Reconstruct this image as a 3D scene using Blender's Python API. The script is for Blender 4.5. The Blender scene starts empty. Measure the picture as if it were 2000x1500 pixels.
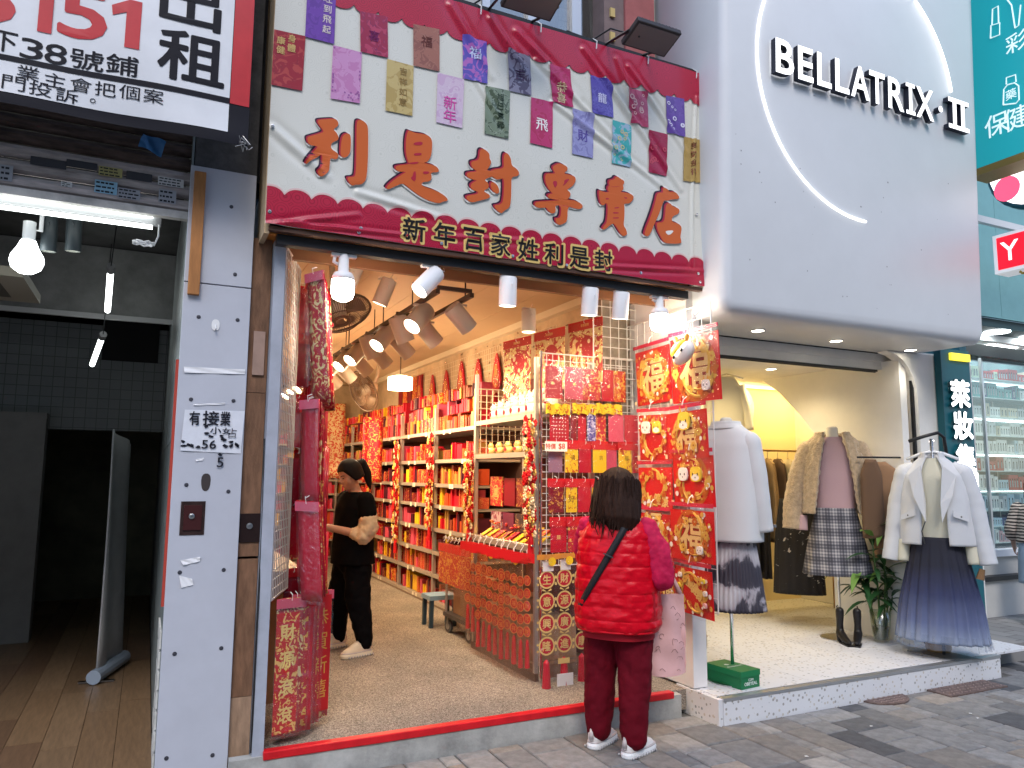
import bpy, bmesh, math, random
from mathutils import Vector, Matrix, geometry
RND = random.Random(11)
scene = bpy.context.scene
COL = scene.collection

# ---------------------------------------------------------------- camera
F_PX, YAW, PITCH, ROLL, CAM_H = 1461.7, .44922, .12011, .00737, 1.57
_cy, _sy, _cp, _sp = math.cos(YAW), math.sin(YAW), math.cos(PITCH), math.sin(PITCH)
_fw = Vector((_sy*_cp, _cy*_cp, _sp)); _rt = Vector((_cy, -_sy, 0)); _up = _rt.cross(_fw)
CAM_R = math.cos(ROLL)*_rt + math.sin(ROLL)*_up
CAM_U = -math.sin(ROLL)*_rt + math.cos(ROLL)*_up
CAM_F = _fw
CAM_P = Vector((0, 0, CAM_H))
cam_data = bpy.data.cameras.new('camera'); cam = bpy.data.objects.new('camera', cam_data); COL.objects.link(cam)
cam.matrix_world = Matrix(((CAM_R.x, CAM_U.x, -CAM_F.x, 0), (CAM_R.y, CAM_U.y, -CAM_F.y, 0), (CAM_R.z, CAM_U.z, -CAM_F.z, CAM_H), (0, 0, 0, 1)))
cam_data.sensor_width = 36; cam_data.lens = F_PX/2000*36; cam_data.clip_end = 400; cam_data.clip_start = .05
scene.camera = cam

# ---------------------------------------------------------------- sky, sun, exposure
SUN_EL, SUN_AZ = math.radians(48), math.radians(200)      # azimuth measured clockwise from +y
world = bpy.data.worlds.new('World'); scene.world = world; world.use_nodes = True
_n = world.node_tree.nodes; _bg = _n['Background']
_sky = _n.new('ShaderNodeTexSky'); _sky.sky_type = 'NISHITA'; _sky.sun_disc = False
_sky.sun_elevation = SUN_EL; _sky.sun_rotation = SUN_AZ; _sky.dust_density = 1.2; _sky.air_density = 1.0; _sky.ozone_density = 1.0
world.node_tree.links.new(_sky.outputs[0], _bg.inputs[0]); _bg.inputs[1].default_value = .15
sun_data = bpy.data.lights.new('sun', 'SUN'); sun_data.energy = .55; sun_data.angle = math.radians(20); sun_data.color = (1, .97, .93)
sun = bpy.data.objects.new('sun', sun_data); COL.objects.link(sun)
_sd = Vector((math.sin(SUN_AZ)*math.cos(SUN_EL), math.cos(SUN_AZ)*math.cos(SUN_EL), math.sin(SUN_EL)))
sun.rotation_euler = _sd.to_track_quat('Z', 'Y').to_euler()
scene.view_settings.view_transform = 'Standard'; scene.view_settings.look = 'None'
scene.view_settings.exposure = 1.18; scene.view_settings.gamma = 1.0; scene.view_settings.use_curve_mapping = False
scene.cycles.use_denoising = True; scene.cycles.max_bounces = 7; scene.cycles.transparent_max_bounces = 12
scene.cycles.sample_clamp_indirect = 6.0; scene.cycles.caustics_reflective = False; scene.cycles.caustics_refractive = False

# ---------------------------------------------------------------- pixel -> direction helpers (photo is 2000x1500)
def ray(px, py): return CAM_F + CAM_R*((px-1000)/F_PX) - CAM_U*((py-750)/F_PX)
def ony(px, py, y): d = ray(px, py); return CAM_P + d*(y/d.y)
def onx(px, py, x): d = ray(px, py); return CAM_P + d*(x/d.x)
def onz(px, py, z): d = ray(px, py); return CAM_P + d*((z-CAM_H)/d.z)

# ---------------------------------------------------------------- materials
MATS = {}
def M(name, col, rough=.55, metal=0., var=0., vscale=6., bump=0., bscale=80., emit=0., ecol=None, rnd=0., coat=0., spec=.32, sheen=0., stretch=(1, 1, 1), alpha=1.0):
    if name in MATS: return MATS[name]
    m = bpy.data.materials.new(name); m.use_nodes = True; MATS[name] = m
    nt = m.node_tree; b = nt.nodes['Principled BSDF']
    c4 = (*col, 1)
    b.inputs['Base Color'].default_value = c4; b.inputs['Roughness'].default_value = rough; b.inputs['Metallic'].default_value = metal
    b.inputs['Specular IOR Level'].default_value = spec; b.inputs['Coat Weight'].default_value = coat
    b.inputs['Sheen Weight'].default_value = sheen; b.inputs['Alpha'].default_value = alpha
    tc = nt.nodes.new('ShaderNodeTexCoord'); vec = tc.outputs['Object']
    if stretch != (1, 1, 1):
        mp = nt.nodes.new('ShaderNodeMapping'); mp.inputs['Scale'].default_value = stretch
        nt.links.new(vec, mp.inputs[0]); vec = mp.outputs[0]
    out = None
    if var:
        n = nt.nodes.new('ShaderNodeTexNoise'); n.inputs['Scale'].default_value = vscale; n.inputs['Detail'].default_value = 5; n.inputs['Roughness'].default_value = .65
        nt.links.new(vec, n.inputs['Vector'])
        r = nt.nodes.new('ShaderNodeValToRGB'); r.color_ramp.elements[0].position = .3; r.color_ramp.elements[1].position = .7
        r.color_ramp.elements[0].color = (*[max(0, c*(1-var)) for c in col], 1); r.color_ramp.elements[1].color = (*[min(1, c*(1+var)) for c in col], 1)
        nt.links.new(n.outputs['Fac'], r.inputs[0]); out = r.outputs[0]
    if rnd:
        oi = nt.nodes.new('ShaderNodeObjectInfo'); h = nt.nodes.new('ShaderNodeHueSaturation')
        mr = nt.nodes.new('ShaderNodeMapRange'); mr.inputs[3].default_value = 1-rnd; mr.inputs[4].default_value = 1+rnd
        nt.links.new(oi.outputs['Random'], mr.inputs[0]); nt.links.new(mr.outputs[0], h.inputs['Value'])
        if out: nt.links.new(out, h.inputs['Color'])
        else: h.inputs['Color'].default_value = c4
        out = h.outputs[0]
    if out: nt.links.new(out, b.inputs['Base Color'])
    if bump:
        n2 = nt.nodes.new('ShaderNodeTexNoise'); n2.inputs['Scale'].default_value = bscale; n2.inputs['Detail'].default_value = 4
        nt.links.new(vec, n2.inputs['Vector'])
        bp = nt.nodes.new('ShaderNodeBump'); bp.inputs['Strength'].default_value = bump; bp.inputs['Distance'].default_value = .01
        nt.links.new(n2.outputs['Fac'], bp.inputs['Height']); nt.links.new(bp.outputs[0], b.inputs['Normal'])
    if emit:
        b.inputs['Emission Color'].default_value = (*(ecol or col), 1); b.inputs['Emission Strength'].default_value = emit
    return m

def nodes_of(m):
    nt = m.node_tree
    return nt, nt.nodes['Principled BSDF'], (lambda t: nt.nodes.new(t)), nt.links.new
def blank(name, rough=.5, spec=.5):
    m = bpy.data.materials.new(name); m.use_nodes = True; MATS[name] = m
    nt, b, N, L = nodes_of(m); b.inputs['Roughness'].default_value = rough; b.inputs['Specular IOR Level'].default_value = spec
    tc = N('ShaderNodeTexCoord')
    return m, nt, b, N, L, tc
def ramp(N, stops, interp='LINEAR'):
    r = N('ShaderNodeValToRGB'); r.color_ramp.interpolation = interp
    e = r.color_ramp.elements
    e[0].position, e[0].color = stops[0][0], (*stops[0][1], 1)
    e[1].position, e[1].color = stops[-1][0], (*stops[-1][1], 1)
    for p, c in stops[1:-1]:
        k = e.new(p); k.color = (*c, 1)
    return r

def film_mat(name='clear_film', fac=.095, tint=(1, 1, 1), rough=.09):
    """clear cellophane: mostly see-through with crinkled gloss"""
    if name in MATS: return MATS[name]
    m = bpy.data.materials.new(name); m.use_nodes = True; MATS[name] = m
    nt = m.node_tree; nt.nodes.clear(); N = nt.nodes.new; L = nt.links.new
    o = N('ShaderNodeOutputMaterial'); mx = N('ShaderNodeMixShader'); t = N('ShaderNodeBsdfTransparent'); g = N('ShaderNodeBsdfGlossy')
    t.inputs[0].default_value = (*tint, 1); g.inputs['Roughness'].default_value = rough
    tc = N('ShaderNodeTexCoord'); nz = N('ShaderNodeTexNoise'); nz.inputs['Scale'].default_value = 22; nz.inputs['Detail'].default_value = 3; nz.inputs['Distortion'].default_value = 1.2
    L(tc.outputs['Object'], nz.inputs['Vector']); bp = N('ShaderNodeBump'); bp.inputs['Strength'].default_value = .8; bp.inputs['Distance'].default_value = .02
    L(nz.outputs['Fac'], bp.inputs['Height']); L(bp.outputs[0], g.inputs['Normal'])
    mx.inputs[0].default_value = fac
    L(t.outputs[0], mx.inputs[1]); L(g.outputs[0], mx.inputs[2]); L(mx.outputs[0], o.inputs[0])
    return m
def glass_mat(name='window_glass', fac=.12, tint=(.92, .97, .96)):
    if name in MATS: return MATS[name]
    m = bpy.data.materials.new(name); m.use_nodes = True; MATS[name] = m
    nt = m.node_tree; nt.nodes.clear(); N = nt.nodes.new; L = nt.links.new
    o = N('ShaderNodeOutputMaterial'); mx = N('ShaderNodeMixShader'); t = N('ShaderNodeBsdfTransparent'); g = N('ShaderNodeBsdfGlossy')
    t.inputs[0].default_value = (*tint, 1); g.inputs['Roughness'].default_value = .03; mx.inputs[0].default_value = fac
    L(t.outputs[0], mx.inputs[1]); L(g.outputs[0], mx.inputs[2]); L(mx.outputs[0], o.inputs[0])
    return m
def print_mat(name, base, inks, scale=30, thr=.5, rough=.4, coat=.0):
    """flat printed paper: base colour with irregular ink motifs, shifted from object to object"""
    if name in MATS: return MATS[name]
    m, nt, b, N, L, tc = blank(name, rough); b.inputs['Coat Weight'].default_value = coat
    oi = N('ShaderNodeObjectInfo'); ad = N('ShaderNodeVectorMath'); ad.operation = 'ADD'
    cb = N('ShaderNodeVectorMath'); cb.operation = 'SCALE'; cb.inputs['Scale'].default_value = 37
    cx = N('ShaderNodeCombineXYZ'); L(oi.outputs['Random'], cx.inputs[0]); L(oi.outputs['Random'], cx.inputs[1]); L(cx.outputs[0], cb.inputs[0])
    L(tc.outputs['Object'], ad.inputs[0]); L(cb.outputs[0], ad.inputs[1])
    v = N('ShaderNodeTexNoise'); v.inputs['Scale'].default_value = scale; v.inputs['Detail'].default_value = 2.5; v.inputs['Distortion'].default_value = 1.6
    L(ad.outputs[0], v.inputs['Vector'])
    st = [(0., base), (thr, base), (thr+.012, inks[0])]
    for i, k in enumerate(inks[1:]): st.append((thr+.035*(i+1)+.02, k))
    st.append((1., inks[-1])); r = ramp(N, st)
    L(v.outputs['Fac'], r.inputs[0]); L(r.outputs[0], b.inputs['Base Color'])
    return m

# ---------------------------------------------------------------- mesh building
def worldloc(o):
    p = Vector((0, 0, 0))
    while o is not None:
        p += o.location; o = o.parent
    return p
class Frame:
    def __init__(s, o, u=(1, 0, 0), v=(0, 0, 1)):
        s.o = Vector(o); s.u = Vector(u).normalized(); s.v = Vector(v).normalized(); s.n = s.u.cross(s.v)
    def p(s, a, b, c=0.): return s.o + s.u*a + s.v*b + s.n*c
def FY(x, y, z): return Frame((x, y, z))                          # faces the street (-y)
def FX(x, y, z): return Frame((x, y, z), (0, -1, 0))              # faces -x
class MB:
    def __init__(s): s.v = []; s.f = []; s.mi = []; s.k = 0
    def add(s, vs, fs):
        o = len(s.v); s.v += [tuple(v) for v in vs]
        for f in fs: s.f.append(tuple(i+o for i in f)); s.mi.append(s.k)
        return s
    def box(s, x0, x1, y0, y1, z0, z1):
        return s.add([(x, y, z) for z in (z0, z1) for y in (y0, y1) for x in (x0, x1)], [(0, 2, 3, 1), (4, 5, 7, 6), (0, 1, 5, 4), (2, 6, 7, 3), (0, 4, 6, 2), (1, 3, 7, 5)])
    def fbox(s, fr, a0, a1, b0, b1, c0, c1):
        return s.add([fr.p(a, b, c) for c in (c0, c1) for b in (b0, b1) for a in (a0, a1)], [(0, 2, 3, 1), (4, 5, 7, 6), (0, 1, 5, 4), (2, 6, 7, 3), (0, 4, 6, 2), (1, 3, 7, 5)])
    def bar(s, p, q, w, h=None, up=(0, 0, 1)):
        p = Vector(p); q = Vector(q); d = (q-p).normalized(); up = Vector(up)
        if abs(d.dot(up)) > .98: up = Vector((1, 0, 0))
        a = d.cross(up).normalized(); b = a.cross(d); h = h or w
        vs = [e + a*(w/2*i) + b*(h/2*j) for e in (p, q) for i, j in ((-1, -1), (1, -1), (1, 1), (-1, 1))]
        return s.add(vs, [(3, 2, 1, 0), (4, 5, 6, 7), (0, 1, 5, 4), (1, 2, 6, 5), (2, 3, 7, 6), (3, 0, 4, 7)])
    def tube(s, pts, r, n=8, cap=True):
        pts = [Vector(p) for p in pts]; rs = r if isinstance(r, (list, tuple)) else [r]*len(pts)
        rings = []; ref = None
        for i, p in enumerate(pts):
            d = (pts[min(i+1, len(pts)-1)]-pts[max(i-1, 0)]).normalized()
            if ref is None: ref = Vector((0, 0, 1)) if abs(d.z) < .9 else Vector((1, 0, 0))
            a = d.cross(ref).normalized(); b = d.cross(a); ref = -b if False else ref
            rings.append([p + (a*math.cos(t)+b*math.sin(t))*rs[i] for t in (2*math.pi*k/n for k in range(n))])
        return s.loft(rings, cap)
    def loft(s, rings, cap=True, closed=True):
        n = len(rings[0]); vs = [v for r in rings for v in r]; fs = []
        m = n if closed else n-1
        for i in range(len(rings)-1):
            for k in range(m):
                j = (k+1) % n; fs.append((i*n+k, i*n+j, (i+1)*n+j, (i+1)*n+k))
        if cap and closed: fs += [tuple(range(n-1, -1, -1)), tuple((len(rings)-1)*n+k for k in range(n))]
        return s.add(vs, fs)
    def lathe(s, prof, c=(0, 0, 0), axis=(0, 0, 1), n=20, cap=True):
        ax = Vector(axis).normalized(); ref = Vector((0, 0, 1)) if abs(ax.z) < .9 else Vector((1, 0, 0))
        a = ax.cross(ref).normalized(); b = ax.cross(a); c = Vector(c)
        return s.loft([[c + ax*h + (a*math.cos(t)+b*math.sin(t))*max(r, 1e-4) for t in (2*math.pi*k/n for k in range(n))] for r, h in prof], cap)
    def ell(s, c, r, rot=None, nu=14, nv=9):
        c = Vector(c); r = r if isinstance(r, (tuple, list)) else (r, r, r); rings = []
        for i in range(nv+1):
            ph = math.pi*(i/nv-.5); cs = max(math.cos(ph), .02)
            ring = []
            for k in range(nu):
                t = 2*math.pi*k/nu; p = Vector((r[0]*cs*math.cos(t), r[1]*cs*math.sin(t), r[2]*math.sin(ph)))
                ring.append(c + (rot @ p if rot else p))
            rings.append(ring)
        return s.loft(rings)
    def limb(s, pts, n=12):
        """closed tapered chain with a ball at each joint (for remeshed bodies)"""
        for (p, r), (q, t) in zip(pts, pts[1:]): s.tube([p, q], [r, t], n)
        for p, r in pts: s.ell(p, r, None, n, 7)
        return s
    def fpoly(s, fr, pts, c=0., surf=None):
        tri = geometry.tessellate_polygon([[Vector((a, b, 0)) for a, b in pts]])
        vs = [fr.p(a, b, c) for a, b in pts]
        fs = []
        for t in tri:
            (x0, y0), (x1, y1), (x2, y2) = [pts[i] for i in t]
            fs.append(tuple(t) if (x1-x0)*(y2-y0)-(x2-x0)*(y1-y0) > 0 else tuple(reversed(t)))
        return s.add(vs, fs)
    def fdisc(s, fr, a, b, r, c=0., n=12, ry=None):
        return s.add([fr.p(a+r*math.cos(2*math.pi*k/n), b+(ry or r)*math.sin(2*math.pi*k/n), c) for k in range(n)], [tuple(range(n))])
    def fring(s, fr, a, b, r0, r1, c=0., n=28):
        vs = [fr.p(a+r*math.cos(2*math.pi*k/n), b+r*math.sin(2*math.pi*k/n), c) for r in (r0, r1) for k in range(n)]
        return s.add(vs, [(k, n+k, n+(k+1) % n, (k+1) % n) for k in range(n)])
    def grid(s, fn, nu, nv):
        vs = [fn(i/nu, j/nv) for j in range(nv+1) for i in range(nu+1)]
        return s.add(vs, [(j*(nu+1)+i, j*(nu+1)+i+1, (j+1)*(nu+1)+i+1, (j+1)*(nu+1)+i) for j in range(nv) for i in range(nu)])
    def mesh(s, name, mat, smooth=False, off=Vector((0, 0, 0))):
        me = bpy.data.meshes.new(name)
        me.from_pydata([(v[0]-off.x, v[1]-off.y, v[2]-off.z) for v in s.v], [], s.f)
        for m in (mat if isinstance(mat, (list, tuple)) else [mat]): me.materials.append(m)
        if any(s.mi): me.polygons.foreach_set('material_index', s.mi)
        if smooth: me.polygons.foreach_set('use_smooth', [True]*len(me.polygons))
        me.update(); return me
    def build(s, name, mat, parent=None, smooth=False, local=False, kind=None):
        off = Vector((0, 0, 0)) if (local or parent is None) else worldloc(parent)
        o = bpy.data.objects.new(name, s.mesh(name, mat, smooth, off)); COL.objects.link(o); o.parent = parent
        if kind: o['kind'] = kind
        return o
    def solo(s, name, mat, label, cat, group=None, smooth=False, loc=None):
        """a thing that is a single mesh; origin at loc"""
        L = Vector(loc) if loc is not None else Vector((sum(v[0] for v in s.v)/len(s.v), sum(v[1] for v in s.v)/len(s.v), min(v[2] for v in s.v)))
        o = bpy.data.objects.new(name, s.mesh(name, mat, smooth, L)); COL.objects.link(o); o.location = L
        tag(o, label, cat, group); return o
def tag(o, label, cat, group=None):
    o['label'] = label; o['category'] = cat
    if group: o['group'] = group
    return o
def thing(name, label, cat, loc=(0, 0, 0), rz=0., group=None):
    o = bpy.data.objects.new(name, None); COL.objects.link(o); o.location = loc; o.rotation_euler = (0, 0, rz); o.empty_display_size = .1
    return tag(o, label, cat, group)
def struct(o): o['kind'] = 'structure'; return o
def copy_tree(o, parent=None, **kw):
    c = o.copy(); COL.objects.link(c); c.parent = parent
    for ch in [k for k in bpy.data.objects if k.parent == o]: copy_tree(ch, c)
    return c
_O = ['first', 'second', 'third', 'fourth', 'fifth', 'sixth', 'seventh', 'eighth', 'ninth', 'tenth', 'eleventh', 'twelfth', 'thirteenth', 'fourteenth', 'fifteenth', 'sixteenth']
class _Ord:
    def __getitem__(s, i): return _O[i] if i < len(_O) else '%d%s' % (i+1, {1: 'st', 2: 'nd', 3: 'rd'}.get((i+1) % 10, 'th') if (i+1)//10 % 10 != 1 else 'th')
ORD = _Ord(); SEEN = {}
def nth(*key): SEEN[key] = SEEN.get(key, -1)+1; return ORD[SEEN[key]]
def remesh(o, voxel, it=4, fac=.6):
    r = o.modifiers.new('remesh', 'REMESH'); r.mode = 'VOXEL'; r.voxel_size = voxel; r.use_smooth_shade = True
    k = o.modifiers.new('smooth', 'SMOOTH'); k.factor = fac; k.iterations = it
    return o
_clouds = {}
def wrinkle(o, strength, size):
    if size not in _clouds: t = bpy.data.textures.new('folds', 'CLOUDS'); t.noise_scale = size; t.noise_depth = 2; _clouds[size] = t
    d = o.modifiers.new('folds', 'DISPLACE'); d.texture = _clouds[size]; d.strength = strength; d.mid_level = .5; d.texture_coords = 'LOCAL'; return o
def bevel(o, w, seg=2):
    b = o.modifiers.new('bevel', 'BEVEL'); b.width = w; b.segments = seg; b.limit_method = 'ANGLE'; return o
_txt = {}
def text_pts(body, bold=0.):
    k = (body, bold)
    if k not in _txt:
        c = bpy.data.curves.new('t', 'FONT'); c.body = body; c.offset = bold; c.resolution_u = 3
        o = bpy.data.objects.new('t', c); me = o.to_mesh()
        vs = [(v.co.x, v.co.y) for v in me.vertices]; fs = [tuple(p.vertices) for p in me.polygons]
        o.to_mesh_clear(); bpy.data.objects.remove(o); bpy.data.curves.remove(c)
        _txt[k] = (vs, fs)
    return _txt[k]
def put_text(mb, body, fr, a, b, h, c=.002, bold=0., w=None, rot=0., surf=None, thick=0.):
    """text centred on (a,b) of the frame, h = height of its box, w = width of its box (optional squeeze)"""
    if bold > .025 or (bold and not thick):        # heavier weight by overprinting, each pass a hair proud of the last
        d = bold*.62*h; n = 8
        for k in range(n): put_text(mb, body, fr, a+d*math.cos(k*6.2832/n), b+d*math.sin(k*6.2832/n), h*(1-bold*.9), c-.00006*(k+1), 0, w*(1-bold*.9) if w else None, rot, surf, thick)
        return put_text(mb, body, fr, a, b, h*(1-bold*.9), c, 0, w*(1-bold*.9) if w else None, rot, surf, thick)
    vs, fs = text_pts(body, bold)
    if not vs: return mb
    x0 = min(v[0] for v in vs); x1 = max(v[0] for v in vs); y0 = min(v[1] for v in vs); y1 = max(v[1] for v in vs)
    sy = h/(y1-y0); sx = (w/(x1-x0)) if w else sy; out = []
    for x, y in vs:
        dx = (x-(x0+x1)/2)*sx; dy = (y-(y0+y1)/2)*sy
        if rot: dx, dy = dx*math.cos(rot)-dy*math.sin(rot), dx*math.sin(rot)+dy*math.cos(rot)
        out.append(fr.p(a+dx, b+dy, c + (surf(a+dx, b+dy) if surf else 0)))
    o = len(mb.v); fs2 = []
    for f in fs:
        n = sum(((vs[f[i]][0]-vs[f[i-1]][0])*(vs[f[i]][1]+vs[f[i-1]][1])) for i in range(len(f)))
        fs2.append(f if n < 0 else tuple(reversed(f)))
    mb.add(out, fs2)
    if thick:
        # side walls from boundary edges
        cnt = {}
        for f in fs2:
            for i in range(len(f)): e = (f[i-1], f[i]); cnt[e] = 1
        back = [fr.p((p-fr.o).dot(fr.u), (p-fr.o).dot(fr.v), c-thick) for p in out]
        q = []
        for (i, j) in cnt:
            if (j, i) not in cnt: q.append((i, j))
        k = mb.k; mb.k = 1 if k == 0 else k
        n0 = len(mb.v); mb.v += [tuple(p) for p in back]
        for i, j in q: mb.f.append((o+j, o+i, n0+i, n0+j)); mb.mi.append(mb.k)
        mb.k = k
    return mb
def chaikin(pts, it=2):
    for _ in range(it):
        q = []
        for i in range(len(pts)):
            (x0, y0), (x1, y1) = pts[i], pts[(i+1) % len(pts)]
            q += [(.75*x0+.25*x1, .75*y0+.25*y1), (.25*x0+.75*x1, .25*y0+.75*y1)]
        pts = q
    return pts
# ================================================================ ground
FL = .15          # packet shop floor level
FC = .165         # clothing shop floor level
YT = 4.14         # front face of the packet shop threshold
paver_cols = [(.22, .215, .21), (.175, .172, .17), (.125, .124, .126), (.25, .22, .19), (.20, .185, .17), (.27, .26, .245), (.085, .085, .09)]
PAV = [M('paver_%d' % i, c, .8, var=.28, vscale=14, bump=.25, bscale=120, rnd=.16) for i, c in enumerate(paver_cols)]
joint = M('paving_joint', (.12, .115, .105), .9, var=.3, vscale=30, bump=.3, bscale=150)
side = struct(MB().box(-60, 80, -40, 60, -.06, -.012).build('sidewalk', joint))
_pm = {}
def paver(x0, x1, y0, y1, z=0.):
    w, d = round(x1-x0, 3), round(y1-y0, 3); k = (w, d, RND.randrange(3), RND.choice([0, 0, 1, 1, 2, 3, 4, 4, 5, 6]) if x0 > 2.2 else RND.choice([0, 1, 5, 3, 5, 0, 4]))
    if k not in _pm:
        g = .004; b = .006; m = MB(); t = RND.uniform(-.0015, .0015)
        a0, a1, c0, c1 = -w/2+g, w/2-g, -d/2+g, d/2-g
        m.add([(a0, c0, -.02), (a1, c0, -.02), (a1, c1, -.02), (a0, c1, -.02), (a0, c0, -b), (a1, c0, -b), (a1, c1, -b), (a0, c1, -b),
               (a0+b, c0+b, t), (a1-b, c0+b, -t), (a1-b, c1-b, t*.5), (a0+b, c1-b, 0)],
              [(0, 1, 5, 4), (1, 2, 6, 5), (2, 3, 7, 6), (3, 0, 4, 7), (4, 5, 9, 8), (5, 6, 10, 9), (6, 7, 11, 10), (7, 4, 8, 11), (8, 9, 10, 11)])
        _pm[k] = m.mesh('paver', PAV[k[3]])
    o = bpy.data.objects.new('paver', _pm[k]); COL.objects.link(o); o.parent = side; o.location = ((x0+x1)/2, (y0+y1)/2, z+RND.uniform(-.002, .002))
_x = .35; _col = 0
_w = [.2, .2, .1, .2, .3, .2, .1, .2, .2, .3]
_npav = 0
while _x < 7.6:
    w = _w[_col % len(_w)]; y = 2.35 - RND.choice([0, .05, .1, .15])
    ymax = 4.135 if _x < 3.36 else (3.865 if _x < 6.2 else 4.7)
    while y < ymax-.03:
        l = RND.choice([.2, .3, .3, .2, .4]) if w > .1 else RND.choice([.2, .3])
        y1 = min(y+l, ymax)
        if ymax-y1 < .06: y1 = ymax
        # only the ones the frame can show
        c = Vector((_x+w/2, (y+y1)/2, 0))-CAM_P; dz = c.dot(CAM_F)
        if dz > .5:
            px, py = 1000+F_PX*c.dot(CAM_R)/dz, 750-F_PX*c.dot(CAM_U)/dz
            if -50 < px < 2100 and py < 1590 and _npav < 330: paver(_x, _x+w, y, y1); _npav += 1
        y = y1
    _x += w; _col += 1
# beyond the built pavers the same paving goes on as a surface
def paving_mat():
    m, nt, b, N, L, tc = blank('far_paving', .8)
    br = N('ShaderNodeTexBrick'); br.inputs['Scale'].default_value = 1; br.inputs['Brick Width'].default_value = .3; br.inputs['Row Height'].default_value = .2
    br.inputs['Mortar Size'].default_value = .006; br.inputs['Color1'].default_value = (.26, .255, .25, 1); br.inputs['Color2'].default_value = (.17, .165, .165, 1); br.inputs['Mortar'].default_value = (.08, .08, .075, 1)
    mp = N('ShaderNodeMapping'); mp.inputs['Rotation'].default_value = (0, 0, math.radians(90)); L(tc.outputs['Object'], mp.inputs[0]); L(mp.outputs[0], br.inputs['Vector'])
    L(br.outputs[0], b.inputs['Base Color']); return m
_fp = paving_mat()
struct(MB().box(7.61, 40, -8, 5.52, -.011, -.002).build('pavement_beyond', _fp))
struct(MB().box(-20, 7.6, -8, 2.1, -.011, -.002).build('pavement_behind_camera', _fp))
struct(MB().box(-20, .34, 2.1, 4.19, -.011, -.002).build('pavement_left', _fp))
_iron = M('cast_iron_cover', (.16, .11, .095), .6, .3, var=.4, vscale=30, bump=.3)
for nm, lab, c, rx, ry in (('drain_cover', 'half-round rusty tread-plate cover against the clothing shop step', (4.82, 3.80), .2, .085), ('drain_cover', 'rectangular rusty tread-plate cover at the right end of the clothing shop step', (5.62, 3.77), .33, .10)):
    t = thing(nm, lab, 'drain cover', (c[0], c[1], 0))
    m = MB()
    if 'half' in lab: pts = [(c[0]+rx*math.cos(a), c[1]+.06-ry*1.7*math.sin(a)) for a in [math.pi*k/14 for k in range(15)]]
    else: pts = [(c[0]-rx, c[1]-ry), (c[0]+rx, c[1]-ry), (c[0]+rx, c[1]+ry*.9), (c[0]-rx, c[1]+ry*.9)]
    m.loft([[(x, y, -.004) for x, y in pts], [(x, y, .010) for x, y in pts]]); m.build('plate', _iron, t)
    k = MB()
    for i in range(14):
        for j in range(4):
            x = c[0]-rx+.03+i*(2*rx-.06)/13; y = c[1]-ry+.03+j*(2*ry-.06)/3
            if 'half' in lab and ((x-c[0])/rx)**2 + ((y-c[1]-.06)/(ry*1.7))**2 > .8: continue
            s = .011; a = .7 if (i+j) % 2 else -.7
            k.bar((x-s*math.cos(a), y-s*math.sin(a), .0115), (x+s*math.cos(a), y+s*math.sin(a), .0115), .006, .004)
    k.build('tread', M('worn_tread', (.34, .25, .23), .5, .3), t, kind='stuff')
for i, (px, py) in enumerate(((1895, 1394), (1910, 1403), (1575, 1478), (1702, 1419))):
    p = onz(px, py, .002); m = MB(); n = 7
    m.add([(p.x+RND.uniform(.006, .016)*math.cos(2*math.pi*k/n), p.y+RND.uniform(.006, .014)*math.sin(2*math.pi*k/n), .0035+RND.uniform(0, .004)) for k in range(n)], [tuple(range(n))])
    m.solo('paper_scrap', M('scrap_white', (.75, .75, .73), .8), 'tiny white paper scrap on the dark paving, %s from the right' % ORD[i], 'litter', 'paper scraps on the paving')

# ================================================================ materials of the setting
plaster = M('off_white_plaster', (.78, .76, .72), .75, var=.06, vscale=3, bump=.05, bscale=40)
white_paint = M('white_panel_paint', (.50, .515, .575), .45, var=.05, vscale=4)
dirty = M('dirty_old_wall', (.10, .095, .09), .85, var=.5, vscale=6, bump=.5, bscale=30)
dark = M('dark_void', (.02, .02, .021), .9)
concrete = M('threshold_concrete', (.36, .36, .34), .85, var=.35, vscale=5, bump=.3, bscale=50)
beige = M('beige_ceiling_board', (.60, .43, .27), .7, var=.05, vscale=2)
beige_wall = M('old_beige_wall', (.56, .42, .28), .8, var=.25, vscale=3, bump=.15, bscale=25)
orange = M('orange_lintel_board', (.62, .25, .055), .6, var=.12, vscale=5)
steel = M('steel', (.5, .5, .5), .28, 1.0)
chrome = M('chrome', (.72, .72, .72), .15, 1.0)
blackm = M('black_metal', (.018, .018, .02), .45)
wood = M('raw_wood', (.33, .20, .11), .65, var=.3, vscale=5, bump=.1, bscale=60, stretch=(6, 6, .8))
ply = M('pale_plywood', (.52, .38, .23), .6, var=.2, vscale=4, stretch=(5, 5, .7))

# ================================================================ vacant shop on the left
vac = thing('vacant_shop', 'dark gutted vacant shop with wooden floor left of the white pillar', 'shop', (-1.2, 4.3, 0))
grey_wall = M('grey_bare_wall', (.20, .20, .20), .85, var=.35, vscale=2.5, bump=.25, bscale=20)
MB().box(-4.2, -4.1, 4.2, 11.0, 0, 4.2).build('side_wall', grey_wall, vac)
MB().box(.115, .125, 4.215, 11.0, 0, 3.6).build('side_wall', M('greenish_side_wall', (.22, .25, .245), .6, var=.2, vscale=2), vac)
MB().box(-4.1, .115, 10.9, 11.0, 0, 3.6).build('back_wall', M('olive_back_wall', (.20, .20, .14), .85, var=.4, vscale=1.6), vac)
MB().box(-4.1, .115, 4.4, 10.9, 3.45, 3.6).build('ceiling', M('dark_soffit', (.06, .06, .06), .9, var=.4, vscale=3), vac)
MB().box(-4.1, .113, 7.0, 7.25, 2.87, 3.44).build('bulkhead', M('grey_bulkhead', (.21, .21, .205), .85, var=.28, vscale=4, bump=.2), vac)
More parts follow.
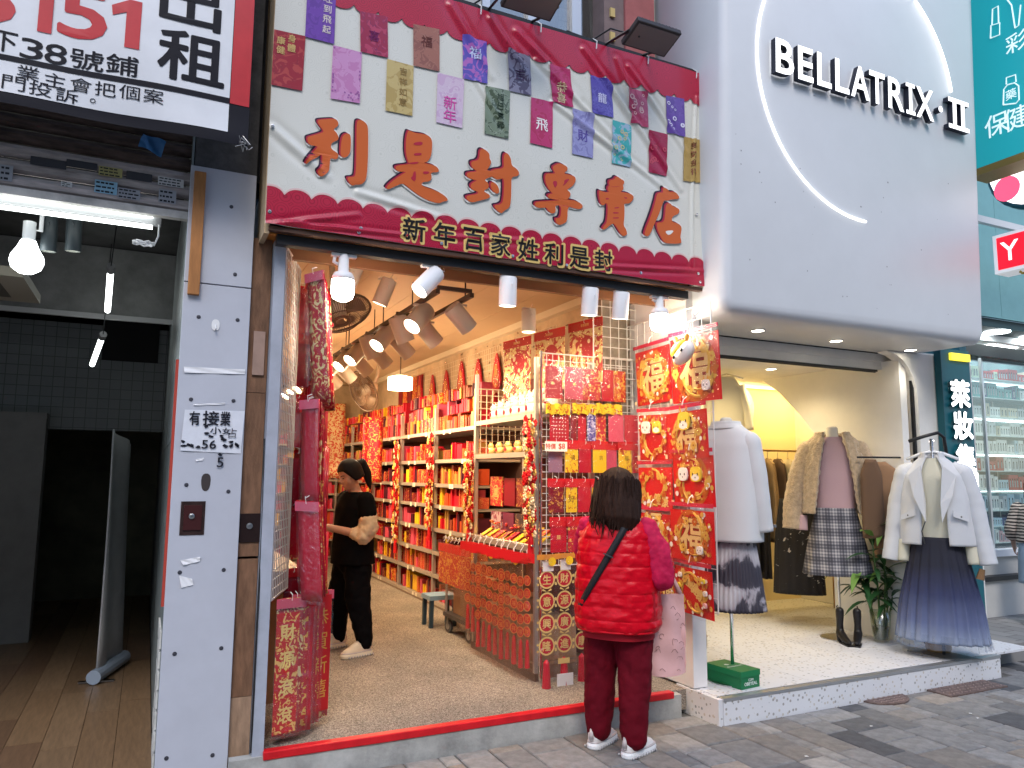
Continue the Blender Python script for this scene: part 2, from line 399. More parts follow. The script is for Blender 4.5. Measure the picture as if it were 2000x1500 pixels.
MB().box(-4.1, .113, 6.985, 6.998, 2.83, 2.87).build('bulkhead_trim', M('pale_trim', (.5, .5, .5), .7), vac)
def tile_mat():
    m, nt, b, N, L, tc = blank('dull_grey_tiles', .45)
    br = N('ShaderNodeTexBrick'); br.offset = 0; br.inputs['Scale'].default_value = 1; br.inputs['Brick Width'].default_value = .1; br.inputs['Row Height'].default_value = .1
    br.inputs['Mortar Size'].default_value = .004; br.inputs['Color1'].default_value = (.21, .23, .235, 1); br.inputs['Color2'].default_value = (.19, .21, .215, 1); br.inputs['Mortar'].default_value = (.09, .10, .10, 1)
    mp = N('ShaderNodeMapping'); mp.inputs['Rotation'].default_value = (math.radians(90), 0, 0); L(tc.outputs['Object'], mp.inputs[0]); L(mp.outputs[0], br.inputs['Vector'])
    L(br.outputs[0], b.inputs['Base Color']); return m
tw = MB().box(-4.1, .113, 8.6, 8.75, 1.98, 3.05).build('tiled_wall', tile_mat(), vac)
_c = [ony(205, 612, 8.59), ony(308, 710, 8.59)]
MB().box(_c[0].x, _c[1].x, 8.575, 8.592, _c[1].z, _c[0].z).build('dark_opening', dark, vac)
fl = MB().box(-4.1, .115, 4.2, 10.9, -.05, -.008).build('floor', M('floor_gap', (.03, .02, .015), .9), vac)
plk = [M('floor_plank_%d' % i, c, .38, var=.25, vscale=5, stretch=(8, 1, 1), rnd=.12, coat=.1) for i, c in enumerate([(.21, .13, .072), (.17, .10, .058), (.25, .16, .092)])]
_pl = {}
for i in range(13):
    x1 = .11-i*.19; y = 4.2 - RND.uniform(0, .9)
    while y < 10.9:
        y0 = max(y, 4.2); y1 = min(y+1.2, 10.9)
        if y1-y0 > .05:
            k = RND.randrange(3); ln = round(y1-y0, 2)
            if (k, ln) not in _pl: _pl[(k, ln)] = MB().box(-.0935, .0935, -ln/2+.001, ln/2-.001, -.008, .0).mesh('plank', plk[k])
            o = bpy.data.objects.new('plank', _pl[(k, ln)]); COL.objects.link(o); o.parent = fl; o.location = Vector((x1-.095, (y0+y1)/2, RND.uniform(-.0006, .0006)))-vac.location
        y += 1.2
# low dark furniture at the back, torn skirting of the right wall
p = ony(70, 1175, 10.4)
MB().box(-4.0, -.9, 8.35, 8.55, 0, 2.12).solo('partition_panel', M('pale_partition', (.26, .26, .255), .7, var=.1), 'tall pale partition panel standing in the back of the vacant shop', 'panel')
for i in range(7):
    z = .05+i*.1
    MB().box(.105, .1145, 4.4+.05*RND.random(), 4.75+.25*RND.random(), z, z+.085).build('torn_batten', M('torn_white_batten', (.62, .62, .6), .8, var=.3), vac)
MB().box(.1125, .1148, 4.3, 7.8, 1.75, 3.3).build('grey_lining', M('glossy_grey_lining', (.42, .46, .46), .25, var=.15), vac)
MB().box(.098, .112, 4.222, 4.25, .9, 2.15).build('red_edge', M('red_edge_strip', (.45, .06, .04), .5), vac)
# leaning rolled board
t = thing('display_board', 'pale folded display board leaning upright on a roller base in the vacant shop', 'board', (-.19, 6.7, 0))
a = onz(188, 1335, 0); b = onz(236, 1298, 0); a.z = b.z = 0
_bm = M('board_sheet', (.48, .48, .485), .5, var=.1)
m = MB(); n = 12
def _bd(u, v):
    q = a.lerp(b, u); w = .018*math.sin(u*9+v*2)
    return (q.x+w-.02*v, q.y+w*.5+.12*v, .07+v*(1.83-.10*u))
m.grid(_bd, 10, 10); o = m.build('sheet', _bm, t, smooth=True); s = o.modifiers.new('solid', 'SOLIDIFY'); s.thickness = .012
MB().tube([a+Vector((-.02, -.05, .055)), b+Vector((.02, .03, .055))], .052, 12).build('roller_base', M('blue_grey_cap', (.33, .40, .50), .45), t, smooth=False)
m = MB()
for sgn in (-1, 1): m.bar(a+Vector((-.12, .03, .012)), a+Vector((.12, .0, .012)), .03, .012)
m.build('foot', steel, t)
# roller shutter rolled up over the opening
sh = thing('roller_shutter', 'grimy rolled-up roller shutter with old stickers above the vacant shop', 'shutter', (-1.2, 4.3, 2.9))
shm = M('shutter_slat', (.42, .37, .36), .6, .2, var=.35, vscale=7, stretch=(1, 1, 6), bump=.1, rnd=.12)
for i in range(7):
    z0 = 2.955+i*.078; m = MB()
    prof = [(-.0, 0), (-.022, .012), (-.026, .038), (-.018, .06), (0, .066)]
    m.loft([[(x, 4.27+dy, z0+dz) for dy, dz in prof] + [(x, 4.285, z0+.066), (x, 4.285, z0)] for x in (-4.0, .112)]); m.build('slat', shm if i < 3 else M('rusty_dark_slat', (.085, .06, .05), .75, var=.6, vscale=7, stretch=(1, 1, 5)), sh)
MB().box(-4.0, .112, 4.243, 4.29, 2.912, 2.952).build('bottom_bar', M('shutter_bar', (.55, .53, .50), .5, .3, var=.3), sh)
MB().box(-4.0, .40, 4.235, 4.4, 3.52, 5.6).build('shutter_box', M('dark_shutter_box', (.045, .035, .03), .8, var=.5, vscale=4), sh)
stk = [M('sticker_white', (.6, .6, .6), .6), M('sticker_blue', (.30, .52, .68), .6), M('sticker_grey', (.35, .36, .40), .7), M('sticker_yellow', (.42, .38, .16), .6), M('sticker_dark', (.05, .05, .06), .6)]
ink = M('black_ink', (.02, .02, .025), .6)
for px, py, w, h, k in ((207, 366, 44, 22, 1), (252, 379, 44, 18, 2), (327, 384, 34, 24, 2), (12, 338, 26, 26, 2), (216, 336, 46, 16, 3), (334, 356, 50, 15, 0), (130, 360, 22, 9, 0), (272, 345, 50, 14, 4), (95, 318, 70, 14, 4), (160, 322, 60, 12, 4)):
    p = ony(px, py, 4.24); m = MB(); q = ony(px+w, py, 4.24); W = (q.x-p.x); H = h/1462*4.5
    fr = FY(p.x-W/2, 4.2385, p.z)
    m.fbox(fr, 0, W, -H/2, H/2, -.002, 0); o = m.build('sticker', stk[k], sh)
    if k < 4:
        m = MB()
        for r in range(3):
            xx = .006
            while xx < W-.02:
                l = RND.uniform(.008, .022); m.fbox(fr, xx, min(xx+l, W-.006), H/2-(r+.75)*H/3, H/2-(r+.35)*H/3, .0004, .001); xx += l+.005
        m.build('notice_print', ink, o, kind='stuff')
m = MB(); fr = FY(ony(292, 272, 4.2).x, 4.2, ony(292, 272, 4.2).z)
m.grid(lambda u, v: fr.p(-.05+.11*u+.02*v, -.05+.08*v-.03*u, .02*math.sin(5*u+4*v)), 6, 6)
m.build('torn_blue_tape', M('blue_plastic', (.06, .20, .42), .4), sh, smooth=True)

# white clad pillar between the two shops
pil = thing('clad_pillar', 'white board-clad pillar with screws and torn notices left of the packet shop', 'pillar', (.28, 4.25, 0))
YP = 4.2
zj = ony(430, 557, YP).z
for z0, z1 in ((0, zj-.003), (zj+.003, 3.20)):
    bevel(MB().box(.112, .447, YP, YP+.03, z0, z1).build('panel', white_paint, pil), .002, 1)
MB().box(.13, .45, YP+.031, 4.75, 0, 5.6).build('pillar_core', dirty, pil)
MB().box(.118, .62, 4.34, 4.6, 3.21, 5.6).build('blackened_wall', M('sooty_wall', (.022, .02, .02), .9, var=.6, vscale=8, bump=.6, bscale=25), pil)
scr = M('screw_head', (.06, .06, .075), .5, .3)
for px, py in ((452, 404), (382, 370), (459, 536), (388, 619), (464, 625), (373, 780), (456, 783), (364, 947), (446, 960), (351, 1118), (437, 1113), (341, 1277), (432, 1266), (325, 1481), (415, 1475)):
    p = ony(px, py, YP); MB().lathe([(.0105, -.002), (.0105, .002), (.006, .003)], p, (0, -1, 0), 10).build('screw', scr, pil)
p0, p1 = ony(391, 338, YP), ony(387, 578, YP)
bevel(MB().box(p0.x-.028, p0.x+.03, YP-.028, YP-.001, p1.z, p0.z).build('timber_strip', M('orange_timber', (.40, .17, .055), .55, var=.2, stretch=(6, 6, 1)), pil), .003, 1)
p = ony(402, 942, YP); m = MB(); fr = FY(p.x, YP, p.z)
m.fpoly(fr, chaikin([(-.02, -.045), (.02, -.045), (.025, .045), (-.025, .045)], 2), .0012); m.build('oval_hole', M('hole_brown', (.05, .04, .04), .7), pil)
p = ony(376, 1012, YP); fr = FY(p.x, YP, p.z); m = MB()
lb = MB().fbox(fr, -.058, .058, -.085, .085, -.0, .003).build('lock_recess', M('lock_brown', (.035, .018, .016), .4, var=.5, vscale=20), pil)
MB().fbox(fr, -.043, .043, -.06, .066, .0032, .010).build('lock_plate', M('lock_plate_red', (.07, .02, .02), .35, .3), lb)
MB().lathe([(.014, 0), (.014, .006), (.008, .008), (.008, .003)], fr.p(-.005, .01, .010), (0, -1, 0), 14).build('keyhole', steel, lb)
paper = M('notice_paper', (.70, .72, .78), .7, var=.06, vscale=20); torn = M('torn_paper', (.83, .83, .85), .75)
def sheet(name, pxs, mat, c=.003, curl=.004):
    q = [ony(x, y, YP) for x, y in pxs]; fr = FY(0, YP, 0); m = MB()
    def fn(u, v):
        a_ = q[3].lerp(q[2], u); b_ = q[0].lerp(q[1], u); r = a_.lerp(b_, v)
        return (r.x, YP-c-curl*(.5+.5*math.sin(u*11+v*5))*(.3+.7*abs(u-.5)*2), r.z)
    m.grid(fn, 10, 8); return m.build(name, mat, pil, smooth=True)
nt_ = sheet('notice_sheet', [(361, 800), (478, 803), (470, 886), (352, 880)], paper)
sheet('tape', [(359, 716), (478, 722), (478, 731), (360, 728)], torn, .003, .006)
sheet('tape', [(352, 1094), (391, 1087), (391, 1096), (358, 1104)], torn, .003, .006)
sheet('torn_paper', [(350, 1124), (375, 1130), (378, 1142), (354, 1148)], torn, .003, .005)
sheet('tape', [(378, 789), (440, 787), (440, 790), (378, 792)], torn, .003, .004)
sheet('tape', [(382, 897), (398, 894), (397, 899), (383, 901)], torn, .003, .004)
m = MB()
def hand(chars, px, py, h, w=None, rot=0., bold=.03):
    p = ony(px, py, YP); put_text(m, chars, FY(p.x, YP, p.z), 0, 0, h, .0095, bold, w, rot)
hand('有', 380, 817, .072, .05, .05); hand('接', 412, 817, .076, .08); hand('業', 440, 818, .075, .05)
hand('小', 421, 841, .038, .055); hand('女', 442, 842, .034, .04); hand('占', 454, 846, .05, .04, 0, .0); hand('56', 408, 868, .045, .07); hand('5', 430, 903, .05, .032)
for px, py in ((357, 862), (358, 871), (367, 868), (375, 871), (388, 874), (434, 857), (439, 859), (452, 863), (461, 868), (464, 871), (402, 833), (403, 846), (411, 852), (432, 851), (440, 871), (452, 871), (431, 888)):
    p = ony(px, py, YP); fr = FY(p.x, YP, p.z); m.fpoly(fr, [(RND.uniform(.006, .018)*math.cos(k*1.05), RND.uniform(.004, .014)*math.sin(k*1.05)) for k in range(6)], .0095)
m.build('marker_writing', M('marker_black', (.012, .012, .02), .5), pil, kind='stuff')
p = ony(421, 635, YP); fr = FY(p.x, YP, p.z); hk = MB()
hk.fpoly(fr, chaikin([(-.02, -.03), (.02, -.03), (.02, .03), (-.02, .03)], 2), .004); hk.tube([fr.p(0, .0, .006), fr.p(0, -.02, .01), fr.p(0, -.03, .024), fr.p(0, -.018, .03)], .004, 6)
hk.build('adhesive_hook', M('white_plastic', (.8, .8, .8), .35), pil, smooth=True)
# brown timber and blue-grey jamb right of the pillar
jamb = thing('door_jamb', 'brown timber and grey steel jamb beside the white pillar', 'door jamb', (.53, 4.25, 0))
old = M('weathered_brown', (.20, .105, .06), .7, var=.4, vscale=7, bump=.2, stretch=(4, 4, .8))
pale_old = M('scraped_brown', (.36, .235, .155), .7, var=.3, vscale=9, stretch=(3, 3, .8))
for z0, z1, mm in ((0, .42, pale_old), (.42, 1.12, old), (1.13, 1.28, old), (1.28, 2.0, old), (2.0, 2.86, old)):
    MB().box(.449, .553, 4.235, 4.4, z0, z1-.003).build('timber_face', mm, jamb)
for px, py, hh in ((505, 690, .2),):
    p = ony(px, py, 4.23); MB().box(p.x-.03, p.x+.03, 4.222, 4.2345, p.z-hh*.6, p.z+hh*.6).build('timber_patch', M('patch_tan', (.36, .24, .19), .7, var=.2), jamb)
p = ony(487, 1031, 4.23); fr = FY(p.x, 4.2345, p.z)
lk = MB().fbox(fr, -.052, .056, -.075, .075, 0, .006).build('lock_plate', M('dark_lock', (.03, .016, .015), .35, .3), jamb)
MB().lathe([(.016, 0), (.016, .006), (.008, .008), (.008, .003)], fr.p(0, .01, .006), (0, -1, 0), 14).build('keyhole', steel, lk)
MB().box(.556, .614, 4.155, 4.36, .1, 2.84).build('steel_frame', M('blue_grey_frame', (.40, .43, .50), .5, var=.15, vscale=5), jamb)
m = MB(); m.tube([(.553, 4.2, 1.75), (.56, 4.17, 1.3), (.552, 4.15, .8), (.553, 4.16, .16)], .006, 6); m.build('cable', blackm, jamb)

# ================================================================ packet shop shell
shop = thing('packet_shop', 'warm-lit red packet shop room open to the street', 'shop', (1.9, 4.3, 0))
ZC = 3.13
def carpet():
    m, nt, b, N, L, tc = blank('speckled_carpet', .95, .1)
    n = N('ShaderNodeTexNoise'); n.inputs['Scale'].default_value = 150; n.inputs['Detail'].default_value = 3; L(tc.outputs['Object'], n.inputs['Vector'])
    n3 = N('ShaderNodeTexNoise'); n3.inputs['Scale'].default_value = 2.2; n3.inputs['Detail'].default_value = 4; L(tc.outputs['Object'], n3.inputs['Vector'])
    r = ramp(N, [(.34, (.10, .088, .076)), (.5, (.25, .217, .182)), (.68, (.45, .40, .345))]); L(n.outputs['Fac'], r.inputs[0])
    r2 = ramp(N, [(.35, (.8, .8, .8)), (.65, (1.08, 1.06, 1.04))]); L(n3.outputs['Fac'], r2.inputs[0])
    mx = N('ShaderNodeMix'); mx.data_type = 'RGBA'; mx.blend_type = 'MULTIPLY'; mx.inputs[0].default_value = 1
    L(r.outputs[0], mx.inputs[6]); L(r2.outputs[0], mx.inputs[7]); L(mx.outputs[2], b.inputs['Base Color'])
    bp = N('ShaderNodeBump'); bp.inputs['Strength'].default_value = .6; bp.inputs['Distance'].default_value = .008; L(n.outputs['Fac'], bp.inputs['Height']); L(bp.outputs[0], b.inputs['Normal'])
    return m
MB().box(.62, 3.40, YT+.055, 13.4, .02, FL).build('floor', carpet(), shop)
m = MB(); xs = [.45+i*.14 for i in range(21)]
m.loft([[(x, YT+RND.uniform(-.004, .004), -.01), (x, YT+RND.uniform(-.004, .004), FL-.012), (x, YT+.054, FL-.008), (x, YT+.054, -.01)] for x in xs]); m.build('threshold', concrete, shop)
bevel(MB().box(.61, 3.19, YT-.008, YT+.052, FL-.030, FL+.012).build('red_tape_strip', M('red_threshold_tape', (.60, .012, .02), .35, var=.15, vscale=10), shop), .006, 2)
MB().box(.50, .615, 4.37, 13.4, 0, ZC).build('side_wall', beige_wall, shop)
MB().box(3.41, 3.46, 5.0, 13.4, 0, ZC).build('side_wall', beige_wall, shop)
MB().box(.5, 3.46, 13.4, 13.5, 0, ZC).build('back_wall', beige_wall, shop)
# ceiling of separate boards with narrow joints
for i in range(6):
    MB().box(.5+i*.495, .5+i*.495+.491, 4.36, 13.4, ZC, ZC+.05).build('ceiling_board', beige, shop)
MB().box(.5, 3.46, 4.3, 13.5, ZC+.06, ZC+.15).build('ceiling_deck', dark, shop)
MB().box(3.34, 3.409, 5.0, 13.4, ZC-.07, ZC-.002).build('cable_duct', M('cream_duct', (.70, .60, .45), .5), shop)
# soffit boards under the sign box
MB().box(.60, 3.36, 4.12, 4.42, 2.885, 2.91).build('lintel_board', orange, shop)
MB().box(.60, 3.36, 4.40, 4.425, 2.912, ZC).build('lintel_face', orange, shop)
MB().box(.60, 3.36, 4.36, 4.398, 2.80, 2.884).build('lintel_trim', M('brown_trim', (.17, .085, .045), .5), shop)
MB().box(3.08, 3.40, 4.80, 5.0, FL, ZC).build('corner_pier', M('stained_pier', (.26, .22, .17), .85, var=.6, vscale=4, bump=.3, bscale=20), shop)
MB().box(3.34, 3.455, 4.12, 5.0, .17, 2.9).build('end_pier', M('white_pier', (.76, .74, .73), .5, var=.04), shop)
# scrapes and nail marks high on the right wall
m = MB()
for i in range(60):
    y, z = RND.uniform(5.4, 8.6), RND.uniform(2.45, 3.05); fr = FX(3.409, y, z); r = RND.uniform(.006, .03)
    m.fpoly(fr, [(r*RND.uniform(.5, 2.2)*math.cos(k*.9), r*RND.uniform(.3, .7)*math.sin(k*.9)) for k in range(7)], .001)
m.build('paint_scar', M('paint_scar', (.22, .15, .09), .9), shop, kind='stuff')

# upper facade above the signs
up = thing('upper_facade', 'grey upper facade with a window and a red pilaster above the banner', 'building', (2.5, 4.6, 4.4))
gw = M('grey_render', (.46, .455, .44), .8, var=.12, vscale=3, bump=.1, bscale=30)
x0 = ony(940, 20, 4.5).x; x1 = ony(1205, 20, 4.5).x; x2 = ony(1272, 20, 4.5).x
zl = 4.05
MB().box(.45, x0, 4.5, 4.7, zl, 7).build('wall', gw, up)
MB().box(x2, 3.8, 4.5, 4.7, zl, 7).build('wall', gw, up)
MB().box(x1+.05, x2-.003, 4.46, 4.7, zl, 7).build('pilaster', M('dusty_red_pilaster', (.36, .12, .12), .75, var=.15), up)
MB().box(x1-.13, x1+.048, 4.48, 4.7, zl, 7).build('reveal_strip', M('mauve_strip', (.19, .14, .14), .7, var=.2), up)
w = MB().box(x0+.002, x1-.132, 4.64, 4.66, zl, 7).build('window', glass_mat('dull_window_glass', .25, (.55, .58, .55)), up)
MB().box(x0, x1, 4.9, 5.0, zl, 7).build('room_behind', M('olive_room', (.20, .20, .17), .9, var=.3), up)
for xa, ww in ((x0+.05, .06), (x0+.42, .07), (x1-.34, .08)):
    MB().box(xa, xa+ww, 4.6, 4.639, zl, 7).build('window_frame', M('aluminium', (.55, .56, .58), .35, .7), w)
p0, p1 = ony(1098, 40, 4.66), ony(1122, 66, 4.66)
for px, py in ((1105, 30), (1105, 55)):
    p = ony(px, py, 4.72); MB().box(p.x-.06, p.x+.06, 4.72, 4.73, p.z-.05, p.z+.05).build('paper_on_glass', M('pale_paper', (.5, .52, .56), .7), w)
for py in (25, 72):
    p = ony(1196, py, 4.47); MB().box(p.x-.02, p.x+.02, 4.462, 4.479, p.z-.035, p.z+.035).build('yellow_foam', M('foam_yellow', (.55, .42, .18), .8), up)

# ================================================================ the other side of the street (behind the camera): shades the low sky
struct(MB().box(-60, 80, -13, -5, -.14, -.10).build('road', M('asphalt', (.05, .05, .052), .85, var=.2, vscale=8, bump=.3)))
for i, (xa, xb, hh_, cc) in enumerate(((-22, -6.2, 15, (.26, .25, .24)), (-6, 9.8, 18, (.33, .31, .28)), (10, 28, 14, (.24, .26, .27)))):
    t = thing('opposite_building', ['grey', 'tall beige', 'bluish grey'][i]+' building across the street behind the viewer', 'building', ((xa+xb)/2, -17, 0)); MB().box(xa, xb, -22, -17, -.2, hh_).build('wall', M('opposite_wall_%d' % i, cc, .85, var=.1), t)
    for r in range(int(hh_/3.2)):
        for k in range(int((xb-xa)/2.6)): MB().box(xa+.6+k*2.6, xa+2.2+k*2.6, -17.01, -16.96, 1.2+r*3.2, 2.9+r*3.2).build('window', M('opposite_glass', (.05, .06, .07), .15), t)
# ================================================================ big fabric banner over the packet shop
YB = 4.0
BX0, BX1, BZ0, BZ1 = .478, 3.412, 2.872, 4.445
_cre = [((1140, 96), (1332, 368), .010, .022), ((1048, 116), (1200, 270), .008, .02), ((1080, 200), (1290, 360), .009, .02), ((1228, 130), (1345, 300), .007, .018), ((960, 35), (1030, 150), .009, .025),
        ((880, 10), (960, 150), .008, .025), ((1010, 60), (1130, 190), .008, .025), ((930, 160), (985, 250), .006, .016), ((532, 248), (640, 345), .007, .025), ((700, 375), (860, 425), .006, .02),
        ((519, 440), (700, 420), .005, .016), ((870, 462), (1040, 470), .005, .015), ((1205, 115), (1240, 210), .007, .02), ((1360, 190), (1352, 520), .008, .012), ((1190, 520), (1372, 530), .006, .014), ((560, 436), (820, 462), .006, .012)]
CRE = []
for (ax, ay), (bx, by), am, wd in _cre:
    p, q = ony(ax, ay, YB), ony(bx, by, YB); CRE.append((p.x, p.z, q.x, q.z, am, wd))
def bsurf(x, z):
    d = .010*math.sin(x*2.1+.4)*math.sin(z*3.0) + .003*math.sin(x*7.3+z*5.1)
    for ax, az, bx, bz, am, wd in CRE:
        vx, vz = bx-ax, bz-az; L2 = vx*vx+vz*vz; t = ((x-ax)*vx+(z-az)*vz)/L2
        if -.15 < t < 1.15:
            tt = min(1, max(0, t)); dist = math.hypot(x-ax-tt*vx, z-az-tt*vz); fade = max(0, 1-abs(t-.4)*1.1)
            am *= 2.0; d += am*fade*math.exp(-(dist/wd)**2) - am*.5*fade*math.exp(-((dist-wd*1.6)/wd)**2)
    return d
BF = FY(0, YB, 0)
def cream_mat():
    m, nt, b, N, L, tc = blank('cream_vinyl_swirls', .32)
    v = N('ShaderNodeTexVoronoi'); v.inputs['Scale'].default_value = 15; v.inputs['Randomness'].default_value = .75; L(tc.outputs['Object'], v.inputs['Vector'])
    mu = N('ShaderNodeMath'); mu.operation = 'MULTIPLY'; mu.inputs[1].default_value = 48; L(v.outputs['Distance'], mu.inputs[0])
    nz = N('ShaderNodeTexNoise'); nz.inputs['Scale'].default_value = 9; L(tc.outputs['Object'], nz.inputs['Vector'])
    ad = N('ShaderNodeMath'); ad.operation = 'MULTIPLY_ADD'; ad.inputs[1].default_value = 7; L(nz.outputs['Fac'], ad.inputs[0]); L(mu.outputs[0], ad.inputs[2])
    s = N('ShaderNodeMath'); s.operation = 'SINE'; L(ad.outputs[0], s.inputs[0])
    r = ramp(N, [(0, (.66, .655, .60)), (.84, (.655, .65, .595)), (.95, (.59, .59, .53)), (1, (.575, .575, .52))]); L(s.outputs[0], r.inputs[0]); L(r.outputs[0], b.inputs['Base Color']); return m
def wave_mat():
    m, nt, b, N, L, tc = blank('crimson_wave_print', .3)
    v = N('ShaderNodeTexVoronoi'); v.inputs['Scale'].default_value = 13; v.inputs['Randomness'].default_value = .25
    L(tc.outputs['Object'], v.inputs['Vector'])
    mu = N('ShaderNodeMath'); mu.operation = 'MULTIPLY'; mu.inputs[1].default_value = 40; L(v.outputs['Distance'], mu.inputs[0])
    s = N('ShaderNodeMath'); s.operation = 'SINE'; L(mu.outputs[0], s.inputs[0])
    r = ramp(N, [(0, (.44, .012, .045)), (.55, (.44, .012, .045)), (.85, (.30, .006, .03)), (1, (.29, .006, .03))]); L(s.outputs[0], r.inputs[0]); L(r.outputs[0], b.inputs['Base Color']); return m
cream = cream_mat(); wave = wave_mat()
ban = thing('shop_banner', 'cream and crimson vinyl banner with orange calligraphy and printed packet row', 'banner', (1.94, YB, BZ0))
m = MB(); m.grid(lambda u, v: BF.p(BX0+(BX1-BX0)*u, BZ0+(BZ1-BZ0)*v, bsurf(BX0+(BX1-BX0)*u, BZ0+(BZ1-BZ0)*v)-.004), 320, 170); m.build('sheet', cream, ban, smooth=True)
def band(name, zfn0, zfn1, mat, c):
    m = MB(); nx, nz = 330, 28
    def fn(u, v):
        x = BX0+.001+(BX1-BX0-.002)*u; z = zfn0(x)*(1-v)+zfn1(x)*v; return BF.p(x, z, bsurf(x, z)+c)
    m.grid(fn, nx, nz); return m.build(name, mat, ban, smooth=True)
def lin(px0, px1):
    p, q = ony(*px0, YB), ony(*px1, YB); return lambda x: p.z+(q.z-p.z)*(x-p.x)/(q.x-p.x)
_tl = lin((644, 3), (1372, 203)); _bl = lin((519, 368), (1372, 510)); P_SC = .142
def scal(x, ph=0.):
    t = ((x-BX0+ph) / P_SC) % 1.0; return math.sqrt(max(0, 1-(2*t-1)**2))*.052
band('crimson_border', lambda x: _tl(x)+.03-scal(x), lambda x: BZ1-.001, wave, .0022)
band('crimson_border', lambda x: BZ0+.001, lambda x: _bl(x)-.035+scal(x, .05), wave, .0022)
band('pale_edge_line', lambda x: _bl(x)-.033+scal(x, .05), lambda x: _bl(x)-.024+scal(x, .05), M('pale_pink_edge', (.72, .50, .48), .35), .0030)
# printed packets
def quad(name, c4, mat, c=.0040, n=14):
    q = [ony(x, y, YB) for x, y in c4]; m = MB()
    def fn(u, v):
        a_ = q[3].lerp(q[2], u); b_ = q[0].lerp(q[1], u); r = a_.lerp(b_, v); return BF.p(r.x, r.z, bsurf(r.x, r.z)+c)
    m.grid(fn, n, n+4); return m.build(name, mat, ban, smooth=True)
gold_i, pale_i, dk_i = (.62, .42, .16), (.75, .68, .80), (.16, .012, .04)
PK = [((536, 56), (597, 70), (591, 176), (530, 164), (.30, .012, .03), [(.24, .01, .03), (.42, .05, .05)], '身體康健', gold_i),
      ((650.6, 88), (706.7, 103), (703, 201.6), (646, 191), (.56, .27, .50), [(.60, .33, .55), (.50, .2, .42)], '', None),
      ((756, 115), (808, 129), (805, 227), (752.6, 216), (.52, .40, .16), [(.55, .44, .2), (.42, .30, .1)], '吉祥如意', (.27, .17, .05)),
      ((854.5, 142), (905.7, 156), (902, 251), (851.5, 239), (.60, .47, .60), [(.66, .56, .66), (.55, .38, .55)], '新年', (.60, .08, .35)),
      ((946.8, 169), (995, 179), (991, 273), (945, 262), (.17, .22, .15), [(.30, .36, .28), (.07, .10, .06)], '旭日東昇', (.02, .04, .02)),
      ((1036, 191), (1079, 200), (1077, 291), (1033, 281), (.46, .02, .12), [(.50, .05, .16), (.40, .01, .08)], '飛', (.85, .78, .78)),
      ((1118, 212), (1159, 224), (1157, 310), (1116, 301), (.27, .27, .52), [(.36, .36, .60), (.20, .19, .42)], '財', (.10, .07, .32)),
      ((1195, 235), (1233, 245), (1231, 327), (1194, 319), (.045, .36, .37), [(.10, .42, .42), (.3, .42, .55)], '', None),
      ((1268, 253), (1305, 262), (1303, 344), (1267, 336), (.33, .012, .055), [(.38, .03, .08), (.28, .01, .04)], '', None),
      ((1337, 267), (1375, 274), (1375, 357), (1336, 352), (.42, .28, .085), [(.46, .32, .1), (.38, .25, .07)], '多勞多得', (.17, .02, .015)),
      ((600, -28), (656, -15), (652.5, 86), (596, 71), (.15, .05, .36), [(.18, .07, .42), (.12, .04, .30)], '旺到飛起', (.75, .66, .62)),
      ((703, 22), (757, 33), (758, 113), (704, 101), (.30, .012, .055), [(.17, .01, .07), (.42, .04, .10)], '喜', (.17, .01, .10)),
      ((807, 47), (858, 58), (858, 140), (807.5, 128), (.33, .13, .095), [(.38, .17, .12), (.25, .09, .07)], '福', (.13, .03, .025)),
      ((903, 67), (950, 82), (951, 165), (903, 154), (.10, .075, .40), [(.13, .10, .46), (.40, .12, .44)], '福', (.55, .60, .85)),
      ((992, 94), (1036, 110), (1037, 188), (993, 179), (.22, .20, .28), [(.28, .26, .35), (.07, .05, .10)], '吉', (.06, .03, .09)),
      ((1072, 124), (1113, 136), (1119, 211), (1079, 200), (.42, .02, .11), [(.46, .05, .15), (.35, .01, .07)], '恭喜', (.70, .55, .35)),
      ((1152, 147), (1194, 158), (1197, 231), (1156, 221), (.095, .075, .37), [(.16, .14, .50), (.07, .05, .30)], '龍', (.60, .60, .85)),
      ((1227, 171), (1264, 180), (1267, 249), (1232, 240), (.47, .07, .15), [(.52, .12, .2), (.42, .04, .11)], '', None),
      ((1300, 187), (1335, 194), (1339, 267), (1304, 258), (.14, .075, .36), [(.18, .11, .42), (.11, .06, .3)], '', None)]
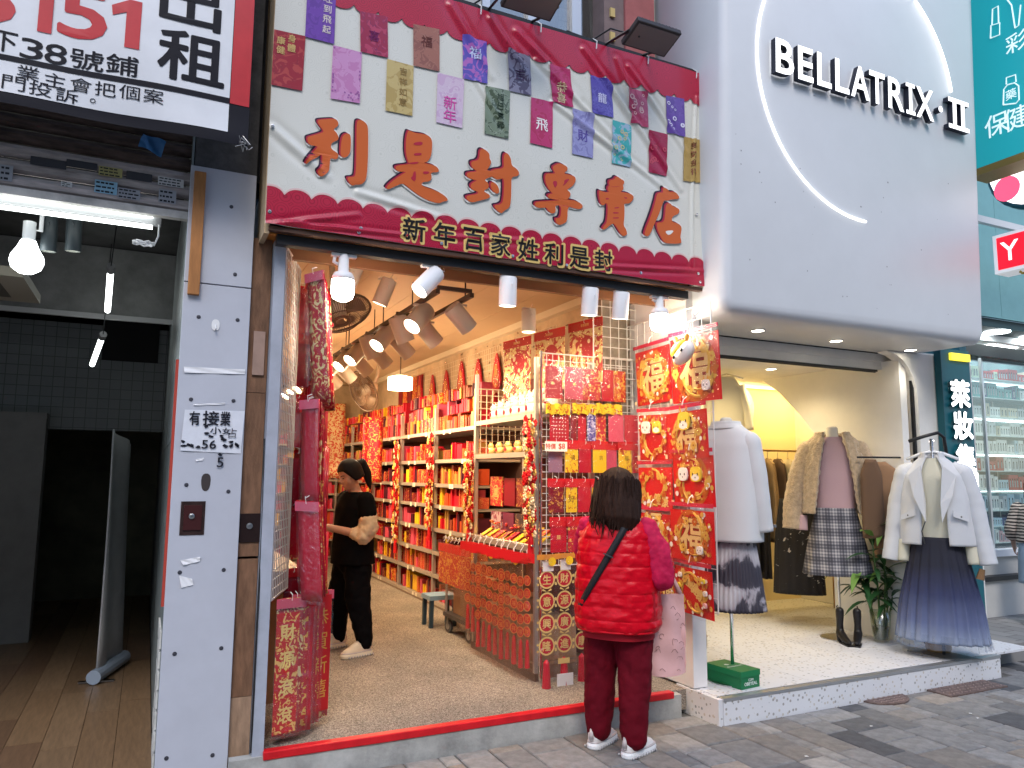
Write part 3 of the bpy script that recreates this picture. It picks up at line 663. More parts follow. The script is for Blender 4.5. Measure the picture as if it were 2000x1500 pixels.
for i, (a, b, c, d, base, inks, txt, tcol) in enumerate(PK):
    mt = print_mat('packet_print_%d' % i, base, inks, 16, .5, .3)
    o = quad('printed_packet', (a, b, c, d), mt)
    q = [ony(x, y, YB) for x, y in (a, b, c, d)]; ctr = (q[0]+q[1]+q[2]+q[3])/4; W = (q[1]-q[0]).length; H = (q[0]-q[3]).length
    m = MB(); sf = lambda x, z: bsurf(x, z)
    if len(txt) >= 3:
        off = {0: -.18, 10: .22, 9: 0}.get(i, .12)
        if i == 0:
            for k, chh in enumerate(txt): put_text(m, chh, BF, ctr.x+W*(.08 if k < 2 else -.26), ctr.z+H*(.40-.17*(k % 2)-.08*(k//2)), H*.14, .0065, .03, surf=sf)
        else:
            for k, chh in enumerate(txt): put_text(m, chh, BF, ctr.x+W*off, ctr.z+H*(.33-.2*k), H*.15, .0065, .02, surf=sf)
    elif txt:
        for k, chh in enumerate(txt): put_text(m, chh, BF, ctr.x, ctr.z+H*((.14 if i in (2, 12, 13) else -.05)-.27*k), H*.26, .0065, .02, surf=sf)
    if i == 1:
        for k in range(26):
            u, v = (RND.choice([.05, .95]), RND.random()) if k < 14 else (RND.random(), RND.uniform(0, .28))
            r = q[3].lerp(q[2], u).lerp(q[0].lerp(q[1], u), v); m.add([BF.p(r.x+.005*math.cos(t*1.05), r.z+.005*math.sin(t*1.05), bsurf(r.x, r.z)+.006) for t in range(6)], [tuple(range(6))])
        tcol = (.30, .10, .32)
    if i in (7, 17, 18, 8):
        for k in range(9):
            u, v = RND.random()*.8+.1, RND.random()*.8+.1; r = q[3].lerp(q[2], u).lerp(q[0].lerp(q[1], u), v); s = RND.uniform(.008, .02)
            m.fring(FY(r.x, YB-bsurf(r.x, r.z)-.0065, r.z), 0, 0, s*.55, s, 0, 10)
        tcol = {7: (.55, .50, .25), 17: (.75, .45, .45), 18: (.72, .70, .88), 8: (.55, .08, .12)}[i]
    if i == 4 or i == 14:
        pass
    if m.v: m.build('packet_lettering', M('packet_ink_%d' % i, tcol, .35), o, kind='stuff' if i == 1 else None)
# main calligraphy: outlines traced from the sign, three printed layers
CH = [((580, 215, 9.373), [[(390, 180), (450, 165), (700, 150), (745, 190), (768, 250), (740, 300), (665, 350), (720, 400), (760, 470), (765, 540), (700, 570), (640, 600), (620, 660), (640, 720), (720, 770), (765, 810), (745, 890), (700, 905), (610, 870), (600, 1000), (590, 1110), (520, 1190), (440, 1230), (400, 1200), (370, 1120), (420, 1090), (460, 1020), (465, 790), (380, 860), (240, 940), (170, 1000), (150, 970), (200, 890), (320, 740), (390, 665), (330, 655), (230, 640), (190, 560), (195, 490), (300, 460), (440, 420), (500, 390), (440, 310), (385, 230)],
        [(815, 560), (840, 470), (900, 425), (960, 430), (990, 480), (985, 760), (930, 850), (860, 875), (810, 850), (795, 760)],
        [(1090, 230), (1130, 180), (1200, 190), (1270, 250), (1305, 330), (1300, 900), (1275, 1250), (1220, 1340), (1150, 1370), (1080, 1365), (1010, 1395), (950, 1330), (910, 1230), (1040, 1230), (1075, 1180), (1090, 700)]], []),
      ((740, 240, 8.827), [[(500, 140), (540, 150), (620, 185), (780, 205), (850, 230), (905, 290), (912, 400), (895, 580), (830, 690), (740, 700), (950, 740), (1010, 790), (1030, 840), (1000, 865), (880, 865), (905, 940), (880, 1020), (735, 1030), (725, 1090), (830, 1130), (1000, 1190), (1120, 1260), (1185, 1330), (1160, 1360), (1090, 1365), (1040, 1400), (900, 1370), (740, 1300), (560, 1170), (440, 1070), (390, 1050), (280, 1100), (170, 1150), (120, 1140), (150, 1080), (250, 990), (400, 890), (480, 850), (320, 850), (275, 790), (300, 740), (520, 725), (500, 690), (460, 560), (455, 350), (475, 210)]],
       [[(590, 350), (745, 330), (740, 400), (590, 395)], [(590, 535), (730, 525), (720, 572), (600, 578)], [(590, 850), (632, 845), (625, 1040), (530, 960), (575, 930)], [(750, 845), (865, 850), (845, 890), (755, 893)], [(480, 715), (560, 690), (690, 682), (640, 722)]]),
      ((890, 275, 10.), [[(455, 200), (520, 165), (600, 215), (650, 280), (645, 360), (690, 430), (640, 530), (590, 590), (680, 600), (760, 565), (930, 550), (915, 420), (920, 300), (960, 250), (1010, 280), (1060, 370), (1070, 500), (1170, 560), (1230, 650), (1190, 710), (1070, 720), (1075, 900), (1070, 1200), (1040, 1320), (940, 1370), (900, 1425), (840, 1400), (770, 1330), (740, 1260), (870, 1250), (925, 1180), (935, 740), (860, 760), (800, 770), (740, 740), (690, 705), (590, 750), (550, 775), (630, 830), (640, 930), (560, 970), (540, 1000), (620, 1040), (665, 1070), (650, 1130), (480, 1170), (330, 1215), (240, 1190), (190, 1120), (220, 1075), (420, 1050), (430, 1000), (330, 980), (270, 900), (310, 830), (420, 780), (330, 770), (220, 730), (200, 650), (260, 620), (430, 610), (330, 560), (290, 480), (300, 410), (450, 390)],
        [(665, 850), (700, 810), (770, 840), (820, 900), (845, 990), (820, 1050), (760, 1030), (690, 960)]], []),
      ((1030, 310, 10.71), [[(500, 190), (560, 150), (640, 110), (760, 150), (825, 200), (810, 270), (730, 320), (830, 350), (950, 370), (1000, 430), (970, 540), (880, 620), (800, 670), (870, 710), (885, 770), (850, 840), (800, 870), (980, 890), (1080, 930), (1145, 990), (1130, 1050), (1050, 1070), (930, 1040), (820, 1010), (825, 1320), (720, 1380), (640, 1400), (580, 1340), (570, 1250), (640, 1260), (685, 1200), (690, 990), (560, 990), (580, 1080), (560, 1150), (480, 1160), (410, 1090), (390, 1030), (230, 1045), (150, 1010), (140, 940), (190, 910), (420, 900), (700, 880), (430, 855), (400, 790), (440, 750), (520, 750), (440, 680), (360, 540), (340, 400), (370, 330), (450, 330), (570, 330), (520, 270)]],
       [[(500, 490), (590, 480), (600, 560), (560, 630), (530, 590)], [(745, 460), (870, 430), (780, 540), (710, 590), (750, 520)]]),
      ((1150, 335, 11.11), [[(430, 200), (540, 180), (560, 130), (620, 120), (670, 170), (740, 200), (760, 250), (720, 310), (745, 360), (720, 420), (660, 450), (860, 480), (940, 520), (965, 570), (930, 650), (850, 710), (750, 700), (765, 760), (765, 1000), (745, 1180), (800, 1250), (825, 1340), (810, 1390), (740, 1410), (690, 1370), (610, 1230), (530, 1120), (440, 1180), (350, 1260), (280, 1270), (300, 1200), (380, 1120), (400, 900), (400, 750), (380, 700), (350, 690), (320, 740), (260, 740), (220, 620), (200, 450), (230, 410), (320, 460), (440, 455), (400, 420), (400, 340), (440, 320), (420, 260)]],
       [[(340, 590), (460, 570), (455, 600), (370, 622)], [(565, 568), (625, 562), (615, 592), (572, 597)], [(735, 560), (835, 575), (790, 608)], [(535, 790), (652, 772), (642, 802), (545, 808)], [(508, 888), (642, 888), (637, 918), (513, 918)], [(508, 1002), (647, 997), (642, 1023), (518, 1028)], [(430, 330), (560, 340), (690, 318), (560, 352)]]),
      ((1245, 355, 11.11), [[(540, 130), (600, 130), (660, 170), (690, 225), (820, 220), (870, 260), (920, 340), (880, 380), (720, 385), (650, 415), (570, 405), (530, 500), (450, 720), (350, 930), (260, 1160), (200, 1190), (140, 1170), (150, 1080), (280, 750), (380, 430), (410, 270), (480, 240), (560, 240)],
        [(600, 530), (650, 470), (710, 470), (760, 540), (890, 580), (915, 640), (870, 710), (780, 740), (735, 790), (735, 880), (880, 910), (945, 980), (945, 1060), (910, 1200), (935, 1280), (930, 1355), (700, 1350), (570, 1340), (510, 1240), (430, 1080), (400, 930), (420, 890), (560, 890), (590, 700)]],
       [[(595, 1070), (780, 1060), (720, 1140), (650, 1170), (600, 1120)]])]
ch_or = M('calligraphy_orange', (.57, .125, .035), .32, spec=.2); ch_cr = M('calligraphy_crimson', (.42, .02, .045), .32); ch_dk = M('calligraphy_navy', (.035, .01, .03), .32); ch_wh = M('calligraphy_white_edge', (.78, .74, .70), .32)
last_ = -1
for (ox, oy, s), polys, holes in CH:
    last_ = -1
    for lay, (mat, dx, dy, c, grow) in enumerate([(ch_wh, -2+3.6*math.cos(k_*1.0472), -1.5+3*math.sin(k_*1.0472), .0036+.0001*k_, 0) for k_ in range(6)]+[(ch_dk, -6.0, -4.0, .0050, 0), (ch_dk, -4.4, -3.0, .0053, 0), (ch_cr, -3.0, -1.6, .0058, 0), (ch_cr, -1.5, -.8, .0062, 0), (ch_or, 0, 0, .0070, 0)]):
        lay = 0 if lay < 6 else 1 if lay < 8 else 2 if lay < 10 else 3
        if not (lay and last_ == lay): m = MB()
        if lay == 0 and last_ == 0: m = m_prev
        last_ = lay; m_prev = m; close = c in (.0036+.0001*5, .0053, .0062, .0070)
        for k, poly in enumerate(polys):
            pts = chaikin(poly, 2); n = len(pts); cc = []
            for i in range(n):
                x, y = pts[i]; (xa, ya), (xb, yb) = pts[i-1], pts[(i+1) % n]; tx, ty = xb-xa, yb-ya; L_ = math.hypot(tx, ty) or 1
                cc.append((x+ty/L_*grow*s, y-tx/L_*grow*s))
            q = [ony(ox+x/s+dx, oy+y/s+dy, YB) for x, y in cc]
            pp = [(v.x, v.z) for v in q]; o0 = len(m.v); m.fpoly(FY(0, 0, 0), pp, 0)
            m.v[o0:] = [(x, YB-bsurf(x, z)-c-.0002*k, z) for (x, _, z) in m.v[o0:]]
        if close: m.build(['character_outline', 'character_shadow', 'character_edge', 'character'][lay], mat, ban)
    if holes:
        m = MB()
        for poly in holes:
            q = [ony(ox+x/s, oy+y/s, YB) for x, y in chaikin(poly, 1)]; o0 = len(m.v); m.fpoly(FY(0, 0, 0), [(v.x, v.z) for v in q], 0)
            m.v[o0:] = [(x, YB-bsurf(x, z)-.0078, z) for (x, _, z) in m.v[o0:]]
        m.build('character_counter', ch_cr if ox != 1245 else ch_wh, ban)
yel = M('subtitle_gold_edge', (.72, .50, .17), .35)
for chh, px, py in zip('新年百家姓利是封', (808.5, 868, 925, 978, 1032, 1082, 1131, 1178), (448.5, 458, 468, 478, 487, 496, 503.5, 509)):
    p = ony(px, py, YB); sf = bsurf
    put_text(MB(), chh, BF, 0, 0, 1)
    m = MB(); put_text(m, chh, BF, p.x, p.z, .163, .0050, .085, surf=sf); m.build('subtitle_edge', yel, ban)
    m = MB(); put_text(m, chh, BF, p.x, p.z, .135, .0072, .030, surf=sf); m.build('subtitle_character', M('subtitle_black', (.014, .012, .012), .35), ban)
eye = M('eyelet', (.75, .75, .76), .25, 1.0)
for px, py in ((532, 247), (526, 414), (704, 447), (700, 455), (862, 476), (1002, 500), (1252, 533), (1107, 518), (1365, 552), (1362, 418), (1362, 535)):
    p = ony(px, py, YB); m = MB(); m.lathe([(.010, -.001), (.010, .003), (.005, .0035), (.005, 0)], (p.x, YB-bsurf(p.x, p.z)-.003, p.z), (0, -1, 0), 10); m.build('eyelet', eye, ban)
# sign box behind the banner
box = thing('sign_box', 'brown wooden box frame holding the crimson banner', 'sign frame', (1.94, 4.15, 2.8))
MB().box(.478, .505, YB+.03, 4.33, 2.83, 4.42).build('side_board', ply, box)
MB().box(.515, 3.395, YB+.06, 4.32, 2.915, 4.38).build('core', dark, box)
MB().box(.5, 3.40, YB+.01, YB+.05, 2.845, 2.868).build('bottom_batten', M('dark_batten', (.09, .045, .03), .5), box)
MB().box(.44, 3.40, YB+.02, YB+.055, BZ1-.03, BZ1+.035).build('top_rail', blackm, box)
MB().box(.55, 3.31, YB+.055, YB+.115, 2.79, 2.843).build('lighting_track', blackm, box)
MB().box(.48, 3.34, YB+.12, 4.35, 2.86, 2.884).build('bottom_board', orange, box)
for i in range(7):
    x = .85+i*.42; m = MB(); m.tube([(x, YB-.012, BZ1-.05), (x, YB-.02, BZ1-.0), (x, YB+.03, BZ1+.045)], .004, 5); m.build('cable_tie', M('tie_white', (.75, .75, .75), .4), box)
for px, sx in ((1383, 1),):
    p = ony(1383, 155, YB); m = MB(); m.tube([(p.x-.03, YB-.01, p.z-.02), (p.x+.01, YB-.02, p.z+.0), (p.x+.012, YB+.05, p.z-.06)], .006, 6); m.build('tie_cord', M('tie_white', (.75, .75, .75), .4), box)
# floodlights on arms above the banner
for i, (px, py, lab) in enumerate(((1272, 73, 'black floodlight on arms above the right end of the banner'), (1040, -2, 'black floodlight on arms above the middle of the banner'))):
    c = ony(px, py, 3.72); t = thing('floodlight', lab, 'floodlight', (c.x, 4.05, BZ1), 0, 'floodlights above the banner')
    m = MB(); fr = Frame(c, (1, 0, 0), (0, -.86, .28))
    m.fbox(fr, -.17, .17, -.10, .10, -.02, .02); o = m.build('lamp_body', M('floodlight_body', (.035, .03, .032), .5), t); bevel(o, .006)
    MB().fbox(fr, -.155, .155, -.085, .085, .0205, .0245).build('lens', M('smoked_lens', (.12, .09, .095), .3), t)
    m = MB()
    for k in range(12): m.fbox(fr, -.15+k*.0265, -.145+k*.0265, -.09, .09, -.034, -.0205)
    m.build('cooling_fins', blackm, t)
    for s in (-1, 1):
        m = MB(); m.tube([fr.p(s*.175, 0, 0), fr.p(s*.175, -.09, -.05), (c.x+s*.15, 4.03, BZ1+.03)], .009, 6); m.build('arm', blackm, t)
    MB().tube([fr.p(-.1, .0, .03), (c.x-.14, 3.98, BZ1+.12), (c.x-.26, 4.03, BZ1+.03), (c.x-.45, 4.04, BZ1+.05)], .006, 6).build('power_cable', blackm, t)

# ================================================================ for-rent banner on the left
RY = 3.9
rs = thing('rent_banner', 'white for-rent banner with red phone digits, black lines and red border', 'banner', (-.8, RY, 3.2))
def rsurf(x, z): return .012*math.sin(x*3.1+1)*math.sin(z*2.2)+.005*math.sin(x*9+z*6)+.01*math.exp(-((z-3.25)/.08)**2)*math.sin(x*6)
RF = FY(0, RY, 0); rz0 = ony(490, 290, RY).z; rx1 = ony(491, 100, RY).x+.005
def rband(name, x0, x1, zf0, zf1, mat, c, nx=60, nz=30):
    m = MB(); m.grid(lambda u, v: RF.p(x0+(x1-x0)*u, zf0+(zf1-zf0)*v, c+rsurf(x0+(x1-x0)*u, zf0+(zf1-zf0)*v)), nx, nz); return m.build(name, mat, rs, smooth=True)
rb_b = M('rent_black', (.012, .012, .018), .5, spec=.12); rb_w = M('rent_white', (.70, .71, .74), .38, var=.06, vscale=4); rb_r = M('rent_red', (.50, .03, .04), .38, var=.1)
xr = ony(453, 100, RY).x; zb2 = ony(453, 262, RY).z; zred = ony(472, 208, RY).z
rband('sheet', -2.6, rx1, rz0, 5.2, rb_b, 0, 120, 60)
def rlin(p0, p1): p, q = ony(*p0, RY), ony(*p1, RY); return lambda x: p.z+(q.z-p.z)*(x-p.x)/(q.x-p.x)
_lw, _lr0, _lr1 = rlin((0, 178), (452, 262)), rlin((0, 115), (440, 203)), rlin((0, 104), (440, 192))
def rstrip(name, x0, x1, f0, f1, mat, c, nx=120, nz=40):
    m = MB(); m.grid(lambda u, v: (lambda x: (lambda z: RF.p(x, z, c+rsurf(x, z)))(f0(x)*(1-v)+f1(x)*v))(x0+(x1-x0)*u), nx, nz); return m.build(name, mat, rs, smooth=True)
rstrip('white_field', -2.59, xr, _lw, lambda x: 5.19, rb_w, .0025)
rstrip('black_rule', -2.59, xr, _lr0, _lr1, rb_b, .0050, 90, 3)
rband('red_border', xr+.003, rx1-.003, zred, 5.19, rb_r, .0028, 12, 60)
za, zb = ony(300, 165, RY).z, ony(300, 177, RY).z
z1 = (ony(0, 104, RY).z+ony(440, 193, RY).z)/2; 

def rtext(name, s, px, py, h, mat, w=None, bold=.0):
    p = ony(px, py, RY); m = MB(); put_text(m, s, RF, p.x, p.z, h, .0055, bold, w, surf=rsurf); return m.build(name, mat, rs)
RH = .318
for dch, px, py, w in (('3', -18, -10, .19), ('1', 76, 10, .115), ('5', 163, 27, .20), ('1', 246, 47, .13)):
    if dch == '1':
        p = ony(px, py, RY); m = MB(); pp = [(p.x+(a_-.5)*w, p.z+(b_-.5)*.25) for a_, b_ in ((.5, 0), (1, 0), (1, 1), (.6, 1), (.0, .80), (.05, .60), (.5, .72))]
        o0 = len(m.v); m.fpoly(FY(0, 0, 0), pp, 0); m.v[o0:] = [(x, RY-rsurf(x, z)-.006, z) for (x, _, z) in m.v[o0:]]; m.build('digit', rb_r, rs)
    else: rtext('digit', dch, px, py, .255, rb_r, w, .05)
rtext('character', '出', 374, 6, .27, rb_b, .285, .03); rtext('character', '租', 375, 116, .27, rb_b, .31, .035)
for chh, px, py, w in (('下', 8, 80, .10), ('3', 62, 95, .09), ('8', 109, 105, .09), ('號', 170, 117, .14), ('鋪', 239, 129, .14)): rtext('character', chh, px, py, .10, rb_b, w, .02)
for chh, px, py in zip('業主會把個案', (55, 107, 158, 206, 253, 300), (143, 157, 166, 175, 182, 191)): rtext('small_character', chh, px, py, .07, rb_b, .09)
for chh, px, py in zip('門投訴', (27, 79, 131), (163, 174, 186)): rtext('small_character', chh, px, py, .07, rb_b, .09)
p = ony(181, 196, RY); m = MB(); m.fring(FY(p.x, RY-rsurf(p.x, p.z)-.0055, p.z), 0, 0, .008, .012, 0, 14); m.build('full_stop', rb_b, rs)
m = MB()
for k in range(9):
    a = Vector((rx1-.03+RND.uniform(-.02, .02), RY-.02, rz0+.02)); m.tube([a, a+Vector((RND.uniform(-.03, .05), RND.uniform(-.03, .03), RND.uniform(-.05, .03))), a+Vector((RND.uniform(-.04, .07), RND.uniform(-.03, .03), RND.uniform(-.06, .02)))], .002, 5)
m.build('wire_tie', M('grey_wire', (.4, .4, .4), .4, .6), rs)
# ================================================================ clothing shop
clo = thing('clothing_shop', 'white rounded clothing shopfront with glowing interior and illuminated letters', 'shop', (4.8, 4.3, 0))
def terrazzo():
    m, nt, b, N, L, tc = blank('pale_terrazzo', .35)
    v = N('ShaderNodeTexVoronoi'); v.inputs['Scale'].default_value = 34; L(tc.outputs['Object'], v.inputs['Vector'])
    v2 = N('ShaderNodeTexVoronoi'); v2.inputs['Scale'].default_value = 34; L(tc.outputs['Object'], v2.inputs['Vector'])
    r = ramp(N, [(0, (0, 0, 0)), (.26, (0, 0, 0)), (.34, (1, 1, 1))]); L(v.outputs['Distance'], r.inputs[0])
    r2 = ramp(N, [(0, (.28, .30, .32)), (.25, (.55, .50, .44)), (.40, (.36, .34, .32)), (.55, (.72, .72, .74)), (1, (.72, .72, .74))], 'CONSTANT'); L(v2.outputs['Color'], r2.inputs[0])
    mx = N('ShaderNodeMix'); mx.data_type = 'RGBA'; L(r.outputs[0], mx.inputs[0]); L(r2.outputs[0], mx.inputs[6]); mx.inputs[7].default_value = (.70, .70, .72, 1)
    L(mx.outputs[2], b.inputs['Base Color']); return m
terr = terrazzo()
fas_w = M('fascia_white', (.68, .695, .72), .42, var=.03, vscale=2)
bevel(MB().box(3.372, 6.205, 3.87, 4.12, -.01, FC-.018).build('front_step', terr, clo), .003, 1)
for i in range(3):       # three lid strips of the step
    xa = 3.368+i*.947; MB().box(xa, xa+.945, 3.866, 3.915, FC-.017, FC+.002).build('step_edging', M('aluminium_edge', (.55, .56, .58), .35, .8), clo)
MB().box(3.372, 6.205, 3.916, 3.934, FC-.017, FC-.003).build('door_track', blackm, clo)
fq = M('floor_joint', (.25, .24, .23), .8)
base = MB().box(3.372, 6.95, 4.121, 6.7, 0, FC-.012).build('floor', fq, clo)
bevel(MB().box(3.335, 3.371, 3.875, 4.30, -.01, FC-.002).build('step_side', terr, clo), .003, 1)
k = 0
tl = {}
for i in range(5):
    for j in range(5):
        xa, ya = 3.374+i*.84, 3.936+j*.55; xb, yb = min(xa+.836, 6.94 if ya > 4.2 else 6.2), min(ya+.546, 6.69)
        z = FC-.012 if ya > 4.0 else FC-.017
        MB().box(xa, xb, ya, yb, FC-.0165, FC).build('floor_tile', terr, base)
# shell
MB().box(3.456, 3.52, 4.3, 6.7, FC, 2.7).build('side_wall', plaster, clo)
MB().box(3.456, 7.0, 6.6, 6.7, FC, 2.7).build('back_wall', M('cream_back_wall', (.80, .68, .42), .8), clo)
MB().box(6.95, 7.0, 4.62, 6.6, FC, 2.7).build('side_wall', plaster, clo)
MB().box(6.2, 7.0, 4.46, 4.60, FC, 2.7).build('return_wall', plaster, clo)
MB().box(3.456, 7.0, 4.62, 6.7, 2.60, 2.72).build('ceiling', plaster, clo)
# right partition with swept inner edge
pts = [(4.40, FC), (5.2, FC), (5.2, 1.72), (5.26, 1.86), (5.36, 1.98), (5.55, 2.2), (5.8, 2.44), (6.05, 2.6), (4.40, 2.6)]
m = MB(); m.loft([[(5.905, y, z) for y, z in pts], [(5.99, y, z) for y, z in pts]]); m.build('partition', M('warm_white_wall', (.82, .80, .76), .7, var=.03), clo)
# arched lobes on the back wall
m = MB(); cen = [(5.35, 2.42, .36), (5.95, 2.34, .30), (5.0, 2.1, .25)]
for x, z, r in cen: m.lathe([(r, 0), (r, .07), (r-.04, .09)], (x, 6.6, z), (0, -1, 0), 28)
m.build('wall_lobes', M('pale_lobe', (.80, .77, .66), .8), clo, smooth=False)
# fascia: rounded box leaning slightly forward at the top
def fasc_y(z): return 3.80-(z-2.73)*.035
m = MB(); rings = []
def rrect(y, x0, x1, z0, z1, r, n=8):
    out = []
    for cx, cz, a0 in ((x1-r, z0+r, -90), (x1-r, z1-r, 0), (x0+r, z1-r, 90), (x0+r, z0+r, 180)):
        for k in range(n+1):
            a = math.radians(a0+90*k/n); out.append((cx+r*math.cos(a), 0, cz+r*math.sin(a)))
    return [(x, y+(fasc_y(z)-3.80 if y < 4.2 else 0), z) for x, _, z in out]
for d, inset in ((0, .055), (.012, .030), (.03, .012), (.06, .0), (.75, .0)):
    rings.append(rrect(3.80+d, 3.398+inset, 6.19-inset, 2.665+inset, 6.4, .085))
rings.reverse(); m.loft(rings); m.build('fascia', fas_w, clo, smooth=True)
o = clo.children[-1]
e = o.modifiers.new('es', 'EDGE_SPLIT'); e.split_angle = math.radians(40)
MB().box(3.46, 6.35, 4.575, 4.61, 2.53, 2.72).build('shutter_pelmet', plaster, clo)
for i in range(2): MB().box(3.46, 5.86, 4.60-i*.02, 4.613-i*.02, 2.505+i*.006, 2.528).build('shutter_guide', M('guide_dark', (.05, .045, .04), .5), clo)
MB().box(3.46, 6.1, 4.495, 4.4975, 2.655, 2.664).build('soffit_joint', blackm, clo)
MB().box(3.40, 6.18, 4.552, 4.62, 2.60, 2.69).build('soffit_return', plaster, clo)
# right jamb with an arched shoulder
jx = ony(1800, 900, 4.36).x; jx1 = ony(1842, 900, 4.36).x
pts = [(jx, FC), (jx, 2.25)] + [(jx-.36*(1-math.cos(math.radians(a))), 2.25+.40*math.sin(math.radians(a))) for a in range(15, 91, 15)] + [(jx-.37, 2.662), (jx1, 2.662), (jx1, FC)]
m = MB(); m.loft([[(x, 4.36, z) for x, z in reversed(pts)], [(x, 4.458, z) for x, z in reversed(pts)]]); m.build('arched_jamb', plaster, clo)
cx_ = ony(1788, 900, 4.40).x; MB().box(cx_-.012, cx_+.012, 4.385, 4.41, FC, 2.45).build('shutter_channel', blackm, clo)
# soffit downlights, then two added fill lights
dl = M('downlight_glow', (1, .93, .8), .5, emit=9, ecol=(1, .9, .72))
for px, py in ((1480, 645), (1633, 665), (1778, 683)):
    p = onz(px, py, 2.664); m = MB(); m.lathe([(.052, 0), (.056, -.006), (.047, -.008), (.045, -.002)], (p.x, p.y, 2.6645), (0, 0, 1), 20)
    r = m.build('downlight_ring', M('white_metal', (.8, .8, .8), .35), clo)
    MB().lathe([(.043, 0), (.043, -.003)], (p.x, p.y, 2.6625), (0, 0, 1), 18).build('downlight_lens', dl, r)
    l = bpy.data.lights.new('downlight', 'SPOT'); l.energy = 6; l.color = (1, .92, .78); l.spot_size = 2.1; l.spot_blend = .8; l.shadow_soft_size = .05
    lo = bpy.data.objects.new('downlight_beam', l); COL.objects.link(lo); lo.parent = clo; lo.location = Vector((p.x, p.y, 2.645))-clo.location
for x, y in ((4.55, 5.25), (5.35, 5.35)):  # unseen fill lights added inside to brighten the garments from the front
    r = MB().lathe([(.052, 0), (.056, -.006), (.047, -.008), (.045, -.002)], (x, y, 2.599), (0, 0, 1), 20).build('added_fill_light', M('white_metal', (.8, .8, .8), .35), clo)
    MB().lathe([(.043, 0), (.043, -.003)], (x, y, 2.597), (0, 0, 1), 18).build('added_fill_light_lens', dl, r)
    l = bpy.data.lights.new('added_fill_light', 'SPOT'); l.energy = 19; l.color = (1, .80, .45); l.spot_size = 2.6; l.spot_blend = .8; l.shadow_soft_size = .05
    lo = bpy.data.objects.new('added_fill_light_beam', l); COL.objects.link(lo); lo.parent = clo; lo.location = Vector((x, y, 2.58))-clo.location
# hidden cove glow on the back wall
cl = M('cove_lamp_glow', (1, .78, .3), .5, emit=2, ecol=(1, .70, .26))
MB().box(5.0, 6.9, 6.42, 6.46, 2.565, 2.59).build('cove_lamp', cl, clo)
MB().box(6.0, 6.02, 5.16, 5.19, .3, 1.6).build('cove_lamp', cl, clo)
for x in (5.2, 6.0, 6.7):
    l = bpy.data.lights.new('cove', 'AREA'); l.energy = 3.4; l.color = (1, .70, .26); l.size = .5; l.size_y = .1; l.shape = 'RECTANGLE'
    lo = bpy.data.objects.new('cove_beam', l); COL.objects.link(lo); lo.parent = clo; lo.location = Vector((x, 6.2, 2.55))-clo.location; lo.rotation_euler = (math.radians(35), 0, 0)
# raised letters and light ring
let_f = M('letter_face', (.9, .9, .92), .4, emit=.75, ecol=(1, 1, 1)); let_s = M('letter_side', (.012, .015, .03), .4)
zb = 4.41; yf = fasc_y(4.53)
tilt = (0, -.035, 1)
def letters(s, xa, xb, h, z, bold):
    for_w = xb-xa; m = MB(); fr = Frame(((xa+xb)/2, yf-.055, z+h/2), (1, 0, 0), tilt)
    put_text(m, s, fr, 0, 0, h, 0, bold, for_w, thick=.045); return m.build('letter', [let_f, let_s], clo)
adv = [('B', .0, .175), ('E', .215, .365), ('L', .405, .55), ('L', .59, .735), ('A', .755, .955), ('T', .955, 1.125), ('R', 1.165, 1.345), ('I', 1.37, 1.475), ('X', 1.49, 1.70)]
for ch_, a0, a1 in adv:
    if ch_ == 'I':
        fr = Frame((3.83+(a0+a1)/2, yf-.055, zb+.127), (1, 0, 0), tilt); m = MB()
        for q in ((-.018, .018, -.127, .127), (-.052, -.0185, .097, .127), (.0185, .052, .097, .127), (-.052, -.0185, -.127, -.097), (.0185, .052, -.127, -.097)):
            m.k = 0; m.fpoly(fr, [(q[0], q[2]), (q[1], q[2]), (q[1], q[3]), (q[0], q[3])], .0005); m.k = 1; m.fbox(fr, q[0], q[1], q[2], q[3], -.045, -.0005)
        m.build('letter', [let_f, let_s], clo)
    else: letters(ch_, 3.83+a0, 3.83+a1, .254, zb, .014)
m = MB(); fr = Frame((5.615, yf-.055, zb+.125), (1, 0, 0), tilt); m.fdisc(fr, 0, 0, .025, .0005, 16); m.k = 1; m.lathe([(.025, .0), (.025, .045)], fr.p(0, 0, -.045), fr.n, 16); m.build('letter_dot', [let_f, let_s], clo)
m = MB(); fr = Frame((5.845, yf-.055, zb+.127), (1, 0, 0), tilt)
for q in ((-.13, .13, .095, .13), (-.13, .13, -.13, -.095), (-.075, -.03, -.0945, .0945), (.03, .075, -.0945, .0945)):
    m.k = 0; m.fpoly(fr, [(q[0], q[2]), (q[1], q[2]), (q[1], q[3]), (q[0], q[3])], .0005); m.k = 1; m.fbox(fr, q[0], q[1], q[2], q[3], -.045, -.0005)
m.build('letter_numeral', [let_f, let_s], clo)
ledm = M('led_ring', (1, 1, 1), .5, emit=1.3, ecol=(1, 1, 1))
def arc(a0, a1):
    pts = [(4.778+1.076*math.cos(math.radians(a0+(a1-a0)*k/48)), 4.5607+1.076*math.sin(math.radians(a0+(a1-a0)*k/48))) for k in range(49)]
    m = MB(); m.tube([(x, fasc_y(z)-.006, z) for x, z in pts], .0082, 6); return m.build('light_ring', ledm, clo)
arc(54, 10.5); arc(55.5, 270)
# small marks on the fascia
m = MB()
for i in range(26):
    x, z = RND.uniform(3.5, 6.0), RND.uniform(2.78, 4.0); r = RND.uniform(.003, .008); m.fpoly(Frame((x, fasc_y(z), z), (1, 0, 0), tilt), [(r*math.cos(k*1.05)*RND.uniform(.5, 1.5), r*math.sin(k*1.05)) for k in range(6)], .0012)
m.build('scuff', M('scuff_grey', (.34, .34, .36), .7), clo, kind='stuff')

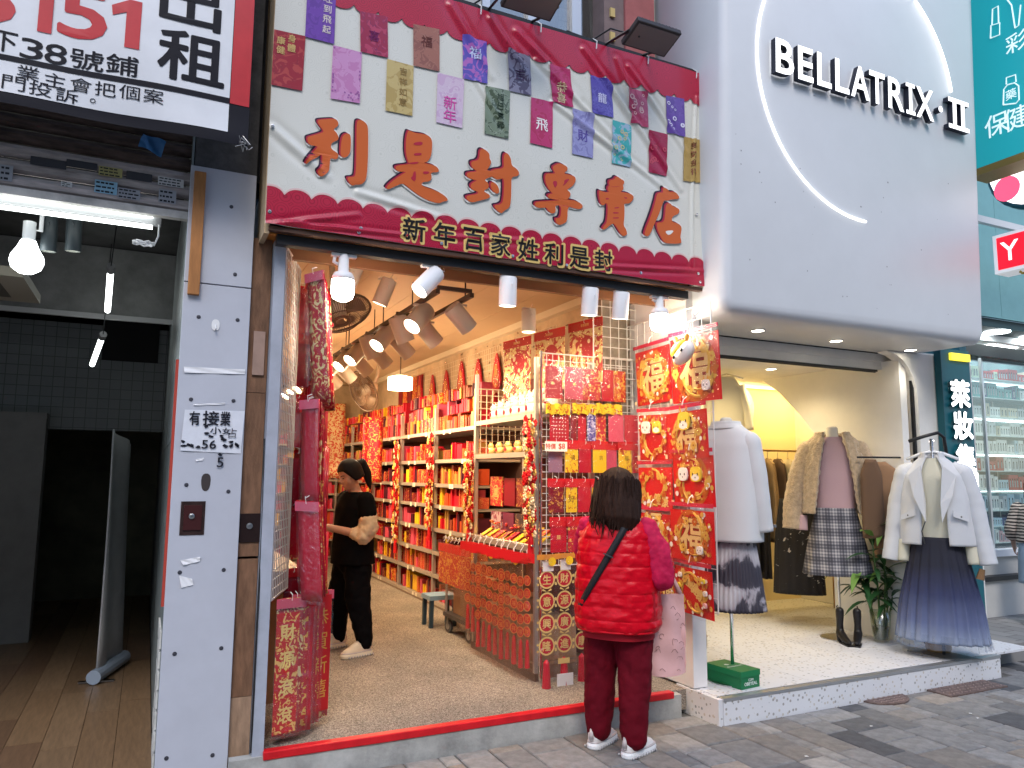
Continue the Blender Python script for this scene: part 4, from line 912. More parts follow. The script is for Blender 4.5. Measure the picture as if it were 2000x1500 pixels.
# ================================================================ teal sign pillar
tp = thing('teal_pillar_sign', 'teal pillar sign with glowing white vertical characters', 'sign', (6.5, 4.3, 0))
teal = M('teal_panel', (.008, .11, .14), .4, var=.08); teal_d = M('teal_panel_side', (.008, .07, .09), .4)
YQ = 4.29; qa, qb = ony(1836, 694, YQ), ony(1892, 694, YQ); qc = ony(1928, 1277, YQ).x
qx0, qx1, qz = qa.x, max(qb.x, qc), 2.72
MB().box(qx0+.008, qx1, YQ, YQ+.06, 0, qz).build('panel', teal, tp)
MB().box(qx0, qx0+.0075, YQ-.004, YQ+.06, 0, qz).build('panel_edge', teal_d, tp)
p = ony(1858, 694, 3.89)
MB().box(qx0+.12, qx1-.02, YQ-.025, YQ-.001, qz-.10, qz-.035).build('yellow_tag', M('yellow_led', (.9, .68, .04), .4, emit=.6, ecol=(1, .8, .05)), tp)
glow = M('glowing_white', (1, 1, 1), .5, emit=1.4)
for chh, px, py in (('萊', 1876, 769), ('妝', 1882, 831), ('集', 1887, 895), ('團', 1893, 950)):
    p = ony(px, py, YQ-.03); m = MB(); put_text(m, chh, FY(p.x, YQ-.03, p.z), 0, 0, .25, 0, .06, .27, thick=.02); m.build('glowing_character', [glow, teal_d], tp)

# ================================================================ cosmetics shop further right
YC = 5.55
cos = thing('cosmetics_shop', 'teal cosmetics shop front with lit product window at the far right', 'shop', (8.5, YC, 0))
pt = M('pale_teal_panel', (.20, .42, .43), .45, var=.06); stone = M('pale_stone_plinth', (.56, .55, .53), .6, var=.08, vscale=3)
MB().box(7.2, 13, YC-.06, YC+.1, 0, .40).build('plinth', stone, cos)
MB().box(7.2, 13, YC-.10, YC+.1, .405, .455).build('plinth_cap', blackm, cos)
MB().box(7.2, 13, YC-.0, YC+.1, .457, .66).build('panel', M('grey_panel', (.48, .47, .45), .5), cos)
MB().box(7.2, 13, YC-.05, YC+.1, .665, .74).build('sill', M('white_sill', (.8, .8, .82), .4), cos)
MB().box(7.2, 13, YC+1.2, YC+1.3, .3, 3.4).build('back_panel', M('display_back', (.50, .60, .62), .6), cos)
MB().box(7.1, 7.2, 4.62, YC+1.3, 0, 3.4).build('side_wall', teal, cos)
MB().box(7.2, 13, YC, YC+1.3, 3.22, 3.3).build('ceiling', M('white_ceiling', (.75, .77, .77), .6), cos)
cp = ony(1960, 600, YC)
for i, x in enumerate((7.9, 8.75, 9.6, 10.4)):
    MB().box(x-.27, x+.27, YC+.12, YC+.4, 3.205, 3.217).build('ceiling_lamp', M('cool_panel_glow', (1, 1, 1), .5, emit=6, ecol=(.92, .98, 1)), cos)
MB().box(7.2, 13, YC-.02, YC+.08, 3.02, 3.16).build('dark_track', M('dark_track', (.03, .035, .035), .5), cos)
for i in range(8): MB().box(7.1+i*.85, 7.1+i*.85+.845, YC-.35, YC-.3, 3.4, 7.5).build('teal_board', pt, cos)
MB().box(7.2, 13, YC-.30, YC+1.2, 3.30, 3.399).build('soffit', M('dark_teal_soffit', (.03, .07, .075), .5), cos)
for x in (8.35, 9.0, 9.7): MB().lathe([(.14, 0), (.14, -.012)], (x, YC-.16, 3.298), (0, 0, 1), 18).build('soffit_lamp', M('cool_panel_glow', (1, 1, 1), .5, emit=6), cos)
MB().box(7.2, 13, YC-.95, YC-.90, 4.18, 4.25).build('white_rail', M('white_metal', (.8, .8, .8), .35), cos)
gl = MB().box(7.2, 13, YC+.10, YC+.106, .745, 3.02).build('window_pane', glass_mat(), cos)
for x in (7.75, 9.05, 10.4): MB().box(x, x+.03, YC+.085, YC+.12, .741, 3.018).build('mullion', M('aluminium', (.55, .56, .58), .35, .7), cos)
zs = [.78, .98, 1.17, 1.42, 1.66, 1.88, 2.10, 2.34, 2.58, 2.82]
rk = thing('display_shelf', 'lit glass display shelving full of cosmetics in the teal shop window', 'shelf', (8.8, YC+.4, .74))
for z in zs: MB().box(7.25, 11.5, YC+.3, YC+.56, z-.012, z).build('shelf_board', M('glass_shelf', (.62, .72, .72), .2), rk)
for x in (7.2, 7.9, 8.6, 9.3, 10.0, 10.7): MB().box(x, x+.02, YC+.565, YC+.585, .74, 3.0).build('upright', steel, rk)
MB().box(7.25, 11.5, YC+.60, YC+.62, .5, 3.1).build('back_board', M('display_teal_back', (.16, .26, .28), .5), rk)
for i, z in enumerate(zs[1::2]): MB().box(7.25, 11.5, YC+.545, YC+.56, z-.03, z-.014).build('shelf_lamp', M('cool_strip', (1, 1, 1), .5, emit=2.2, ecol=(.9, .97, 1)), rk)
pcs = [('white', (.78, .78, .77)), ('pale green', (.50, .62, .48)), ('teal', (.07, .30, .30)), ('beige', (.62, .54, .42)), ('red', (.45, .05, .05)), ('navy', (.035, .05, .16)), ('pale blue', (.45, .60, .70)), ('pink', (.66, .40, .42)), ('silver', (.55, .57, .6))]
rowc = [[6, 7, 4, 0, 5], [5, 5, 0, 6, 5], [0, 0, 8, 6], [0, 6, 0, 4], [0, 4, 0, 8], [6, 0, 0, 6], [8, 3, 0, 0], [0, 0, 3, 8], [2, 2, 5, 0], [0, 1, 4, 1]]
_pm2 = {}
for r, z in enumerate(zs):
    x = 7.3; hmax = (zs[r+1] if r+1 < len(zs) else 3.02)-z-.03
    while x < 10.6:
        ci = RND.choice(rowc[r]); w = RND.choice([.07, .10, .14, .2]); h = hmax*RND.choice([.6, .8, .9]); k = (ci, w)
        if k not in _pm2:
            mm = MB().box(-w/2, w/2, -.05, .05, 0, 1); mm.k = 1
            n = max(1, int(w/.05))
            for j in range(n): xx = -w/2+w*(j+.5)/n; mm.box(xx-.011, xx+.011, -.053, -.0505, .18, .62)
            mm.k = 2
            for j in range(n): xx = -w/2+w*(j+.5)/n; mm.box(xx-.007, xx+.007, -.053, -.0505, .625, .76)
            _pm2[k] = mm.mesh('product_box', [M('product_'+pcs[ci][0].replace(' ', '_'), pcs[ci][1], .35, rnd=.1), M('product_print', (.30, .34, .36), .4, rnd=.5), ink])
        o = bpy.data.objects.new('product_box', _pm2[k]); COL.objects.link(o); o.location = (x+w/2, YC+.38, z); o.scale = (1, 1, h)
        tag(o, '%s %s box from the left, %s shelf up of the lit window' % (nth('c', r, ci), pcs[ci][0], ORD[r]), 'box', 'cosmetics boxes in the shop window')
        x += w+.012
# blade signs
bs = thing('teal_blade_sign', 'large teal blade sign with white cosmetics icons and characters', 'sign', (6.6, 3.4, 4.2))
tb = M('teal_lightbox', (.012, .30, .34), .4, emit=.16, ecol=(.02, .42, .48)); bsx = 6.5
MB().box(bsx, bsx+.22, 2.2, 4.02, 4.30, 6.6).build('lightbox', tb, bs)
MB().box(bsx-.02, bsx+.24, 2.2, 4.03, 4.235, 4.298).build('gold_frame', M('gold_frame', (.30, .20, .06), .4, .6), bs)
bw = M('icon_line', (.72, .86, .86), .4, emit=.25)
def ipt(px, py): q = onx(px, py, bsx); return (-(q.y), q.z)
BFR = Frame((bsx, 0, 0), (0, -1, 0)); m = MB()
def iline(pts, r=.006): MB().tube([BFR.p(*ipt(*p), .004) for p in pts], r, 5).build('icon_line', bw, bs)
iline([(1935, 75), (1953, 68), (1953, 45), (1936, 50), (1935, 75)]); iline([(1938, 48), (1939, 18), (1950, 12), (1951, 45)])
iline([(1983, 55), (1976, 10), (1968, 0)]); iline([(1983, 55), (1990, 50), (1994, 10)])
iline([(1960, 205), (1961, 175), (1968, 166), (1982, 162), (1990, 168), (1991, 195), (1985, 202), (1960, 205)]); iline([(1966, 165), (1966, 152), (1984, 146), (1985, 160)])
m = MB()
for chh, px, py, h in (('彩', 1985, 82, .17), ('保', 1947, 243, .2), ('健', 1985, 230, .2), ('藥', 1975, 184, .09)):
    a_, b_ = ipt(px, py); m = MB(); put_text(m, chh, BFR, a_, b_, h, .004, .01); m.build('character', bw, bs)
ys = thing('red_blade_sign', 'red and white lit blade sign with a white letter Y', 'sign', (6.9, 3.7, 3.4))
q = onx(1938, 462, 6.8); q2 = onx(1944, 536, 6.8)
MB().box(6.8, 7.0, 2.9, q.y, q2.z, q.z).build('lightbox', M('white_rim', (.85, .85, .85), .4, emit=.15), ys)
MB().box(6.796, 6.799, 2.95, q.y-.035, q2.z+.03, q.z-.03).build('red_face', M('red_sign_face', (.75, .008, .02), .35, emit=.45, ecol=(1, .01, .03)), ys)
fr = Frame((6.7955, 0, 0), (0, -1, 0)); c_ = onx(1972, 489, 6.7955); m = MB(); put_text(m, 'Y', fr, -c_.y, c_.z, .175, .001, .02); m.build('letter', M('sign_white', (.9, .9, .9), .4, emit=.5), ys)
m = MB(); c_ = onx(1985, 537, 6.86); m.tube([(6.86, c_.y-.1+.07*math.cos(k*.5), q2.z-.02+.015*math.sin(k*2.2)) for k in range(13)], .008, 6); m.build('brass_loop', M('brass', (.5, .36, .1), .3, .9), ys)
rd = thing('round_lightbox', 'white and pink rounded light box under the teal blade sign', 'sign', (7.3, 3.9, 3.9))
c_ = onx(2000, 368, 7.2); m = MB()
m.lathe([(.42, 0), (.44, .03), (.44, .12), (.42, .15)], (7.15, c_.y-.12, c_.z+.22), (1, 0, 0), 30); m.build('dark_rim', teal_d, rd)
MB().lathe([(.40, -.004), (.40, .0)], (7.15, c_.y-.12, c_.z+.22), (1, 0, 0), 30).build('lit_face', M('pinkish_glow', (.9, .8, .8), .4, emit=1.0, ecol=(1, .9, .9)), rd)
MB().lathe([(.12, -.008), (.12, -.005)], (7.15, c_.y+.12, c_.z+.03), (1, 0, 0), 20).build('red_patch', M('pink_red', (.7, .05, .12), .4, emit=.5, ecol=(1, .1, .2)), rd)
# ================================================================ packet shop: colours and prints
RED = (.50, .006, .026); GOLD = (.72, .42, .09); YEL = (.80, .52, .02); DRED = (.20, .005, .016); ORG = (.58, .075, .02); PINK = (.62, .08, .14); MAR = (.075, .008, .022)
gold = M('gold_print', (.74, .46, .13), .35, .25); gold_b = M('gold_bright', (.80, .58, .20), .35, .1)
red = M('red_paper', RED, .45, rnd=.12); dred = M('dark_red_paper', DRED, .5, rnd=.15); yellow = M('yellow_paper', YEL, .45, rnd=.08); pinkm = M('pink_red_paper', PINK, .45, rnd=.12)
redgold = print_mat('red_gold_print', RED, [(.70, .38, .06), (.78, .50, .12)], 26, .56)
redorange = print_mat('red_orange_print', (.50, .02, .015), [(.62, .2, .02), (.72, .38, .06)], 30, .52)
yelred = print_mat('yellow_red_print', YEL, [(.55, .26, .02), (.48, .05, .01)], 30, .58)
dredgold = print_mat('dark_red_gold_print', DRED, [(.42, .16, .03), (.55, .3, .06)], 30, .57)
film = film_mat(); film_r = film_mat('red_tint_film', .11, (1, .93, .91))
wire = M('white_wire', (.80, .78, .74), .4, .1); hookm = M('white_hook', (.85, .83, .8), .35)
def grid_panel(name, lab, fr, w, h, step, mat=wire, r=.0022, frame=True, cat='wire grid'):
    t = thing(name, lab, cat, fr.p(0, 0, 0)); m = MB(); n = int(w/step)
    for i in range(n+1): m.bar(fr.p(i*w/n, 0), fr.p(i*w/n, h), r*2)
    m.build('vertical_wires', mat, t); m = MB(); k = int(h/step)
    for j in range(k+1): m.bar(fr.p(0, j*h/k, r*1.9), fr.p(w, j*h/k, r*1.9), r*2)
    m.build('cross_wires', mat, t)
    if frame:
        m = MB(); c = [fr.p(0, 0), fr.p(w, 0), fr.p(w, h), fr.p(0, h)]
        for i in range(4): m.tube([c[i], c[(i+1) % 4]], .0052, 6)
        m.build('rim', mat, t)
    return t
def card(t, fr, w, h, mat, th=.006, bag=True, header=None, film_=None, hook=True, bag_m=.012, hh=.035, loose=.012):
    """printed card in a clear bag hung from its header; frame origin = top centre"""
    c = MB().fbox(fr, -w/2, w/2, -h-hh, -hh, 0, th).build('printed_card', mat, t)
    if bag:
        bw, bh = w/2+bag_m, h+hh+.02; m = MB(); ph = RND.uniform(0, 6)
        m.grid(lambda u, v: fr.p(-bw+2*bw*u, -bh+bh*v, th+.004+loose*math.sin(math.pi*u)*math.sin(math.pi*v)*(.6+.5*math.sin(7*u+ph)*math.sin(5*v+ph))), 8, 8); m.build('clear_bag', film_ or film, t, smooth=True)
    if header: MB().fbox(fr, -w/2-bag_m, w/2+bag_m, -hh, .012, th+.001, th+.0035).build('header_strip', header, t)
    if hook:
        m = MB(); m.tube([fr.p(0, .03, -.02), fr.p(0, .02, th+.012), fr.p(0, -.006, th+.014), fr.p(0, -.012, th+.004)], .0022, 5); m.build('hook', hookm, t)
    return c

# ---------------------------------------------------------------- right wall shelving with packet boxes
SX = 2.88; LV = [.20, .48, .725, .975, 1.23, 1.46, 1.72, 2.04]; UP = [6.78, 7.95, 9.2, 10.5, 11.8, 13.1]
shelf_m = M('shelf_steel', (.48, .45, .42), .35, .6); shelf_l = M('shelf_lip', (.42, .38, .33), .4, .4)
tagm = M('price_tag', (.80, .76, .62), .5)
for b in range(5):
    y0, y1 = UP[b], UP[b+1]
    t = thing('shelf_bay', 'steel shelf bay full of red packet boxes along the right wall, %s from the street' % ORD[b], 'shelf', (SX+.2, (y0+y1)/2, FL), 0, 'shelf bays along the right wall')
    for z in LV:
        MB().box(SX+.004, 3.38, y0+.02, y1-.02, z-.028, z-.004).build('shelf_board', shelf_m, t)
        MB().box(SX-.012, SX+.003, y0+.012, y1-.012, z-.034, z+.004).build('shelf_lip', shelf_l, t)
        if b < 3:
            for k in range(2):
                yy = y0+.2+RND.random()*.8; MB().box(SX-.0165, SX-.0125, yy, yy+.05, z-.045, z+.002).build('price_tag', tagm, t)
    for y in (y0, y1-.02): MB().box(SX-.006, SX+.03, y, y+.019, FL, 2.30).build('upright', shelf_m, t)
    MB().box(3.385, 3.40, y0, y1, FL, 2.35).build('back_sheet', M('shelf_back', (.10, .05, .04), .8), t)
    MB().box(SX-.02, 3.38, y0+.002, y1-.002, FL, FL+.02).build('kick_plate', M('kick_dark', (.16, .12, .09), .6), t)
bx_m = [('red', redgold), ('red', red), ('dark red', dredgold), ('orange', M('orange_box', ORG, .45, rnd=.12)), ('yellow', yelred), ('yellow', yellow), ('pink', pinkm), ('red', redorange), ('maroon', M('maroon_box', MAR, .45, rnd=.2)), ('gold', M('gold_box', (.55, .34, .09), .4, .2, rnd=.12))]
wts = [16, 15, 16, 6, 4, 3, 8, 10, 12, 4]
ub = [MB().box(0, 1, -.5, .5, 0, 1).mesh('packet_box', m_[1]) for m_ in bx_m]
mass = [MB() for _ in bx_m]; nbox = 0
for b in range(5):
    for li, z in enumerate(LV):
        top = (LV[li+1]-z-.045) if li+1 < len(LV) else .19
        tiers = [(z, top)] if li+1 < len(LV) else [(z, .17), (z+.172, .15), (z+.325, .14)]
        for ti, (zz, tp_) in enumerate(tiers):
            y = UP[b]+.035
            while y < UP[b+1]-.09:
                run = RND.choices(range(len(bx_m)), wts)[0]; hgt = min(tp_, RND.choice([.11, .135, .16, .18, .2]))*(1 if ti == 0 else RND.uniform(.8, 1)); n = RND.choice([1, 1, 2, 2, 3]); w = RND.choice([.026, .034, .043, .056])
                for _ in range(n):
                    if y+w > UP[b+1]-.025: break
                    if RND.random() < (.03 if ti == 0 else .12*ti): y += w; continue
                    x0 = SX+.03+RND.random()*.03 + ti*.015; dep = .12
                    if b < 2 and nbox < 300 and (ti == 0 or b < 2):
                        o = bpy.data.objects.new('packet_box', ub[run]); COL.objects.link(o); o.location = (x0, y+w/2, zz); o.scale = (dep, w-.003, hgt); nbox += 1
                        tag(o, '%s %s packet box from the street, %s shelf up, %s bay' % (nth('b', b, li, bx_m[run][0]), bx_m[run][0], ORD[li], 'nearest' if b == 0 else 'second'), 'box', 'red packet boxes on the long shelves')
                    else: mass[run].box(x0, x0+dep, y, y+w-.003, zz, zz+hgt)
                    y += w
                y += .004
bigm = MB()
mats_ = [m_[1] for m_ in bx_m]
for i, mm in enumerate(mass): bigm.k = i; bigm.add(mm.v, mm.f)
o = bigm.build('packet_boxes_beyond', mats_); o['kind'] = 'stuff'; tag(o, 'mass of red, orange and yellow packet boxes on the far shelf bays', 'boxes')
# flower garlands on the uprights
def garland(y, z1, z0, lab, x=SX-.05):
    t = thing('garland', lab, 'garland', (x, y, z1), 0, 'garlands on the shelf uprights'); cols = [M('garland_red', (.55, .01, .015), .4), M('garland_gold', (.72, .48, .12), .4), M('garland_pale', (.78, .66, .42), .5)]
    MB().tube([(x, y, z1+.05), (x, y, z0)], .006, 6).build('cord', cols[0], t)
    ms = [MB() for _ in cols]; z = z1
    while z > z0:
        for k in range(5):
            a = RND.random()*6.28; rr = RND.uniform(.02, .05); c = Vector((x+rr*math.cos(a)*.8, y+rr*math.sin(a), z+RND.uniform(-.02, .02))); i = RND.choices([0, 1, 2], [5, 3, 3])[0]
            for p_ in range(5):
                b_ = p_*1.2566+a; q = c+Vector((-.012, .017*math.cos(b_), .017*math.sin(b_))); ms[i].ell(q, (.008, .011, .011), None, 6, 4)
        z -= .026
    for i, mm in enumerate(ms): mm.build(['red_flowers', 'gold_flowers', 'pale_flowers'][i], cols[i], t, kind='stuff')
    m = MB(); m.lathe([(.012, 0), (.02, -.03), (.024, -.16), (.004, -.165)], (x, y, z0), (0, 0, 1), 10); m.build('tassel', cols[0], t)
garland(9.19, 1.95, .75, 'red and gold flower garland on the second shelf upright')
garland(7.94, 1.98, 1.0, 'thick red and gold flower garland on the first shelf upright')
garland(6.78, 1.75, 1.05, 'red garland with tassels at the near end of the shelves')
garland(4.77, 1.95, 1.14, 'red and gold trinket string on the near post of the display stand', 2.455)
garland(5.92, 1.66, 1.12, 'red and gold trinket string on the far post of the display stand', 2.46)
garland(10.49, 1.9, .9, 'red and gold garland on the third shelf upright')
# charms on the wall grid above the shelves
grid_panel('wall_grid', 'pale wire grid high on the right wall carrying pear-shaped charms', FX(3.402, 10.4, 2.36), 4.3, .62, .06, M('cream_wire', (.72, .62, .46), .4), .0018, False)
def charm(fr, s, lab, mats=(red, gold)):
    t = thing('lucky_charm', lab, 'charm', fr.p(0, 0, 0), 0, 'charms on the wall grid')
    out = chaikin([(0, 0), (.05, -.10), (.10, -.26), (.09, -.36), (0, -.40), (-.09, -.36), (-.10, -.26), (-.05, -.10)], 2)
    m = MB(); ring = [[fr.p(a*s, b*s, c) for a, b in out] for c in (.012, .026)]; m.loft(ring); m.build('backing', mats[0], t)
    m = MB(); g = chaikin([(0, -.12), (.035, -.15), (.03, -.2), (.06, -.25), (.06, -.32), (0, -.36), (-.06, -.32), (-.06, -.25), (-.03, -.2), (-.035, -.15)], 2)
    m.loft([[fr.p(a*s, b*s, c) for a, b in g] for c in (.0265, .034)]); m.build('gourd', M('orange_gold', (.68, .26, .05), .35), t)
    m = MB(); put_text(m, '福', fr, 0, -.28*s, .09*s, .0348, .02); m.build('character', mats[0], t)
    m = MB(); m.lathe([(.010*s, 0), (.03*s, -.03*s), (.03*s, -.15*s), (.005, -.155*s)], fr.p(0, -.40*s, .02), (0, 0, 1), 9); m.build('tassel', mats[0], t)
    bw = .14*s; m = MB(); m.grid(lambda u, v: fr.p(-bw*(.2+.8*(1-v))+2*bw*(.2+.8*(1-v))*u, -.46*s+.52*s*v, .037+.02*math.sin(3.1*u)*math.sin(3.1*v)), 6, 6); m.build('clear_bag', film_r, t, smooth=True)
for i in range(8):
    charm(FX(3.395, 6.35+i*.52, 2.94+.03*math.sin(i*2)), 1.15+.15*(i % 2), 'red pear-shaped charm with a gold gourd, %s from the street on the wall grid' % ORD[i])
for i in range(5):
    m = MB(); y = 9.9+i*.22; m.box(3.37, 3.395, y, y+.19, 2.3, 2.95); m.solo('hanging_scroll', redorange if i % 2 else dred, 'long red hanging scroll behind the charms, %s from the street' % ORD[i], 'scroll', 'scrolls on the right wall')
# back of the shop: counter shelves seen past the assistant
bk = thing('back_shelf', 'tall shelf of packets across the back of the shop', 'shelf', (1.7, 13.0, FL))
for z in LV: MB().box(.65, 2.85, 12.7, 13.3, z-.03, z).build('shelf_board', shelf_l, bk)
for x in (.65, 1.75, 2.84): MB().box(x, x+.03, 12.69, 13.3, FL, 2.7).build('upright', shelf_m, bk)
bm_ = [MB() for _ in bx_m]
for li, z in enumerate(LV):
    x = .7
    while x < 2.8:
        w = RND.choice([.05, .07, .09]); k = RND.choices(range(len(bx_m)), wts)[0]; bm_[k].box(x, x+w-.004, 12.75, 12.9, z, z+min(RND.choice([.14, .17, .2]), .2)); x += w
bigm = MB()
for i, mm in enumerate(bm_): bigm.k = i; bigm.add(mm.v, mm.f)
o = bigm.build('back_packet_boxes', mats_); o['kind'] = 'stuff'; tag(o, 'packet boxes crowded on the shelf at the back of the shop', 'boxes')
# tall patterned hanging banner strips at the back
for i, (y, x, z1, z0, mt, lab) in enumerate(((10.6, 2.35, 2.55, 1.5, print_mat('cream_pattern', (.62, .52, .30), [(.45, .18, .05), (.5, .05, .03)], 22, .5), 'cream patterned scroll hanging at the back of the shop'), (9.6, 2.62, 2.3, 1.45, redgold, 'red and gold fish streamer hanging beside the back shelves'), (10.2, 2.0, 2.6, 1.9, print_mat('pale_map', (.66, .60, .40), [(.5, .3, .1)], 14, .55), 'pale poster hanging near the far fan'))):
    m = MB(); m.grid(lambda u, v: (x-.13+.26*u, y+.02*math.sin(6*u), z0+(z1-z0)*v), 6, 10); o = m.solo('hanging_scroll', mt, lab, 'scroll', smooth=True); s_ = o.modifiers.new('s', 'SOLIDIFY'); s_.thickness = .004

# ---------------------------------------------------------------- island stand (front right)
isl = thing('display_stand', 'steel display stand with wire sides and stocked shelves beside the entrance', 'display stand', (2.85, 5.3, FL))
IX0, IX1, IY0, IY1 = 2.5, 2.98, 4.78, 5.9
for z, dz in ((2.01, 0), (1.73, 0), (1.05, 0)):
    MB().box(IX0+.01, IX1, IY0+.01, IY1-.01, z-.022, z-.002).build('shelf_board', shelf_l, isl)
    MB().box(IX0-.006, IX0+.009, IY0, IY1, z-.032, z+.006).build('shelf_lip', shelf_l, isl)
for x, y in ((IX0, IY0), (IX0, IY1-.02), (IX1-.02, IY0), (IX1-.02, IY1-.02)): MB().box(x-.008, x+.02, y-.004, y+.022, FL, 2.42).build('post', shelf_m, isl)
MB().box(IX0+.03, IX1-.03, IY0+.03, IY1-.03, FL, .24).build('plinth', M('brown_base', (.20, .12, .075), .6), isl)
MB().box(IX0-.015, IX0+.03, IY0-.02, IY1, FL, FL+.05).build('base_rail', M('dark_brown_rail', (.11, .06, .04), .5), isl)
m = MB().box(IX1-.005, IX1+.002, IY0, IY1, .25, 2.4).build('back_sheet', M('stand_back', (.16, .03, .025), .7), isl)
for i, (y, w) in enumerate(((5.05, .3), (5.4, .32), (5.75, .22))):
    MB().box(IX0+.06, IX0+.40, y-w/2, y+w/2, .245, .52+.1*(i % 2)).solo('carton', M('carton_brown', (.34, .21, .12), .8, var=.1), 'brown cardboard carton under the display stand, %s from the street' % ORD[i], 'carton', 'cartons under the stand')
grid_panel('stand_grid', 'cream wire grid on the far side of the display stand', FY(IX0-.005, IY1+.004, 1.74), .5, .56, .055, M('cream_wire', (.72, .62, .46), .4), .003)
# round fortune figurines on the top shelf, small ones below
fig_w = M('porcelain_white', (.86, .82, .70), .2, coat=.3); fig_y = M('porcelain_yellow', (.78, .58, .22), .25)
def figure(x, y, z, s, lab, grp, mat):
    t = thing('fortune_figurine', lab, 'figurine', (x, y, z), 0, grp); m = MB()
    m.ell((x, y, z+.045*s), (.048*s, .055*s, .045*s)); m.ell((x-.008*s, y, z+.098*s), (.034*s, .04*s, .032*s))
    for d in (-1, 1): m.ell((x-.01*s, y+d*.026*s, z+.128*s), (.008*s, .011*s, .014*s), None, 8, 5)
    m.build('body', mat, t, smooth=True); k = MB()
    for d in (-1, 1): k.ell((x-.041*s, y+d*.014*s, z+.103*s), (.004*s, .005*s, .006*s), None, 6, 4)
    k.ell((x-.046*s, y, z+.05*s), (.006*s, .02*s, .02*s), None, 8, 5); k.build('painted_mark', red, t)
for i in range(7): figure(IX0+.10, 4.90+i*.135, 2.012, 1.05+.12*(i % 2), 'white round figurine on the top shelf of the stand, %s from the street' % ORD[i], 'white figurines on the stand', fig_w)
for i in range(5): figure(IX0+.22, 4.93+i*.16, 2.012, 1.6, 'taller white figurine in the back row of the stand top, %s from the street' % ORD[i], 'white figurines on the stand', fig_w)
for i in range(11): figure(IX0+.07+.03*(i % 2), 4.86+i*.085, 1.732, .72, 'small gold figurine on the second shelf of the stand, %s from the street' % ORD[i], 'gold figurines on the stand', fig_y)
# framed red packets displayed inside the stand
for i, (y, z, w, h, mt, lab) in enumerate(((5.70, 1.43, .24, .24, redgold, 'square red packet with a gold double-happiness crest inside the stand'), (5.45, 1.43, .20, .22, dred, 'plain dark red packet inside the stand'), (5.22, 1.43, .20, .22, dredgold, 'dark red packet with faint gold print inside the stand'), (5.70, 1.17, .2, .19, print_mat('plum_blossom', (.52, .40, .42), [(.12, .03, .06), (.3, .06, .1)], 24, .5), 'white and purple blossom packet inside the stand'), (5.47, 1.17, .2, .19, M('plum_packet', (.17, .03, .07), .5), 'plum packet inside the stand'), (5.24, 1.17, .2, .19, print_mat('black_gold', (.05, .03, .04), [(.35, .2, .08)], 24, .55), 'black and gold packet inside the stand'))):
    m = MB(); fr = FX(IX0+.12, y, z); m.fbox(fr, -w/2, w/2, -h/2, h/2, 0, .01); t = m.solo('display_packet', mt, lab, 'packet', 'packets inside the stand', loc=(IX0+.12, y, z-h/2))
    if i == 0:
        m = MB(); m.fring(fr, 0, -.01, .055, .062, .0125, 24); put_text(m, '囍', fr, 0, -.01, .075, .0125, .03); m.build('crest', gold_b, t)
# packets lying on the mid shelf like a fan
for i in range(16):
    y = 4.86+i*.062; mt = [yellow, redgold, red, yelred, dredgold][i % 5]; m = MB(); fr = Frame((IX0+.02, y, 1.052+.012*(i % 2)), (0, -1, .12), (.75, 0, .45)); m.fbox(fr, -.045, .045, 0, .2, 0, .006)
    m.solo('loose_packet', mt, 'loose packet fanned on the middle shelf of the stand, %s from the street' % ORD[i], 'packet', 'fanned packets on the stand')
m = MB()
for i in range(60):
    c = Vector((IX0+.16+RND.uniform(-.08, .1), RND.uniform(5.2, 5.75), 1.13+RND.uniform(0, .06))); m.ell(c, (.02, .014, .009), Matrix.Rotation(RND.random()*3, 3, 'Z'), 7, 4)
o = m.solo('red_trinket_heap', redgold, 'heap of red and gold trinkets on the middle shelf of the stand', 'trinkets', smooth=True); o['kind'] = 'stuff'
# hanging bagged charms along the front rail of the stand
MB().tube([(IX0-.05, IY0-.05, 1.075), (IX0-.05, IY1+.02, 1.075)], .008, 8).build('hanging_rail', chrome, isl)
og = M('charm_orange', (.70, .24, .06), .4)
def string_charm(t, fr, n, r, top, text=None, ring=og, face=red):
    m1 = MB(); m2 = MB(); m3 = MB()
    for k in range(n):
        b = top-k*r*2.35; m1.lathe([(r*.82, 0), (r*.82, .006)], fr.p(0, b, .002), fr.n, 16); m2.fring(fr, 0, b, r*.82, r, .0095, 18)
        put_text(m3, (text[k] if text else RND.choice('福吉祥財喜')), fr, 0, b, r*1.05, .0098, .03)
        if text:
            for s in (-1, 1):
                m3.fpoly(fr, [(0, b+r*1.05), (s*r*.5, b+r*1.42), (s*r*.62, b+r*1.2)], .0098)
                for q in (-.5, .2): m3.fdisc(fr, s*r*1.12, b+q*r, r*.15, .0098, 8)
    m1.build('disc', face, t); m2.build('disc_rim', ring, t); m3.build('character', ring, t)
    zt = top-n*r*2.35+r*.9
    m = MB(); m.lathe([(.006, 0), (r*.35, -.02), (r*.5, -.19), (.004, -.195)], fr.p(0, zt, .004), (0, 0, 1), 8); m.build('tassel', red, t)
hp = M('header_red', (.58, .012, .02), .4)
